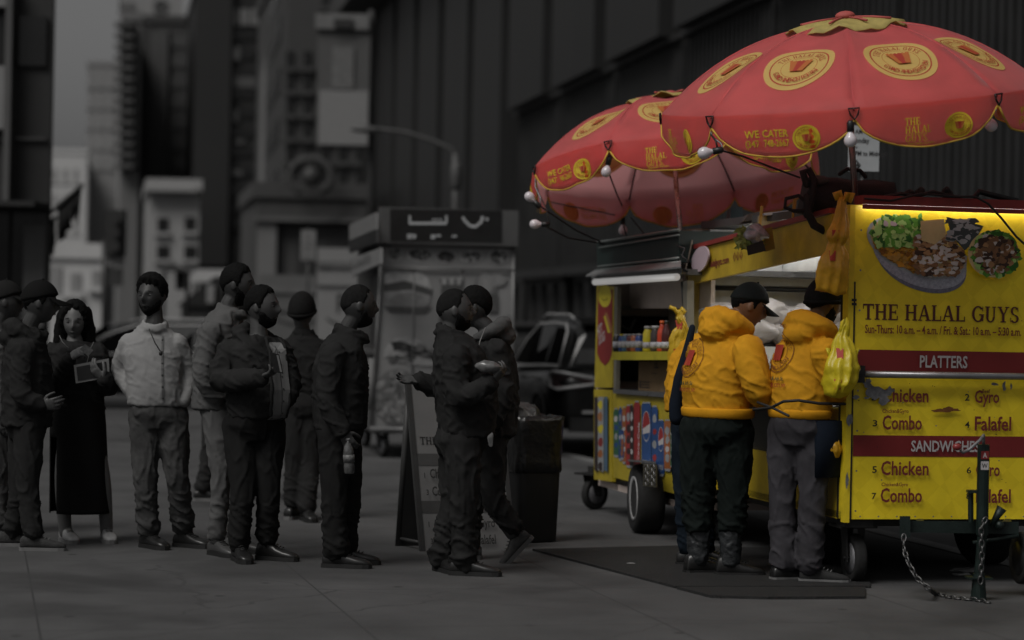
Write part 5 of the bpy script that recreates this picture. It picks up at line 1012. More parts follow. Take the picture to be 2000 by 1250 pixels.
for cx, cy, rx, ry, dk in ((770, 497, 16, 13, 3), (820, 497, 26, 14, 2), (871, 501, 21, 13, 1), (920, 500, 24, 13, 3), (973, 501, 21, 16, 2)):
    kp_(blob(cx, cy, rx, ry, 22, .08, rk), 5); kp_(blob(cx, cy, rx * .82, ry * .8, 20, .08, rk), dk)
    ksc(lambda x, y: ((x - cx) / rx) ** 2 + ((y - cy) / ry) ** 2 < .55, (cx - rx, cy - ry, cx + rx, cy + ry), 26, 3.4, (0, 1, 3, 4, 5) if dk > 1 else (0, 1, 1, 2))
kp_(ell(796, 566, 47, 40, 0)[:-1], 5); kp_(ell(794, 548, 44, 22, .1)[:-1], 6); kp_([(748, 556), (790, 548), (845, 566), (842, 578), (800, 566), (750, 570)], 2); kp_(ell(800, 588, 40, 16, 0)[:-1], 4); kp_([(748, 598), (845, 600), (830, 612), (760, 610)], 2)
kp_(ell(790, 690, 40, 32, -.2, 180, 360)[:-1] , 5); kp_([(762, 668), (780, 666), (835, 684), (848, 700), (770, 682)], 0); kp_([(760, 676), (775, 684), (850, 708), (850, 716), (800, 712), (764, 694)], 5); ksc(lambda x, y: True, (765, 672, 845, 706), 30, 4, (2, 3, 4, 1), 1.8)
kp_(ell(775, 775, 45, 55, 0)[:-1], 3); ksc(lambda x, y: ((x - 775) / 44) ** 2 + ((y - 775) / 52) ** 2 < 1, (730, 722, 822, 832), 120, 6, (2, 3, 4, 4, 5))
kp_([(858, 546), (905, 546), (902, 558), (908, 640), (856, 640), (862, 558)], 2); [kp_(R_(863 + 14 * i, 542, 872 + 14 * i, 556), 5) for i in range(3)]
kp_([(925, 556), (935, 535), (955, 532), (975, 538), (992, 545), (985, 556), (970, 558), (968, 590), (945, 590), (940, 566)], 3); kp_(ell(948, 552, 16, 18, 0)[:-1], 4); kp_(ell(970, 547, 18, 12, 0)[:-1], 4); kp_(R_(950, 574, 972, 610), 2); ksc(lambda x, y: True, (930, 620, 995, 760), 40, 8, (2, 3, 4))
P.build('picture', planar(ko, KE, Z, -KD), GM, fp)
# side signs and counter of the kiosk
def kss(pts, m, name, d=.08, par=ks): bm = BM(); slab(bm, [KS(x, y, d) for x, y in pts], -KE, .03); return pk(name, bm, m, par)
s1_ = kss([(687, 470), (739, 448), (739, 415), (687, 440)], M('panel_pale', .14, .6, var=.1), 'side_sign', .05)
s2_ = kss([(687, 494), (741, 474), (740, 449), (687, 471)], M('panel_black', .006, .5), 'side_sign', .05)
s3_ = kss([(692, 540), (748, 515), (748, 484), (690, 506)], M('panel_pale_b', .17, .6, var=.15), 'menu_board', .09)
def kps(px, py): p = KS(px, py, .0); return (-(p - ko).dot(KD), p.z)
P = Print()
for k in range(8): a, z = kps(691 + k * 6, 490 - k * 2.3); P.text('SBE8REB8'[k], a, z, .075, .9, 0)
P.build('lettering', planar(ko - KE * .085, -KD, Z, -KE), [M('pale_ink', .1, .6, var=0)], s2_)
P = Print()
for k in range(22): a, z = kps(695 + k * 2.4, 533 - k * 1.0); P.rect(a, z, a + .04, z + rk.uniform(.03, .12), 0)
P.build('lettering', planar(ko - KE * .125, -KD, Z, -KE), [sgrey], s3_)
bm = BM(); kb_(bm, -.25, .1, .1, 2.2, 1.12, 1.16); pk('counter', bm, km); bm = BM(); kb_(bm, .2, 1.4, .2, 2.2, 1.2, 2.0); pk('interior', bm, kd)
for a, s in ((.15, .12), (KW - .12, .12), (.15, 2.1), (KW - .12, 2.1)): caster(ks, K3(a, s, .125), .125, .07, V((.9, .4, 0)), .27)
bm = BM(); kb_(bm, .02, KW, .0, 2.3, .27, zb_); pk('chassis', bm, kd)
for px in (728,): bm = BM(); tube(bm, [W(726, 700, 24.6), W(725, 800, 24.6)], .04, 10); mesh_thing('paper_towel', 'white paper roll hanging at the left front corner of the kiosk', 'paper roll', bm, M('towel_white', .13, .8), True)

# ------------------------------------------------------------------ A-frame board, bin, mat, litter
ay = 15.1; A0, A1, A2, A3 = G(830, 1077), G(1006, 1074), None, None
t = thing('sandwich_board', 'folding sidewalk menu board with pale panels standing behind the walking man', 'sign', A0)
ax = (A1 - A0).normalized(); an = V((ax.y, -ax.x, 0)); lean = 6.0; tl = W(808, 757, 15.3); hgt = 1.09; wdA = .565
upv = (Z + an * -.13 + ax * -.07).normalized()
def AB(x, z, d=0.): return A0 + ax * x + upv * z + an.cross(Z).cross(Z) * 0 + an * d
bm = BM(); slab(bm, [AB(0, .0), AB(.6, .0), AB(.6, hgt), AB(0, hgt)], -an, .02); fb = obj('front_board', bm, M('board_pale', (.16, .16, .16), .5, var=.12, scale=3), t, world=True, bevel=.004)
bd = M('board_edge', (.04, .04, .04), .5); bm = BM()
for q in ([AB(-.03, -.02, .006), AB(.0, -.02, .006), AB(.0, hgt + .01, .006), AB(-.03, hgt + .01, .006)], [AB(.6, -.02, .006), AB(.63, -.02, .006), AB(.63, hgt + .01, .006), AB(.6, hgt + .01, .006)]): slab(bm, q, -an, .04)
obj('frame', bm, bd, t, world=True)
P = Print(); P.rect(.0, .56, .6, .64, 1); P.rect(.0, .25, .6, .33, 1)
P.serif('THE HALAL GUYS.', .03, .70, .05, mi=0, x1=.57)
for (s, x, z, h, xs) in (('1', .035, .48, .035, .8), ('Chicken', .075, .48, .06, .62), ('2', .33, .48, .035, .8), ('Gyro', .385, .48, .06, .62), ('50', .52, .48, .025, .9), ('3', .04, .37, .035, .8), ('Combo', .08, .365, .06, .62), ('4', .32, .37, .035, .8), ('Falafel', .365, .365, .06, .62), ('50', .53, .37, .025, .9), ('1', .035, .16, .035, .8), ('Chicken', .075, .155, .06, .62), ('Gyro', .385, .155, .06, .62), ('50', .52, .16, .025, .9), ('3', .04, .05, .035, .8), ('Combo', .08, .045, .06, .62), ('Falafel', .365, .045, .06, .62)): P.text(s, x, z, h, xs, 0)
P.build('lettering', lambda x, y, d: AB(x, y, d), [M('board_ink', .02, .6, var=0), M('board_band', .06, .6)], fb, off=.002)
bkv = (Z * hgt + (AB(0, hgt) - A0 - Z * hgt)) ; B0 = G(778, 1066); top0 = AB(0, hgt)
bm = BM(); slab(bm, [B0, B0 + ax * .6, top0 + ax * .6 - an * .03, top0 - an * .03], an, .02); obj('back_board', bm, M('board_back', .018, .6), t, world=True)
bm = BM(); tube(bm, [B0 + V((0, 0, .05)) - an * .02, A0 + V((0, 0, .05)) - an * .05], .012, 6); tube(bm, [B0, top0 - an * .03], .022, 8); obj('strut', bm, bd, t, True, True)
# bin
bc = G(1041, 1062); Yb = bc.y + .2; cb = V((W(1039, 900, Yb).x, Yb, 0)); t = thing('trash_can', 'square black trash can lined with a shiny black bag', 'trash can', cb)
bm = BM(); loft(bm, [(cb + V((0, 0, z)), V((a, .08, 0)), V((-.06, b, 0))) for z, a, b in ((.0, .13, .13), (.02, .135, .135), (.84, .165, .165), (.85, .165, .165))], 40, 6); obj('can', bm, M('bin_black', .008, .5, var=.2), t, True, True)
bm = BM(); loft(bm, [(cb + V((0, 0, z)), V((a, .08, 0)), V((-.06, b, 0))) for z, a, b in ((.48, .160, .160), (.50, .168, .168), (.62, .165, .165), (.72, .17, .17), (.80, .175, .175), (.862, .175, .175), (.866, .15, .15), (.80, .13, .13))], 72, 5)
bmesh.ops.subdivide_edges(bm, edges=bm.edges, cuts=1)
for v in bm.verts:
    a = math.atan2(v.co.y - cb.y, v.co.x - cb.x); z = v.co.z; k = .012 * noise.noise(V((a * 6 + z * 10, z * 9 - a * 3, 0))) + .007 * noise.noise(V((a * 22, z * 20, 3)))
    v.co += V((cos(a), sin(a), 0)) * k + V((0, 0, .012 * noise.noise(V((a * 5, 1, 2))) if z > .84 or z < .52 else 0))
obj('liner', bm, M('bin_liner', .010, .3, var=.3, spec=.4, bump=.6, bscale=24), t, True, True)
bm = BM(); ball(bm, cb + V((-.07, 0, .86)), (.12, .11, .1), seg=22); crumple(bm, .05, 12, 6); crumple(bm, .02, 35, 2); obj('rubbish', bm, M('rubbish_grey', .045, .35, var=.6, scale=18), t, True, True)
t = thing('rubber_mat', 'flat black rubber mat under the vendors\' feet beside the cart', 'mat', G(1300, 1110)); bm = BM()
slab(bm, [G(1040, 1076), G(1318, 1149), G(1700, 1149), G(1700, 1078), G(1330, 1069)], Z, .014); tm = M('mat_rubber', .013, .8, var=.35, scale=14, bump=.8, bscale=60); obj('mat', bm, tm, t, world=True, bevel=.004)
mesh_thing('rubber_mat', 'second black mat edged against the first one nearest the camera', 'mat', (lambda b: (slab(b, [G(1322, 1151), G(1388, 1168), G(1500, 1171), G(1690, 1170), G(1690, 1151)], Z, .016), b)[-1])(BM()), tm)
def litter(px, py, sx, lab):
    bm = BM(); ball(bm, G(px, py, .008), (sx, sx * .5, .008), seg=16); crumple(bm, sx * .3, 18, px); mesh_thing('litter', lab, 'litter', bm, M('litter_white', .26, .7, var=.3, scale=20), True)
litter(1882, 1113, .10, 'flat white scrap of paper on the ground right of the chain'); litter(1232, 1102, .03, 'tiny pale scrap lying on the rubber mat'); litter(1880, 1122, .06, 'small pale smear of paper just in front of the bigger scrap')
mesh_thing('plank', 'thin pale plank on the ground under the near cart', 'plank', (lambda b: (slab(b, [G(1530, 1078), G(1648, 1070), G(1648, 1066), G(1530, 1072)], Z, .03), b)[-1])(BM()), M('plank_ground', (.12, .09, .06), .8))
# ------------------------------------------------------------------ people
def voxel(bm, size, it=3, name='tmp'):
    """union of overlapping closed pieces as one continuous surface"""
    bmesh.ops.recalc_face_normals(bm, faces=bm.faces)
    me = bpy.data.meshes.new(name); bm.to_mesh(me); bm.free(); o = bpy.data.objects.new(name, me); C.objects.link(o)
    m = o.modifiers.new('r', 'REMESH'); m.mode = 'VOXEL'; m.voxel_size = size
    if it: s = o.modifiers.new('s', 'SMOOTH'); s.factor = .5; s.iterations = it
    dg = bpy.context.evaluated_depsgraph_get(); out = bpy.data.meshes.new_from_object(o.evaluated_get(dg))
    bpy.data.objects.remove(o); bpy.data.meshes.remove(me); out.polygons.foreach_set('use_smooth', [True] * len(out.polygons)); return out
def creases(me, amp, fr, seed, zlo=None, zhi=None, stretch=(1, 1, 1.7), fine=.4):
    off = V((seed * 3.1, seed * 1.7, seed * .9)); nn = noise.noise
    import array
    N = array.array('f', [0.]) * (3 * len(me.vertices)); me.vertices.foreach_get('normal', N); CO = array.array('f', [0.]) * (3 * len(me.vertices)); me.vertices.foreach_get('co', CO)
    for i_ in range(len(me.vertices)):
        p = V(CO[3 * i_:3 * i_ + 3]); nv_ = V(N[3 * i_:3 * i_ + 3]); st_ = stretch if zlo is None or p.z < zlo + .33 * (zhi - zlo) else (1.5, 1.5, .7); q = V((p.x * st_[0], p.y * st_[1], (p.z + .45 * p.x) * st_[2])) * fr + off
        q += V((nn(q * .6), nn(q * .6 + V((5, 0, 0))), nn(q * .6 + V((0, 5, 0))))) * .7
        r = max(0, 1 - abs(nn(q)) * 3.6) ** 2 * 1.5 + .3 * nn(q * .5); r2 = max(0, 1 - abs(nn(q * 2.1)) * 3) ** 2
        k = 1.0
        if zlo is not None: k = .55 + .7 * max(0, min(1, (zhi - p.z) / (zhi - zlo)))
        p = p + nv_ * (amp * k * .85 * (r + fine * r2 - .35)); CO[3 * i_:3 * i_ + 3] = array.array('f', p)
    me.vertices.foreach_set('co', CO); me.update()
def from_mesh(name, me, mats, parent):
    me.name = name
    me.materials.clear()
    for m in (mats if isinstance(mats, (list, tuple)) else [mats]): me.materials.append(m)
    o = bpy.data.objects.new(name, me); og = origin(parent)
    for v in me.vertices: v.co -= og
    return put(o, parent)
def spath(pts, rads, n=4):
    P_, R = [], []; k = len(pts)
    for i in range(k - 1):
        p0, p1, p2, p3 = pts[max(0, i - 1)], pts[i], pts[i + 1], pts[min(k - 1, i + 2)]
        for j in range(n):
            t = j / n; P_.append(.5 * ((2 * p1) + (p2 - p0) * t + (2 * p0 - 5 * p1 + 4 * p2 - p3) * t * t + (3 * p1 - p0 - 3 * p2 + p3) * t ** 3)); R.append(rads[i] + (rads[i + 1] - rads[i]) * t)
    return P_ + [pts[-1]], R + [rads[-1]]
def limb(bm, pts, rads, seg=14, n=4):
    a, b = spath([V(p) for p in pts], rads, n); tube(bm, a, b, seg, True)
def head_pt(d):
    x, y, z = d; e = math.exp
    p = V((x * (.098 if x > 0 else .102), y * .078, z * .118)); t = max(0, min(1, (-z - .05) / .95))
    p.y *= 1 - .30 * t
    if x < 0: p.x *= 1 - .5 * t
    else: p.x += .006 * t
    if z > .2 and x > 0: p.x -= .006 * (z - .2)
    if x > 0:
        ay = abs(y); p.x += .026 * e(-((y / .15) ** 2 + ((z + .16) / .17) ** 2)) + .010 * e(-((y / .12) ** 2 + ((z - .05) / .16) ** 2))
        p.x -= .010 * e(-(((ay - .36) / .17) ** 2 + ((z - .04) / .12) ** 2)); p.x += .004 * e(-(((ay - .3) / .3) ** 2 + ((z - .24) / .09) ** 2))
        p.x += .007 * e(-((y / .24) ** 2 + ((z + .46) / .07) ** 2)); p.x -= .004 * e(-((y / .2) ** 2 + ((z + .6) / .07) ** 2)); p.x += .012 * e(-((y / .3) ** 2 + ((z + .80) / .16) ** 2))
    return p
def lerp_tab(tab, a):
    for (a0, v0), (a1, v1) in zip(tab, tab[1:]):
        if a <= a1: return v0 + (v1 - v0) * max(0, (a - a0) / (a1 - a0))
    return tab[-1][1]
HAIR = {'short': ([(0, .60), (40, .56), (62, .38), (74, -.05), (80, -.28), (88, -.25), (96, .0), (112, -.12), (150, -.52), (180, -.58)], .014),
        'buzz': ([(0, .62), (40, .6), (62, .42), (76, .02), (88, -.15), (96, .02), (112, -.1), (150, -.48), (180, -.52)], .005),
        'swept': ([(0, .55), (40, .52), (62, .36), (74, -.05), (80, -.25), (88, -.2), (96, .0), (112, -.12), (150, -.5), (180, -.56)], .024),
        'long': ([(0, .68), (30, .55), (50, .2), (62, -.4), (70, -1.2), (180, -1.2)], .022),
        'cap': ([(0, .36), (60, .30), (100, .12), (150, -.06), (180, -.08)], .016), 'beanie': ([(0, .30), (60, .16), (90, -.12), (130, -.42), (180, -.55)], .02)}
BEARD = [(0, -.34), (25, -.40), (50, -.36), (70, -.1), (80, -.02), (88, -.3), (100, -1.2), (180, -1.3)]
class Person:
    def __init__(s, label, foot, Y, yaw, skin=.05, cat='person', group=None):
        s.Y = Y; s.yaw = radians(yaw); s.fw = V((cos(s.yaw), sin(s.yaw), 0)); s.lat = V((-sin(s.yaw), cos(s.yaw), 0)); s.s = F / Y
        g = W(foot[0], foot[1], Y); s.t = thing('person', label, cat, (g.x, Y, 0), 0, group); s.body = BM(); s.skin = skin; s.seed = foot[0] * .013
    def P(s, q): return W(q[0], q[1], s.Y + (q[2] if len(q) > 2 else 0))
    def head(s, c, yaw=0, pitch=0, tilt=0, sc=1.0, neck=None):
        sc *= 1.07
        s.hc = s.P(c); y = s.yaw + radians(yaw); f = V((cos(y), sin(y), 0)); l = V((-sin(y), cos(y), 0)); pi_ = radians(pitch)
        F_ = (f * cos(pi_) + Z * sin(pi_)); U = (Z * cos(pi_) - f * sin(pi_)); ti = radians(tilt); L_ = l * cos(ti) + U * sin(ti); U = U * cos(ti) - l * sin(ti)
        s.hm = lambda p, sc=sc: s.hc + (F_ * p.x + L_ * p.y + U * p.z) * sc
        n, m = 30, 40; R = []
        for i in range(n + 1):
            th = pi * (i + .3) / (n + .6); R.append([s.body.verts.new(s.hm(head_pt((sin(th) * cos(2 * pi * k / m), sin(th) * sin(2 * pi * k / m), -cos(th))))) for k in range(m)])
        for a, b in zip(R, R[1:]):
            for k in range(m): s.body.faces.new([a[k], a[(k + 1) % m], b[(k + 1) % m], b[k]])
        s.body.faces.new(R[0][::-1]); s.body.faces.new(R[-1])
        for sg in (-1, 1): ball(s.body, s.hm(V((-.004, sg * .078, -.006))), (.019, .010, .031), F_, (L_ * sg * .9 - F_ * .4).normalized(), U)
        s.axes = (F_, L_, U); s.sc = sc
        nb = s.P(neck) if neck else s.hc - Z * .22; s.neck = nb
        limb(s.body, [nb - Z * .04, nb + Z * .03, s.hm(V((-.022, 0, -.07))), s.hm(V((-.02, 0, -.02)))], [.065, .054, .052, .05])
    def face(s, brow=True, dark=.008):
        F_, L_, U = s.axes
        for sg in (-1, 1):
            bm = BM(); ball(bm, s.hm(V((.076, sg * .031, .008))), (.011, .0135, .0095), F_, L_, U); e = obj('eye', bm, M('eye_white', .07, .4, var=0), s.t, True, True)
            bm = BM(); ball(bm, s.hm(V((.0845, sg * .031, .008))), (.004, .0058, .0058), F_, L_, U); obj('iris', bm, M('iris_dark', .006, .1, var=0), e, True, True)
            if brow: bm = BM(); tube(bm, [s.hm(V((.088, sg * .014, .026))), s.hm(V((.086, sg * .03, .032))), s.hm(V((.074, sg * .048, .026)))], [.0035, .005, .003], 6, True); obj('eyebrow', bm, M('brow_%.3f' % dark, dark, .8, var=0), s.t, True, True)
        bm = BM(); tube(bm, [s.hm(V((.082, -.024, -.055))), s.hm(V((.096, 0, -.054))), s.hm(V((.082, .024, -.055)))], [.002, .0055, .002], 8, True); obj('mouth', bm, M('lip_%.3f' % (s.skin if isinstance(s.skin, float) else s.skin[0]), [c * .6 for c in (s.skin if isinstance(s.skin, tuple) else (s.skin,) * 3)], .5, var=0), s.t, True, True)
    def shell(s, kind, mat, name='hair', rag=.35):
        tab, th = (BEARD, .009) if kind == 'beard' else HAIR[kind]; sg = 1; n, m = 44, 60; bm = BM(); R = []; ok = []
        for i in range(n + 1):
            t = pi * (i + .3) / (n + .6); row, okr = [], []
            for k in range(m):
                a = 2 * pi * k / m; d = V((sin(t) * cos(a), sin(t) * sin(a), -cos(t))); az_ = abs(math.degrees(math.atan2(d.y, d.x)))
                line = lerp_tab(tab, az_); q = (line - d.z) if kind == 'beard' else (d.z - line)
                if kind in ('short', 'buzz', 'swept', 'beard', 'long'): q += .13 * noise.noise(d * 7 + V((s.seed, 0, 0)))
                if kind == 'beard' and az_ < 16 and -.56 < d.z < -.38: q = -.1
                f = max(0, min(1, q / (.14 if kind in ('cap', 'beanie') else .26))); f = f * f * (3 - 2 * f); p = head_pt(d); nv = V((d.x / .098, d.y / .078, d.z / .118)).normalized()
                ex = th * f * (1 if kind in ('cap', 'beanie', 'beard', 'long') else .3 + .7 * max(0, min(1, (d.z + .1) / .6))) - .011 * (1 - f)
                if kind in ('short', 'swept', 'long'): ex += rag * .012 * f * noise.noise(d * 11 + V((0, s.seed, 0))) + rag * .006 * f * noise.noise(d * 30)
                if kind == 'swept': ex += .014 * f * max(0, d.z) * max(0, .4 + d.x)
                if kind == 'beanie': ex += .012 * f * max(0, d.z) ** 2
                if kind == 'cap': ex += .008 * f * max(0, d.z)
                row.append(bm.verts.new(s.hm(p + nv * ex))); okr.append(q > -.06)
            R.append(row); ok.append(okr)
        for i in range(n):
            for k in range(m):
                k2 = (k + 1) % m
                if ok[i][k] or ok[i + 1][k] or ok[i][k2] or ok[i + 1][k2]: bm.faces.new([R[i][k], R[i][k2], R[i + 1][k2], R[i + 1][k]])
        bm.faces.new(R[-1]) if kind != 'beard' else None
        bmesh.ops.delete(bm, geom=[v for v in bm.verts if not v.link_faces], context='VERTS')
        h = obj(name, bm, mat, s.t, True, True); F_, L_, U = s.axes
        if kind == 'cap':
            bm = BM(); R = []
            for j in range(9):
                a = radians(-62 + 124 * j / 8); base = V((.103 * cos(a), .086 * sin(a), .040 - .004 * cos(a)));
                R.append([(base), (base + V((.085 * cos(a * .55) , .012 * sin(a), -.018 - .02 * (abs(a) ** 1.5))))])
            for z0 in (0,):
                A = [[bm.verts.new(s.hm(p + V((0, 0, dz)))) for p in r] for dz in (0, -.004) for r in R]; k = 9
                for j in range(8):
                    bm.faces.new([A[j][0], A[j][1], A[j + 1][1], A[j + 1][0]]); bm.faces.new([A[k + j][0], A[k + j + 1][0], A[k + j + 1][1], A[k + j][1]]); bm.faces.new([A[j][1], A[k + j][1], A[k + j + 1][1], A[j + 1][1]])
                for j in (0, 8): bm.faces.new([A[j][0], A[j][1], A[k + j][1], A[k + j][0]])
            obj('brim', bm, mat, h, True, True); bm = BM(); ball(bm, s.hm(V((0, 0, .143))), .008); obj('button', bm, mat, h, True, True)
        if kind == 'beanie':
            bm = BM(); tube(bm, [s.hm(V((.108 * cos(a), .092 * sin(a), .030 - .05 * (1 - cos(a)) / 2 * 1.2))) for a in [2 * pi * i / 28 for i in range(28)]], .014, 8, closed=True); obj('cuff', bm, mat, h, True, True)
        return h
    def torso(s, spine): s.spine = spine; s.core = [(s.P((x, y, dz)), hw * .80, hd * .78) for (x, y, hw, hd, dz) in [q if len(q) > 4 else (*q, 0) for q in spine]]; s.shell_ = [(s.P((x, y, dz)), hw, hd) for (x, y, hw, hd, dz) in [q if len(q) > 4 else (*q, 0) for q in spine]]; loft(s.body, [(c, s.fw * d, s.lat * w_) for c, w_, d in s.core], 24, 2.2)
    def arm(s, sh, el, wr, hd=None, curl=.5, pn=None, tside=1, r=1.0, spread=.9):
        A = [s.P(sh), s.P(el), s.P(wr)]; limb(s.body, A, [.052 * r, .042 * r, .029])
        s.arms = getattr(s, 'arms', []) + [(A, r)]
        if hd is not None: s.hand(A[2], s.P(hd) - A[2], pn, curl, tside, spread)
        return A
    def hand(s, wr, d, pn=None, curl=.5, tside=1, spread=1.0, k=1.0):
        d = d.normalized(); pn = V(pn if pn is not None else (0, -1, 0)); pn = (pn - d * pn.dot(d)).normalized(); sd = d.cross(pn).normalized() * tside; bm = s.body
        loft(bm, [(wr - d * .02, sd * .027, pn * .021), (wr + d * .01, sd * .029, pn * .02), (wr + d * .05, sd * .038, pn * .017), (wr + d * .085, sd * .042, pn * .014), (wr + d * .097, sd * .038, pn * .010)], 16)
        for i, (o, L, b) in enumerate(((.032, .068, .084), (.011, .077, .092), (-.011, .071, .09), (-.031, .056, .082))):
            p = wr + d * b * k + sd * o * k; dd = (d + sd * (o * 2.6 * spread)).normalized(); pts, rd = [p - dd * .012, p], [.0098, .0096]; a = curl * (.55 + .12 * i)
            for j, f in enumerate((.45, .32, .27)):
                ang = a * (j + 1) * (.9 if j else .75); v = dd * cos(ang) + pn * sin(ang); p = p + v * L * f * k; pts.append(p); rd.append(.0092 - .0007 * j)
            tube(bm, pts, rd, 8, True)
        p = wr + d * .028 + sd * .026; v1 = (d * .55 + sd * .75 + pn * .35).normalized(); v2 = (d * .85 + sd * .35 + pn * (.35 + .3 * curl)).normalized(); v3 = (d * .9 + sd * .1 + pn * (.3 + .5 * curl)).normalized()
        tube(bm, [p - v1 * .01, p + v1 * .034, p + v1 * .034 + v2 * .03, p + v1 * .034 + v2 * .03 + v3 * .024], [.015, .0115, .0105, .009], 8, True)
        s.hand_c = wr + d * .08 + pn * .03
    def leg(s, hp, kn, an, r=1.0):
        A = [s.P(hp), s.P(kn), s.P(an)]; limb(s.body, A, [.078 * r, .058 * r, .042]); s.legs = getattr(s, 'legs', []) + [A]; return A
    def garment(s, name, mat, sleeves=True, g=1.0, amp=.007, fr=8, extra=None, sleeve_r=(.074, .066, .052), cuff=True, vox=.0105, cut=None):
        bm = BM(); loft(bm, [(c, s.fw * d, s.lat * w_) for c, w_, d in s.shell_], 32, 2.3)
        if sleeves:
            for A, r in s.arms:
                e = A[2] - (A[2] - A[1]).normalized() * .012; limb(bm, [A[0], A[1], e], [sleeve_r[0] * r * g, sleeve_r[1] * r * g, sleeve_r[2] * r * g], 16); ball(bm, A[0], sleeve_r[0] * r * g * .95)
        if extra: extra(bm)
        me = voxel(bm, vox, 4); me2 = me; zs = [v.co.z for v in me.vertices]; creases(me, amp, fr, s.seed); o = from_mesh(name, me, mat, s.t)
        if cuff and sleeves:
            for A, r in s.arms:
                dr = (A[2] - A[1]).normalized(); bm = BM(); rr_ = sleeve_r[2] * r * g * .9; tube(bm, [A[2] - dr * .035, A[2] - dr * .02, A[2] + dr * .01, A[2] + dr * .014], [rr_ * .95, rr_, rr_, rr_ * .85], 18); obj('cuff', bm, mat, o, True, True)
        return o
    def trousers(s, mat, waist, r=(.112, .10, .078, .072, .074), amp=.009, fr=8, name='trousers', drop=.03, boots=False):
        drop -= .065
        bm = BM(); r = [q * .92 for q in r]; hp = [A[0] for A in s.legs]; c = (hp[0] + hp[1]) / 2; wz = s.P(waist[:2]); W_, D_ = waist[2], waist[3]
        loft(bm, [(c - Z * .09, s.fw * D_ * .8, s.lat * W_ * .75), (c, s.fw * D_ * 1.02, s.lat * W_ * 1.03), (c.lerp(wz, .5), s.fw * D_, s.lat * W_), (wz, s.fw * D_ * .95, s.lat * W_ * .95)], 28, 2.3)
        for A in s.legs:
            k = A[1]; an = A[2] + Z * .0; kn2 = k.lerp(an, .5); limb(bm, [A[0], A[0].lerp(k, .5), k, kn2, an - Z * (-.01) - Z * drop], [r[0], r[1], r[2], r[3], r[4]], 18)
        me = voxel(bm, .0108, 4); zs = [v.co.z for v in me.vertices]; creases(me, amp, fr, s.seed + 3, min(zs), max(zs), (1, 1, 1.9)); return from_mesh(name, me, mat, s.t)
    def shoe(s, an, yaw, mat, solem, L=.285, pitch=0, hi=.0, name='shoe', sole=.026, wk=1.0):
        """an: ankle point in px; the shoe stands on the ground under it"""
        a = s.P(an) if not isinstance(an, V) else an; y = radians(yaw); f = V((cos(y), sin(y), 0)); l = V((-sin(y), cos(y), 0)); pt = radians(pitch)
        f2 = f * cos(pt) + Z * sin(pt); u2 = Z * cos(pt) - f * sin(pt); base = V((a.x, a.y, 0)) if not pitch else a - u2 * .09
        k = L / .285; st = [(-.082, .030, .070), (-.07, .036, .085 + hi), (-.02, .036, .10 + hi), (.02, .037, .098 + hi * .5), (.06, .041, .078), (.11, .048, .062), (.155, .046, .052), (.185, .036, .042), (.198, .02, .03)]
        bm = BM(); loft(bm, [(base + f2 * x * k + u2 * (h / 2 + .008), l * w_ * wk, u2 * (h / 2 - .004)) for x, w_, h in st], 24, 2.6); creases_bm = None
        o = obj(name, bm, mat, s.t, True, True)
        bm = BM(); out = [(-.088, .026), (-.07, .039), (-.02, .038), (.02, .040), (.06, .044), (.11, .051), (.155, .049), (.19, .036), (.204, .016)]
        pts = [base + f2 * x * k + l * w_ * wk for x, w_ in out] + [base + f2 * x * k - l * w_ * wk for x, w_ in out[::-1]]; slab(bm, pts, u2, sole); obj('sole', bm, solem, o, world=True, bevel=.004)
        bm = BM(); [tube(bm, [base + f2 * x * k + u2 * (h + .004 + hi * .3) + l * .022, base + f2 * (x + .008) * k + u2 * (h + .012 + hi * .3), base + f2 * x * k + u2 * (h + .004 + hi * .3) - l * .022], .0035, 5) for x, h in ((.03, .094), (.05, .084), (.07, .073), (.09, .067))]; obj('laces', bm, solem, o, True, True); return o
    def hood(s, bm, back=.09, r=.062, low=.0, width=.12):
        n = s.neck; pts = []; rad = []
        for a in [radians(x) for x in range(-130, 131, 20)]:
            k = cos(a) * .5 + .5; pts.append(n - s.fw * (back * cos(a) + .01) + s.lat * width * sin(a) + Z * (.035 * k - .01 - (1 - k) * .07 - low)); rad.append(r * (.42 + .58 * k))
        tube(bm, pts, rad, 14, True); ball(bm, n - s.fw * back * 1.15 - Z * (.045 + low), (r * 1.3, r * 1.7, r * 1.15), s.fw, s.lat, Z)
    def collar(s, bm, r=.078, h=.05, t=.016, fwd=.02):
        n = s.neck; tube(bm, [n + s.fw * (r * 1.0 * cos(a) + fwd) + s.lat * r * .95 * sin(a) + Z * (h * (.35 - .45 * cos(a)) - .01) for a in [2 * pi * i / 20 for i in range(20)]], t, 8, closed=True); tube(bm, [n + s.fw * (r * 1.08 * cos(a) + fwd) + s.lat * r * 1.03 * sin(a) + Z * (h * (.35 - .45 * cos(a)) - .035) for a in [2 * pi * i / 20 for i in range(20)]], t * 1.2, 8, closed=True)
    def done(s):
        me = voxel(s.body, .0058, 1); sk = s.skin if isinstance(s.skin, tuple) else (s.skin,) * 3
        return from_mesh('body', me, M('skin_%.3f_%.3f' % sk[:2], sk, .5, var=.08, scale=14, spec=.35), s.t)
    def surf(s, o):
        og = origin(o); return BVHTree.FromPolygons([v.co + og for v in o.data.vertices], [tuple(p.vertices) for p in o.data.polygons])
def decal(P, name, o, par, mats, c, right, upv, into, off=.003):
    og = origin(o); bv = BVHTree.FromPolygons([v.co + og for v in o.data.vertices], [tuple(p.vertices) for p in o.data.polygons]); last = [None]
    def f(x, y, d):
        st = c + right * x + upv * y - into * .5; h = bv.ray_cast(st, into); p = h[0] if h[0] is not None else (last[0] or c + right * x + upv * y)
        last[0] = p; return p - into * (d + off)
    return P.build(name, f, mats, par)

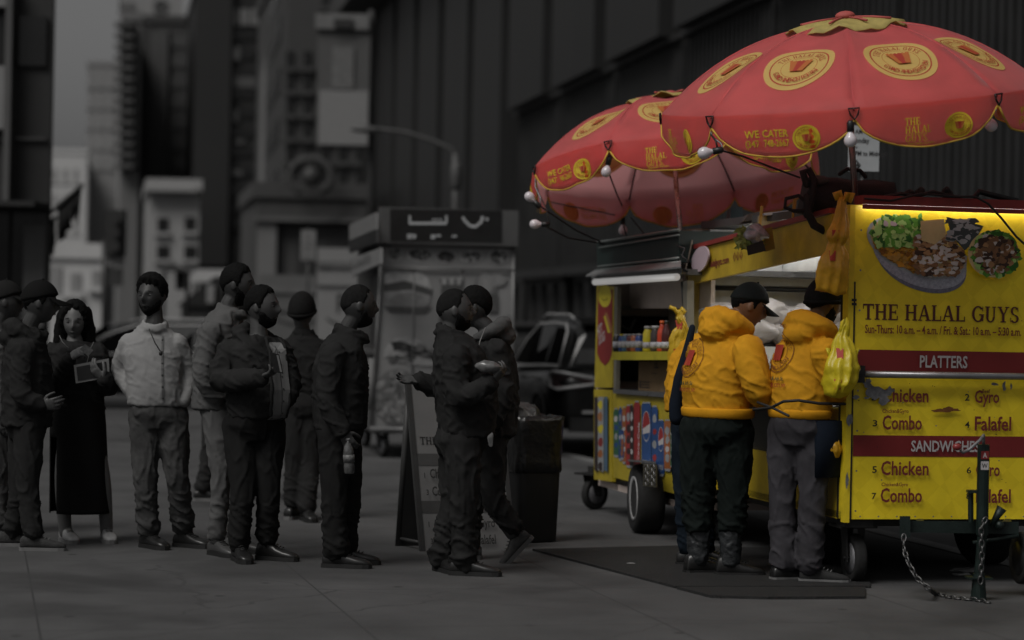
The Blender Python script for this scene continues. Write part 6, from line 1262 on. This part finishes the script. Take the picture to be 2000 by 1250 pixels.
def smooth_decal(P, name, o, par, mats, c, right, upv, into, off=.003, x0=-.1, x1=.12, y0=-.54, y1=.04, nx=4, ny=7):
    og = origin(o); bv = BVHTree.FromPolygons([v.co + og for v in o.data.vertices], [tuple(p.vertices) for p in o.data.polygons]); gd = {}
    for i in range(nx + 1):
        for j in range(ny + 1):
            ds = []
            for a in (-.02, 0, .02):
                for b in (-.03, 0, .03):
                    st = c + right * (x0 + (x1 - x0) * i / nx + a) + upv * (y0 + (y1 - y0) * j / ny + b) - into * .5; h = bv.ray_cast(st, into)
                    if h[0] is not None: ds.append(h[3])
            gd[i, j] = min(ds) * .6 + sum(ds) / len(ds) * .4 if ds else .5
    def f(x, y, d):
        u = max(0, min(nx - 1e-4, (x - x0) / (x1 - x0) * nx)); v = max(0, min(ny - 1e-4, (y - y0) / (y1 - y0) * ny)); i, j = int(u), int(v); a, b = u - i, v - j
        D = (gd[i, j] * (1 - a) + gd[i + 1, j] * a) * (1 - b) + (gd[i, j + 1] * (1 - a) + gd[i + 1, j + 1] * a) * b
        return c + right * x + upv * y + into * (D - .5 - d - off)
    return P.build(name, f, mats, par)
def cl(n, v, **k): k.setdefault('spec', .12); k.setdefault('bump', .14); k.setdefault('bscale', 220); k.setdefault('rough', .85); k.setdefault('var', .2); return M(n, v, **k)
coat1 = cl('coat_black', .017); coat2 = cl('jacket_dark', .019); jeans1 = cl('jeans_grey', .048, var=.45, scale=7); pants_d = cl('trousers_dark', .018); pants_b = cl('trousers_black', .012); shirt_w = cl('shirt_white', .235, var=.07, bump=.15); suit_g = cl('suit_grey', .085, var=.12)
hoodie = cl('hoodie_yellow', (.55, .265, .015), var=.10, scale=9); hoodie_rib = cl('hoodie_rib', (.56, .26, .012)); navy = cl('apron_navy', (.008, .012, .02)); pants_g = cl('trousers_grey', (.043, .041, .046), var=.25)
hair_k = M('hair_black', .004, .8, spec=.12, var=.4, scale=40, bump=.6, bscale=120); hair_g = M('hair_grey', .009, .85, spec=.12, var=.4, scale=40, bump=.5, bscale=140); sole_w = M('sole_white', .13, .6); sole_d = M('sole_dark', .012, .6); leather = M('leather_dark', .014, .35, var=.2, spec=.5); leather_g = M('leather_grey', .05, .4, var=.2); knit = M('knit_grey', .03, .9, var=.4, scale=40, bump=.4)
canvas_w = M('sneaker_white', .34, .6, var=.08)
NRIGHT = V((0, -1, 0))

# 1 man in a dark coat and cap, left
p = Person('person in a long dark coat and cap facing right, holding his hands together', (60, 1065), 14.7, 6, .045, group='people waiting in the queue')
p.head((78, 592), yaw=6, pitch=-6, neck=(58, 645)); p.torso([(52, 832, .195, .155), (55, 760, .20, .16), (52, 705, .21, .15), (52, 672, .20, .118), (58, 648, .11, .09)])
p.arm((48, 686, -.18), (42, 765, -.22), (80, 792, -.2), (98, 790, -.22), .8, (0, 1, .2), 1); p.arm((60, 686, .18), (60, 765, .22), (90, 792, .12), (104, 792, .05), .8, (0, -1, 0), -1)
p.leg((56, 830, -.09), (55, 945, -.1), (64, 1050, -.1)); p.leg((48, 830, .1), (40, 945, .1), (26, 1046, .15)); p.done(); p.face(); p.shell('cap', cl('cap_dark', .006), 'cap'); p.shell('short', hair_k)
p.garment('coat', coat1, extra=lambda b: (p.hood(b, .10, .06), p.collar(b)), amp=.009); p.trousers(pants_d, (52, 800, .16, .13))
for an, yw in (((66, 1060, -.1), 4), ((24, 1052, .15), 8)): p.shoe(an, yw, knit, sole_w, .29, sole=.02)
# 0 person cut by the left edge
p = Person('person in a grey cap mostly cut off by the left edge', (-8, 1042), 15.7, 10, .045, group='people waiting in the queue')
p.head((12, 590), yaw=0, neck=(-2, 640)); p.torso([(-10, 820, .2, .16), (-6, 740, .2, .155), (-8, 690, .2, .14), (-6, 665, .18, .11), (-2, 645, .1, .08)])
p.arm((-10, 680, -.17), (-6, 750, -.2), (5, 810, -.2), (8, 830, -.2), .5, (0, 1, 0)); p.arm((-10, 680, .17), (-14, 750, .2), (-10, 810, .2), (-10, 830, .2), .5, (0, -1, 0), -1); p.leg((-8, 820, -.09), (-4, 930, -.1), (-2, 1030, -.1)); p.leg((-14, 820, .1), (-22, 930, .1), (-30, 1030, .12)); p.done(); p.face(); p.shell('cap', M('cap_grey', .014, .85, spec=.1), 'cap')
p.garment('jacket', cl('jacket_pale', .09)); p.trousers(jeans1, (-8, 800, .16, .13)); p.shoe((0, 1040, -.1), 5, leather, sole_w); p.shoe((-30, 1040, .12), 5, leather, sole_w)
# 2 woman
p = Person('woman with long dark hair in a black jacket and long skirt holding banknotes', (165, 1055), 15.2, -82, .11, group='people waiting in the queue')
p.head((146, 626), yaw=-4, pitch=-12, sc=.97, neck=(146, 675)); p.torso([(152, 800, .18, .135), (152, 745, .165, .125), (150, 705, .175, .125), (148, 682, .16, .095), (146, 668, .08, .07)])
p.arm((104, 690), (104, 762, -.05), (134, 702, -.22), (156, 686, -.24), .9, (.2, .6, -.6), 1); p.arm((190, 690), (212, 752, -.05), (204, 742, -.36), (184, 722, -.38), .7, (0, .5, .8), -1)
p.leg((138, 820), (122, 930, -.05), (128, 1040, -.02), .9); p.leg((172, 820), (200, 930), (208, 1036, .05), .9); p.done(); p.face()
hl = p.shell('long', hair_k); bm = BM(); U_ = p.hc
for sg in (-1, 1): limb(bm, [p.hm(V((-.03, sg * .07, .05))), p.hm(V((-.01, sg * .088, -.06))), p.hm(V((.0, sg * .095, -.17))), p.hm(V((.03, sg * .09, -.28))), p.hm(V((.06, sg * .07, -.36)))], [.04, .042, .045, .042, .02])
limb(bm, [p.hm(V((-.08, 0, .03))), p.hm(V((-.095, 0, -.1))), p.hm(V((-.1, 0, -.25)))], [.06, .075, .06]); me = voxel(bm, .011, 4); creases(me, .008, 14, 2, stretch=(1, 1, .25)); from_mesh('hair_lengths', me, hair_k, hl)
p.garment('jacket', coat1, extra=lambda b: p.collar(b, .085, .06, .02), amp=.009)
bm = BM(); seg = 56; rows = [(152, 770, .17, .14), (152, 830, .185, .155), (153, 900, .19, .17), (154, 960, .195, .175), (155, 1001, .20, .18)]; R = []; fr_ = []
for (a, b_) in zip(rows, rows[1:]):
    for i in range(6): f = i / 6; fr_.append([a[j] + (b_[j] - a[j]) * f for j in range(4)])
fr_.append(rows[-1])
for x, y, hw, hd in fr_:
    c = p.P((x, y)); R.append([bm.verts.new(c + V((cos(2 * pi * k / seg) * hw * (1 + .03 * sin(7 * 2 * pi * k / seg) * (y - 770) / 230), sin(2 * pi * k / seg) * hd, 0))) for k in range(seg)])
for i, (a, b_) in enumerate(zip(R, R[1:])):
    for k in range(seg):
        ang = 360 * (k + .5) / seg
        if fr_[i][1] > 845 and 206 < ang < 232: continue
        bm.faces.new([a[k], a[(k + 1) % seg], b_[(k + 1) % seg], b_[k]])
bm.faces.new(R[0][::-1]); sk = obj('skirt', bm, cl('skirt_black', .009), p.t, True, True); sk.modifiers.new('thickness', 'SOLIDIFY').thickness = .006
p.shoe((130, 1048, -.02), -62, canvas_w, sole_w, .255, wk=.95); p.shoe((209, 1042, .05), -70, canvas_w, sole_w, .255, wk=.95)
bm = BM(); tube(bm, [W(116, 655, 15.03), W(122, 668, 15.02), W(134, 680, 14.98)], .0025, 5); tube(bm, [W(183, 668, 15.03), W(176, 682, 14.99), W(170, 708, 14.9)], .0025, 5); obj('earphone_cord', bm, M('cord_white', .15, .5), p.t, True, True)
def slab_thing(name, label, cat, pts, Y, dep, m, dys=None):
    bm = BM(); slab(bm, [W(x, y, Y + (dys[i] if dys else 0)) for i, (x, y) in enumerate(pts)], (0, 1, 0), dep); return mesh_thing(name, label, cat, bm, m)
slab_thing('tablet', 'dark tablet in a white frame held flat by the long haired woman', 'tablet', [(144, 713), (212, 700), (214, 737), (148, 749)], 14.88, .012, M('tablet_white', .15, .5))
o = bpy.context.scene.objects['tablet']; bm = BM(); slab(bm, [W(x, y, 14.874) for x, y in ((149, 717), (207, 706), (209, 733), (152, 743))], (0, 1, 0), .004); obj('screen', bm, M('tablet_dark', .02, .2), o, world=True)
slab_thing('banknote', 'folded banknotes pinched in the fingers of the long haired woman', 'money', [(156, 682), (166, 672), (182, 684), (172, 696)], 14.86, .006, M('note_grey', .09, .8, var=.6, scale=60))
# 3 man in white
p = Person('man in a white shirt and jeans with both hands in his pockets', (325, 1068), 14.9, -82, .035, group='people waiting in the queue')
p.head((297, 578), yaw=-30, pitch=-2, neck=(302, 632)); p.torso([(306, 792, .185, .15), (304, 765, .19, .165), (302, 730, .185, .165), (298, 692, .20, .145), (298, 660, .165, .11), (300, 634, .085, .075)])
p.arm((252, 672), (236, 726, .06), (272, 782, -.06), (290, 806, .05), .5, (1, 0, 0), 1); p.arm((346, 672), (370, 730, .05), (358, 785, -.04), (338, 806, .06), .5, (-1, 0, 0), -1)
p.leg((282, 810), (285, 935, -.05), (290, 1040), 1.05); p.leg((336, 810), (346, 930, -.02), (358, 1036, .1), 1.05); p.done(); p.face(); p.shell('swept', hair_k); p.shell('beard', hair_k, 'beard')
sh = p.garment('shirt', shirt_w, amp=.0045, fr=10, extra=lambda b: p.collar(b, .074, .045, .014), sleeve_r=(.07, .06, .05)); p.trousers(jeans1, (305, 785, .175, .145), (.115, .10, .082, .075, .082), .011, 9)
p.shoe((292, 1052), -48, leather, sole_d); p.shoe((362, 1046, .1), -30, leather, sole_d)
P = Print(); P.rect(-.006, -.42, .006, .0, 0, 1, 30); [P.ring(0, -.03 - .075 * k, 0, .007, 1, 10) for k in range(6)]; decal(P, 'placket', sh, sh, [M('shirt_seam', .13, .8), M('button_dark', .03, .5)], p.P((322, 655)), V((1, 0, -.0)), V((-.05, 0, 1)), V((0, 1, 0)))
bm = BM(); tube(bm, [W(291, 642, 14.73), W(303, 670, 14.72), W(313, 686, 14.72)], .004, 6); obj('neck_cord', bm, M('cord_black', .01), p.t, True, True); bm = BM(); ball(bm, W(314, 690, 14.71), (.012, .01, .016)); obj('pendant', bm, M('cord_black', .01), p.t, True, True)
# hidden walker behind the suit
p = Person('person in dark trousers walking behind the man in the grey suit, mostly hidden', (400, 972), 18.8, 0, .045)
p.head((462, 582), yaw=0, neck=(448, 622)); p.torso([(420, 790, .18, .14), (430, 720, .18, .14), (440, 670, .2, .13), (446, 640, .18, .1), (448, 625, .08, .07)])
p.arm((442, 655, -.17), (436, 710, -.2), (444, 760, -.2), (450, 775, -.2), .5, (0, 1, 0)); p.arm((442, 655, .17), (446, 710, .2), (456, 760, .2), (460, 775, .2), .5, (0, -1, 0), -1); p.leg((420, 780, -.09), (410, 880, -.09), (396, 960, -.09)); p.leg((420, 780, .09), (430, 880, .09), (432, 965, .09)); p.done(); p.shell('short', hair_k); p.face()
p.garment('jacket', coat1); p.trousers(cl('trousers_dark_grey', .022), (422, 775, .16, .13)); p.shoe((398, 968, -.09), 5, leather, sole_w); p.shoe((434, 972, .09), 5, leather, sole_w)
# 4 grey suit
p = Person('tall bearded man in a pale grey suit behind the man with the phone', (430, 1080), 14.62, -8, .04, group='people waiting in the queue')
p.head((464, 556), yaw=2, pitch=-3, neck=(446, 606)); p.torso([(420, 800, .19, .14), (424, 740, .185, .15), (428, 690, .205, .155), (432, 645, .21, .135), (438, 618, .15, .1), (446, 600, .075, .07)])
p.arm((412, 650, -.19), (398, 735, -.23), (424, 778, -.18), (434, 792, -.16), .6, (0, 1, 0), 1); p.arm((440, 650, .2), (450, 730, .22), (470, 770, .16), (480, 780, .12), .6, (0, -1, 0), -1)
p.leg((424, 805, -.09), (432, 930, -.12), (424, 1055, -.1)); p.leg((444, 805, .1), (458, 930, .1), (460, 1050, .1)); p.done(); p.face(); p.shell('short', hair_k); p.shell('beard', hair_k, 'beard')
p.garment('suit_jacket', suit_g, amp=.009, extra=lambda b: p.collar(b, .08, .06, .016)); p.trousers(suit_g, (426, 780, .16, .13), (.105, .092, .07, .064, .068)); p.shoe((426, 1066, -.1), -50, leather_g, sole_d); p.shoe((462, 1060, .1), -20, leather_g, sole_d)
# 5 man with phone
p = Person('man in a dark hooded jacket over a light shirt looking up from his phone', (505, 1088), 14.25, -38, .05, group='people waiting in the queue')
p.head((512, 600), yaw=22, pitch=0, neck=(505, 655)); p.torso([(505, 815, .19, .155), (502, 765, .20, .175), (500, 715, .205, .165), (498, 680, .20, .12), (503, 655, .085, .08)])
p.arm((448, 690, -.08), (432, 742, -.16), (508, 738, -.36), (532, 728, -.4), .75, (-.3, .2, .9), -1); p.arm((545, 685, .05), (566, 742, .04), (556, 785, .0), (536, 800, .08), .4, (-1, 0, 0), -1)
p.leg((468, 830), (474, 955, -.06), (466, 1070, -.05), 1.05); p.leg((525, 830, .04), (524, 950), (522, 1062, .06), 1.05); p.done(); p.face(); p.shell('short', hair_k); p.shell('beard', hair_k, 'beard')
jk5 = p.garment('jacket', coat2, amp=.011, extra=lambda b: p.hood(b, .10, .055, .0, .12), sleeve_r=(.082, .072, .058))
fw5 = p.fw; P = Print(); P.p.append(None); P.p.pop(); n = 26
shp = lambda y: (-.028 - .035 * min(1, max(0, (-y) / .2)), .075 - .0 * y)
for i in range(n):
    y0, y1 = .0 - .50 * i / n, .0 - .50 * (i + 1) / n; a0, b0 = shp(y0); a1, b1 = shp(y1)
    for j in range(5): P.p.append(([(a0 + (b0 - a0) * j / 5, y0), (a1 + (b1 - a1) * j / 5, y1), (a1 + (b1 - a1) * (j + 1) / 5, y1), (a0 + (b0 - a0) * (j + 1) / 5, y0)], 0, 0))
P.k = 12; P.rect(.014, -.48, .019, -.02, 1, 1, 30); [P.ring(.028, -.06 - .075 * k, 0, .006, 1, 8) for k in range(6)]; P.poly([(-.03, .005), (.012, -.04), (-.012, -.065), (-.04, -.03)], 2); P.poly([(.02, -.04), (.07, .005), (.075, -.04), (.04, -.065)], 2)
rt5 = V((-p.fw.y, p.fw.x, 0)); c5 = p.P((509, 668)); smooth_decal(P, 'shirt_front', jk5, p.t, [cl('shirt_light', .15, var=.08, bump=.15), M('seam_dark', .03, .8), M('shirt_collar', .19, .8)], c5, rt5, Z, -p.fw * 1.0, off=.006)
og = origin(jk5); bv = BVHTree.FromPolygons([v.co + og for v in jk5.data.vertices], [tuple(q.vertices) for q in jk5.data.polygons])
for sd in (0, 1):
    pts = []
    for i in range(15):
        y = .02 - .54 * i / 14; st = c5 + rt5 * shp(y)[sd] + Z * y + p.fw * .5; h = bv.ray_cast(st, -p.fw)
        if h[0] is not None: pts.append(h[0] + p.fw * .006)
    if len(pts) > 3: bm = BM(); tube(bm, pts, .012, 8, True); obj('lapel', bm, coat2, jk5, True, True)
p.trousers(pants_b, (505, 800, .185, .155), (.118, .102, .082, .075, .075)); p.shoe((468, 1080, -.05), -68, leather, sole_d, hi=.02); p.shoe((526, 1074, .06), -22, leather, sole_d, hi=.02)
slab_thing('phone', 'dark phone held up by the man in the hooded jacket', 'phone', [(527, 688), (545, 692), (553, 730), (535, 727)], 13.79, .012, M('phone_black', .012, .2))
o = bpy.context.scene.objects['phone']; bm = BM(); slab(bm, [W(x, y, 13.786) for x, y in ((540, 693), (544, 694), (551, 727), (547, 726))], (0, 1, 0), .003); obj('screen', bm, M('phone_edge', .13, .2), o, world=True)
# 6 seen from behind with a beanie
p = Person('person in a dark beanie and grey coat seen from behind', (585, 1012), 17.2, 78, .04, group='people waiting in the queue')
p.head((590, 610), yaw=0, neck=(592, 652)); p.torso([(596, 775, .17, .13), (596, 735, .175, .14), (594, 700, .19, .135), (592, 672, .18, .105), (592, 652, .08, .07)])
p.arm((562, 680), (554, 735), (562, 780, .1), (566, 795, .12), .5, (1, 0, 0), -1); p.arm((624, 680), (634, 735), (626, 780, .1), (624, 795, .12), .5, (-1, 0, 0)); p.leg((580, 790), (576, 900), (572, 990), 1); p.leg((608, 790), (606, 900), (598, 1000, -.1), 1); p.done(); p.face(); p.shell('beanie', cl('beanie_black', .009, scale=60, var=.4), 'beanie')
p.garment('coat', cl('coat_charcoal', .014), amp=.009, extra=lambda b: p.collar(b)); p.trousers(cl('trousers_charcoal', .018), (596, 765, .165, .135), (.11, .1, .084, .08, .078)); p.shoe((573, 998), 60, leather, sole_w); p.shoe((599, 1008, -.1), -70, leather, sole_d)
# 7 man with bottle
p = Person('man in a black jacket with cropped hair facing the kiosk and holding a water bottle', (668, 1100), 14.05, 8, .04, group='people waiting in the queue')
p.head((700, 597), yaw=6, pitch=-3, neck=(680, 650)); p.torso([(664, 838, .19, .155), (664, 770, .195, .17), (666, 715, .21, .165), (668, 680, .20, .13), (674, 655, .11, .095)])
p.arm((652, 695, -.19), (640, 780, -.23), (668, 842, -.24), (680, 862, -.24), 1.0, (.3, .9, -.2), 1); p.arm((675, 695, .2), (680, 770, .22), (684, 815, .2), (684, 835, .2), .6, (0, -1, 0), -1)
p.leg((655, 845, -.09), (652, 965, -.11), (655, 1085, -.1), 1.05); p.leg((672, 845, .1), (680, 965, .1), (672, 1080, .1), 1.05); p.done(); p.face(); p.shell('buzz', hair_g)
p.shell('beard', hair_g, 'beard'); p.garment('jacket', coat1, amp=.009, extra=lambda b: p.collar(b, .085, .06, .02), sleeve_r=(.08, .07, .056)); p.trousers(pants_b, (664, 810, .175, .145), (.118, .105, .085, .082, .088)); p.shoe((658, 1094, -.1), -6, leather, sole_d, .30); p.shoe((676, 1088, .1), 2, leather, sole_d, .30)
b0 = W(683, 888, 13.80); t = thing('water_bottle', 'clear water bottle held low by the man with cropped hair', 'bottle', b0 - Z * .12); bm = BM(); lathe(bm, [(.026, 0), (.032, .008), (.033, .05), (.029, .09), (.033, .13), (.026, .165), (.012, .19), (.012, .2)], b0 - Z * .115, V((-.06, 0, 1)), 18); obj('bottle_body', bm, M('clear_plastic', .07, .08, var=.5, scale=35, spec=.9), t, True, True)
bm = BM(); lathe(bm, [(.0345, .055), (.0345, .10)], b0 - Z * .1, V((-.06, 0, 1)), 18); obj('paper_label', bm, M('bottle_label', .10, .5, var=.6, scale=50), t, True, True); bm = BM(); lathe(bm, [(.014, .2), (.014, .215)], b0 - Z * .115, V((-.06, 0, 1)), 12); obj('lid', bm, canvas_w, t, True, True)
# 8 man in the middle
p = Person('man in a dark jacket with one open hand stretched behind and wrapped food', (890, 1120), 13.75, 6, .055, group='people walking past the kiosk')
p.head((888, 606), yaw=0, pitch=2, neck=(880, 655)); p.torso([(912, 852, .19, .165), (912, 790, .20, .185), (905, 740, .21, .185), (896, 690, .21, .155), (886, 655, .12, .1)])
p.arm((892, 700, -.2), (895, 775, -.26), (958, 748, -.3), (985, 722, -.3), .9, (.1, .3, .9), -1); p.arm((872, 700, .2), (868, 758, .28), (818, 742, .24), (795, 742, .2), .35, (.2, -.5, .75), -1, spread=1.6)
p.leg((905, 860, -.09), (905, 980, -.1), (905, 1105, -.08), 1.08); p.leg((895, 860, .1), (885, 980, .08), (864, 1098, .1), 1.08); p.done(); p.face(); p.shell('buzz', hair_g); p.shell('beard', hair_k, 'beard')
p.garment('jacket', coat1, amp=.010, extra=lambda b: p.collar(b, .088, .075, .022), sleeve_r=(.084, .074, .056)); p.trousers(pants_d, (908, 830, .18, .155), (.122, .108, .086, .08, .086), .015); p.shoe((908, 1112, -.08), -8, leather, sole_d, .31); p.shoe((866, 1106, .1), -60, leather, sole_d, .30)
bm = BM(); ball(bm, W(952, 716, 13.42), (.075, .035, .032), V((1, 0, .0)), V((0, 1, 0)), Z, seg=20); crumple(bm, .014, 22, 3); mesh_thing('wrapped_food', 'pale foil wrapped food in the raised hand of the man in the zipped jacket', 'food', bm, M('foil_wrap', .16, .3, .3, var=.35, scale=25), True)
bm = BM(); ball(bm, W(958, 860, 13.5), (.018, .01, .045)); crumple(bm, .015, 30, 1); mesh_thing('paper_napkin', 'crumpled pale napkin hanging at the hip of the man in the zipped jacket', 'napkin', bm, M('napkin', .10, .8), True)
# 9 hooded walker going left
p = Person('person in a dark padded jacket with a pale hood striding left', (950, 1098), 14.5, 178, .04, group='people walking past the kiosk')
p.head((926, 600), yaw=0, neck=(950, 648)); p.torso([(962, 850, .18, .14), (965, 790, .19, .155), (962, 730, .205, .155), (960, 690, .2, .13), (954, 655, .11, .095)])
p.arm((968, 690, -.19), (980, 770, -.22), (958, 830, -.24), (950, 848, -.24), .6, (0, 1, 0), -1); p.arm((958, 690, .2), (960, 770, .22), (935, 820, .22), (928, 836, .22), .6, (0, -1, 0), 1)
p.leg((958, 850, -.08), (962, 965, -.1), (1000, 1042, -.08)); p.leg((950, 850, .1), (925, 970, .1), (912, 1085, .1)); p.done(); p.face(); p.shell('short', hair_k)
pj = p.garment('jacket', coat2, amp=.013, fr=6, sleeve_r=(.086, .078, .06)); bm = BM(); p.hood(bm, .10, .055, -.02); me = voxel(bm, .012, 4); creases(me, .006, 12, 1); from_mesh('hood', me, cl('hood_pale', .07), p.t)
bm = BM(); tube(bm, [W(948, 640, 14.30), W(938, 665, 14.22), W(932, 690, 14.2)], .004, 6); obj('drawstring', bm, M('cord_white', .15), p.t, True, True); p.trousers(pants_d, (960, 830, .165, .14), (.112, .098, .08, .074, .076), .014); p.shoe(p.P((1003, 1052, -.08)), 182, knit, M('sole_grey', .05, .6), .30, pitch=-48); p.shoe((914, 1092, .1), 182, knit, MATS['sole_grey'], .30)

# vendors
def hood_print(o, c, right, upv, into, full, sc=1.):
    P = Print(); hr, hd_ = M('hoodie_red', (.30, .03, .015), .8), M('hoodie_dark_red', (.16, .05, .01), .8); gr = M('hoodie_green', (.03, .05, .02), .8)
    P.ring(0, 0, .115 * sc, .12 * sc, 1, 40, 1); P.ring(0, 0, .068 * sc, .071 * sc, 1, 36, 1); P.arc_text('THE HALAL GUYS', 0, 0, .080 * sc, .026 * sc, 170, 10, 1); P.arc_text('GYRO AND CHICKEN', 0, 0, .104 * sc, .024 * sc, 200, 340, 1, flip=True)
    for x in (-.026, .0, .026): P.poly([(sc * (x - .015), sc * .045), (sc * (x + .015), sc * .045), (sc * (x + .011), -sc * .048), (sc * (x - .011), -sc * .048)], 0)
    P.text_fit('53rd & 6th St', -.08 * sc, .08 * sc, -.165 * sc, .022 * sc, 2); P.text_fit('NEW YORK CITY, NY', -.10 * sc, .10 * sc, -.205 * sc, .022 * sc, 0)
    if full: P.text_fit('PLATTERS', -.06 * sc, .06 * sc, .15 * sc, .018 * sc, 1)
    decal(P, 'print', o, o, [hr, hd_, gr], c, right, upv, into)
# third worker behind
p = Person('worker in a yellow hoodie with a navy strap almost hidden behind the capped vendor', (1340, 1100), 14.5, 25, .06, group='cart workers in yellow hoodies')
p.head((1402, 648), yaw=0, pitch=-30, neck=(1384, 680)); p.torso([(1348, 805, .18, .14), (1350, 750, .19, .15), (1358, 700, .19, .14), (1372, 670, .17, .11), (1386, 652, .09, .08)])
p.arm((1352, 690, -.1), (1322, 762, -.12), (1345, 800, -.2), (1362, 802, -.2), .6, (0, 1, 0), 1); p.arm((1395, 690, .12), (1420, 755, .1), (1460, 770, .05), (1475, 770, .05), .5, (0, 0, -1), -1); p.leg((1342, 815, -.05), (1338, 950, -.06), (1345, 1080, -.06)); p.leg((1375, 815, .08), (1375, 950, .08), (1375, 1080, .1)); p.done(); p.face(); p.shell('short', hair_k)
h = p.garment('hoodie', hoodie); p.trousers(cl('jeans_navy', (.008, .013, .02), var=.4), (1358, 795, .17, .14)); p.shoe((1347, 1092, -.06), -10, leather, sole_d); p.shoe((1377, 1092, .1), -10, leather, sole_d)
bm = BM(); tube(bm, [W(1352, 640, 14.24), W(1341, 690, 14.22), W(1328, 740, 14.22), W(1320, 790, 14.25), W(1322, 815, 14.25)], [.02, .03, .04, .045, .05], 10, True); obj('strap', bm, navy, p.t, True, True)
# capped vendor
p = Person('vendor in a black cap and yellow hoodie bending over the cart counter', (1395, 1120), 13.95, 40, (.19, .095, .05), group='cart workers in yellow hoodies')
p.head((1462, 598, .05), yaw=-30, pitch=-22, neck=(1424, 632)); p.torso([(1400, 806, .212, .16), (1398, 765, .222, .178), (1400, 715, .215, .17), (1410, 675, .19, .135), (1420, 645, .12, .10)])
p.arm((1462, 688, -.22), (1482, 760, -.27), (1500, 778, .0), (1512, 786, .1), .6, (0, 0, -1), 1, 1.12); p.arm((1372, 690, .12), (1440, 760, .3), (1480, 775, .38), (1498, 780, .42), .6, (0, 0, -1), -1, 1.1)
p.leg((1368, 840, .03), (1362, 965, .03), (1364, 1085, .04), 1.2); p.leg((1432, 840, -.05), (1432, 965, -.06), (1426, 1090, -.05), 1.2); p.done(); p.face(); p.shell('cap', cl('cap_black', (.010, .013, .013), bump=.2), 'cap'); p.shell('short', hair_k)
h = p.garment('hoodie', hoodie, amp=.0075, fr=7, extra=lambda b: p.hood(b, .10, .072, -.01, .135), sleeve_r=(.092, .082, .06)); hood_print(h, p.P((1356, 698)), V((.643, -.766, 0)), Z, V((.766, .643, 0)), False, 1.0)
bm = BM(); loft(bm, [(p.P((1402, y)), p.fw * d, p.lat * w_) for y, w_, d in ((816, .222, .166), (812, .238, .18), (800, .242, .184), (796, .235, .178))], 36, 2.3); obj('hem', bm, hoodie_rib, h, True, True)
p.trousers(cl('trousers_blackgreen', (.007, .010, .009), var=.3), (1400, 800, .215, .165), (.138, .125, .10, .095, .085), .011, boots=True, drop=-.115)
boot = M('boot_grey', (.022, .024, .026), .5, var=.3, scale=12, bump=.4)
for an, yw in (((1364, 1105, .04), 20), ((1426, 1110, -.05), 4)):
    bt = p.shoe(an, yw, leather, sole_d, .30, hi=.03, name='boot'); a_ = p.P(an); bm = BM(); limb(bm, [V((a_.x, a_.y, .10)), V((a_.x, a_.y, .18)), V((a_.x, a_.y, .27))], [.062, .066, .074]); me = voxel(bm, .011, 2); creases(me, .008, 14, 1); from_mesh('boot_shaft', me, boot, bt)
# vendor at the corner
p = Person('vendor in a black beanie and yellow hoodie leaning in beside the menu panel', (1565, 1135), 13.66, 40, (.10, .055, .03), group='cart workers in yellow hoodies')
p.head((1610, 590, .1), yaw=-14, pitch=-14, neck=(1590, 640)); p.torso([(1562, 810, .195, .145), (1562, 765, .20, .162), (1566, 715, .195, .155), (1574, 675, .185, .135), (1584, 645, .11, .095)])
p.arm((1614, 690, -.2), (1636, 752, -.16), (1640, 772, .12), (1644, 777, .2), .6, (0, 0, -1), 1, 1.1); p.arm((1546, 690, .12), (1590, 760, .3), (1620, 775, .42), (1634, 780, .46), .6, (0, 0, -1), -1)
p.leg((1534, 840, .04), (1528, 965, .04), (1530, 1110, .04), 1.08); p.leg((1588, 840, -.05), (1588, 965, -.05), (1580, 1115, -.03), 1.08); p.done(); p.face(); p.shell('beanie', cl('beanie_ink', .008), 'beanie')
p.shell('beard', hair_k, 'beard'); h = p.garment('hoodie', hoodie, amp=.0075, fr=7, extra=lambda b: p.hood(b, .105, .07, -.01, .13), sleeve_r=(.088, .078, .06)); hood_print(h, p.P((1534, 688)), V((.643, -.766, 0)), Z, V((.766, .643, 0)), True, 1.0)
bm = BM(); loft(bm, [(p.P((1562, y)), p.fw * d, p.lat * w_) for y, w_, d in ((818, .18, .135), (814, .2, .15), (803, .204, .154), (799, .196, .148))], 36, 2.3); obj('hem', bm, hoodie_rib, h, True, True)
p.trousers(pants_g, (1562, 805, .185, .145), (.116, .108, .09, .085, .088), .009, 7); p.shoe((1532, 1122, .04), 20, leather, sole_w, .29); p.shoe((1590, 1128, -.03), -6, M('suede_dark', .018, .8), sole_w, .30)
bm = BM(); n_a = p.P((1600, 850)); loft(bm, [(p.P((x, y)) + V((.0, -.075, 0)), p.fw * d, p.lat * w_) for x, y, w_, d in ((1612, 820, .08, .13), (1618, 860, .07, .13), (1618, 930, .05, .125))], 20); obj('apron', bm, navy, p.t, True, True)
bm = BM(); q = [W(1472, 800, 13.6), W(1506, 796, 13.5), W(1530, 784, 13.42), W(1560, 782, 13.4), W(1600, 788, 13.4), W(1650, 789, 13.46)]; tube(bm, q, .009, 7, True); tube(bm, [W(1480, 786, 13.6), W(1512, 798, 13.48), W(1540, 812, 13.42)], .008, 7, True); obj('apron_string', bm, M('cord_black', .01), p.t, True, True)
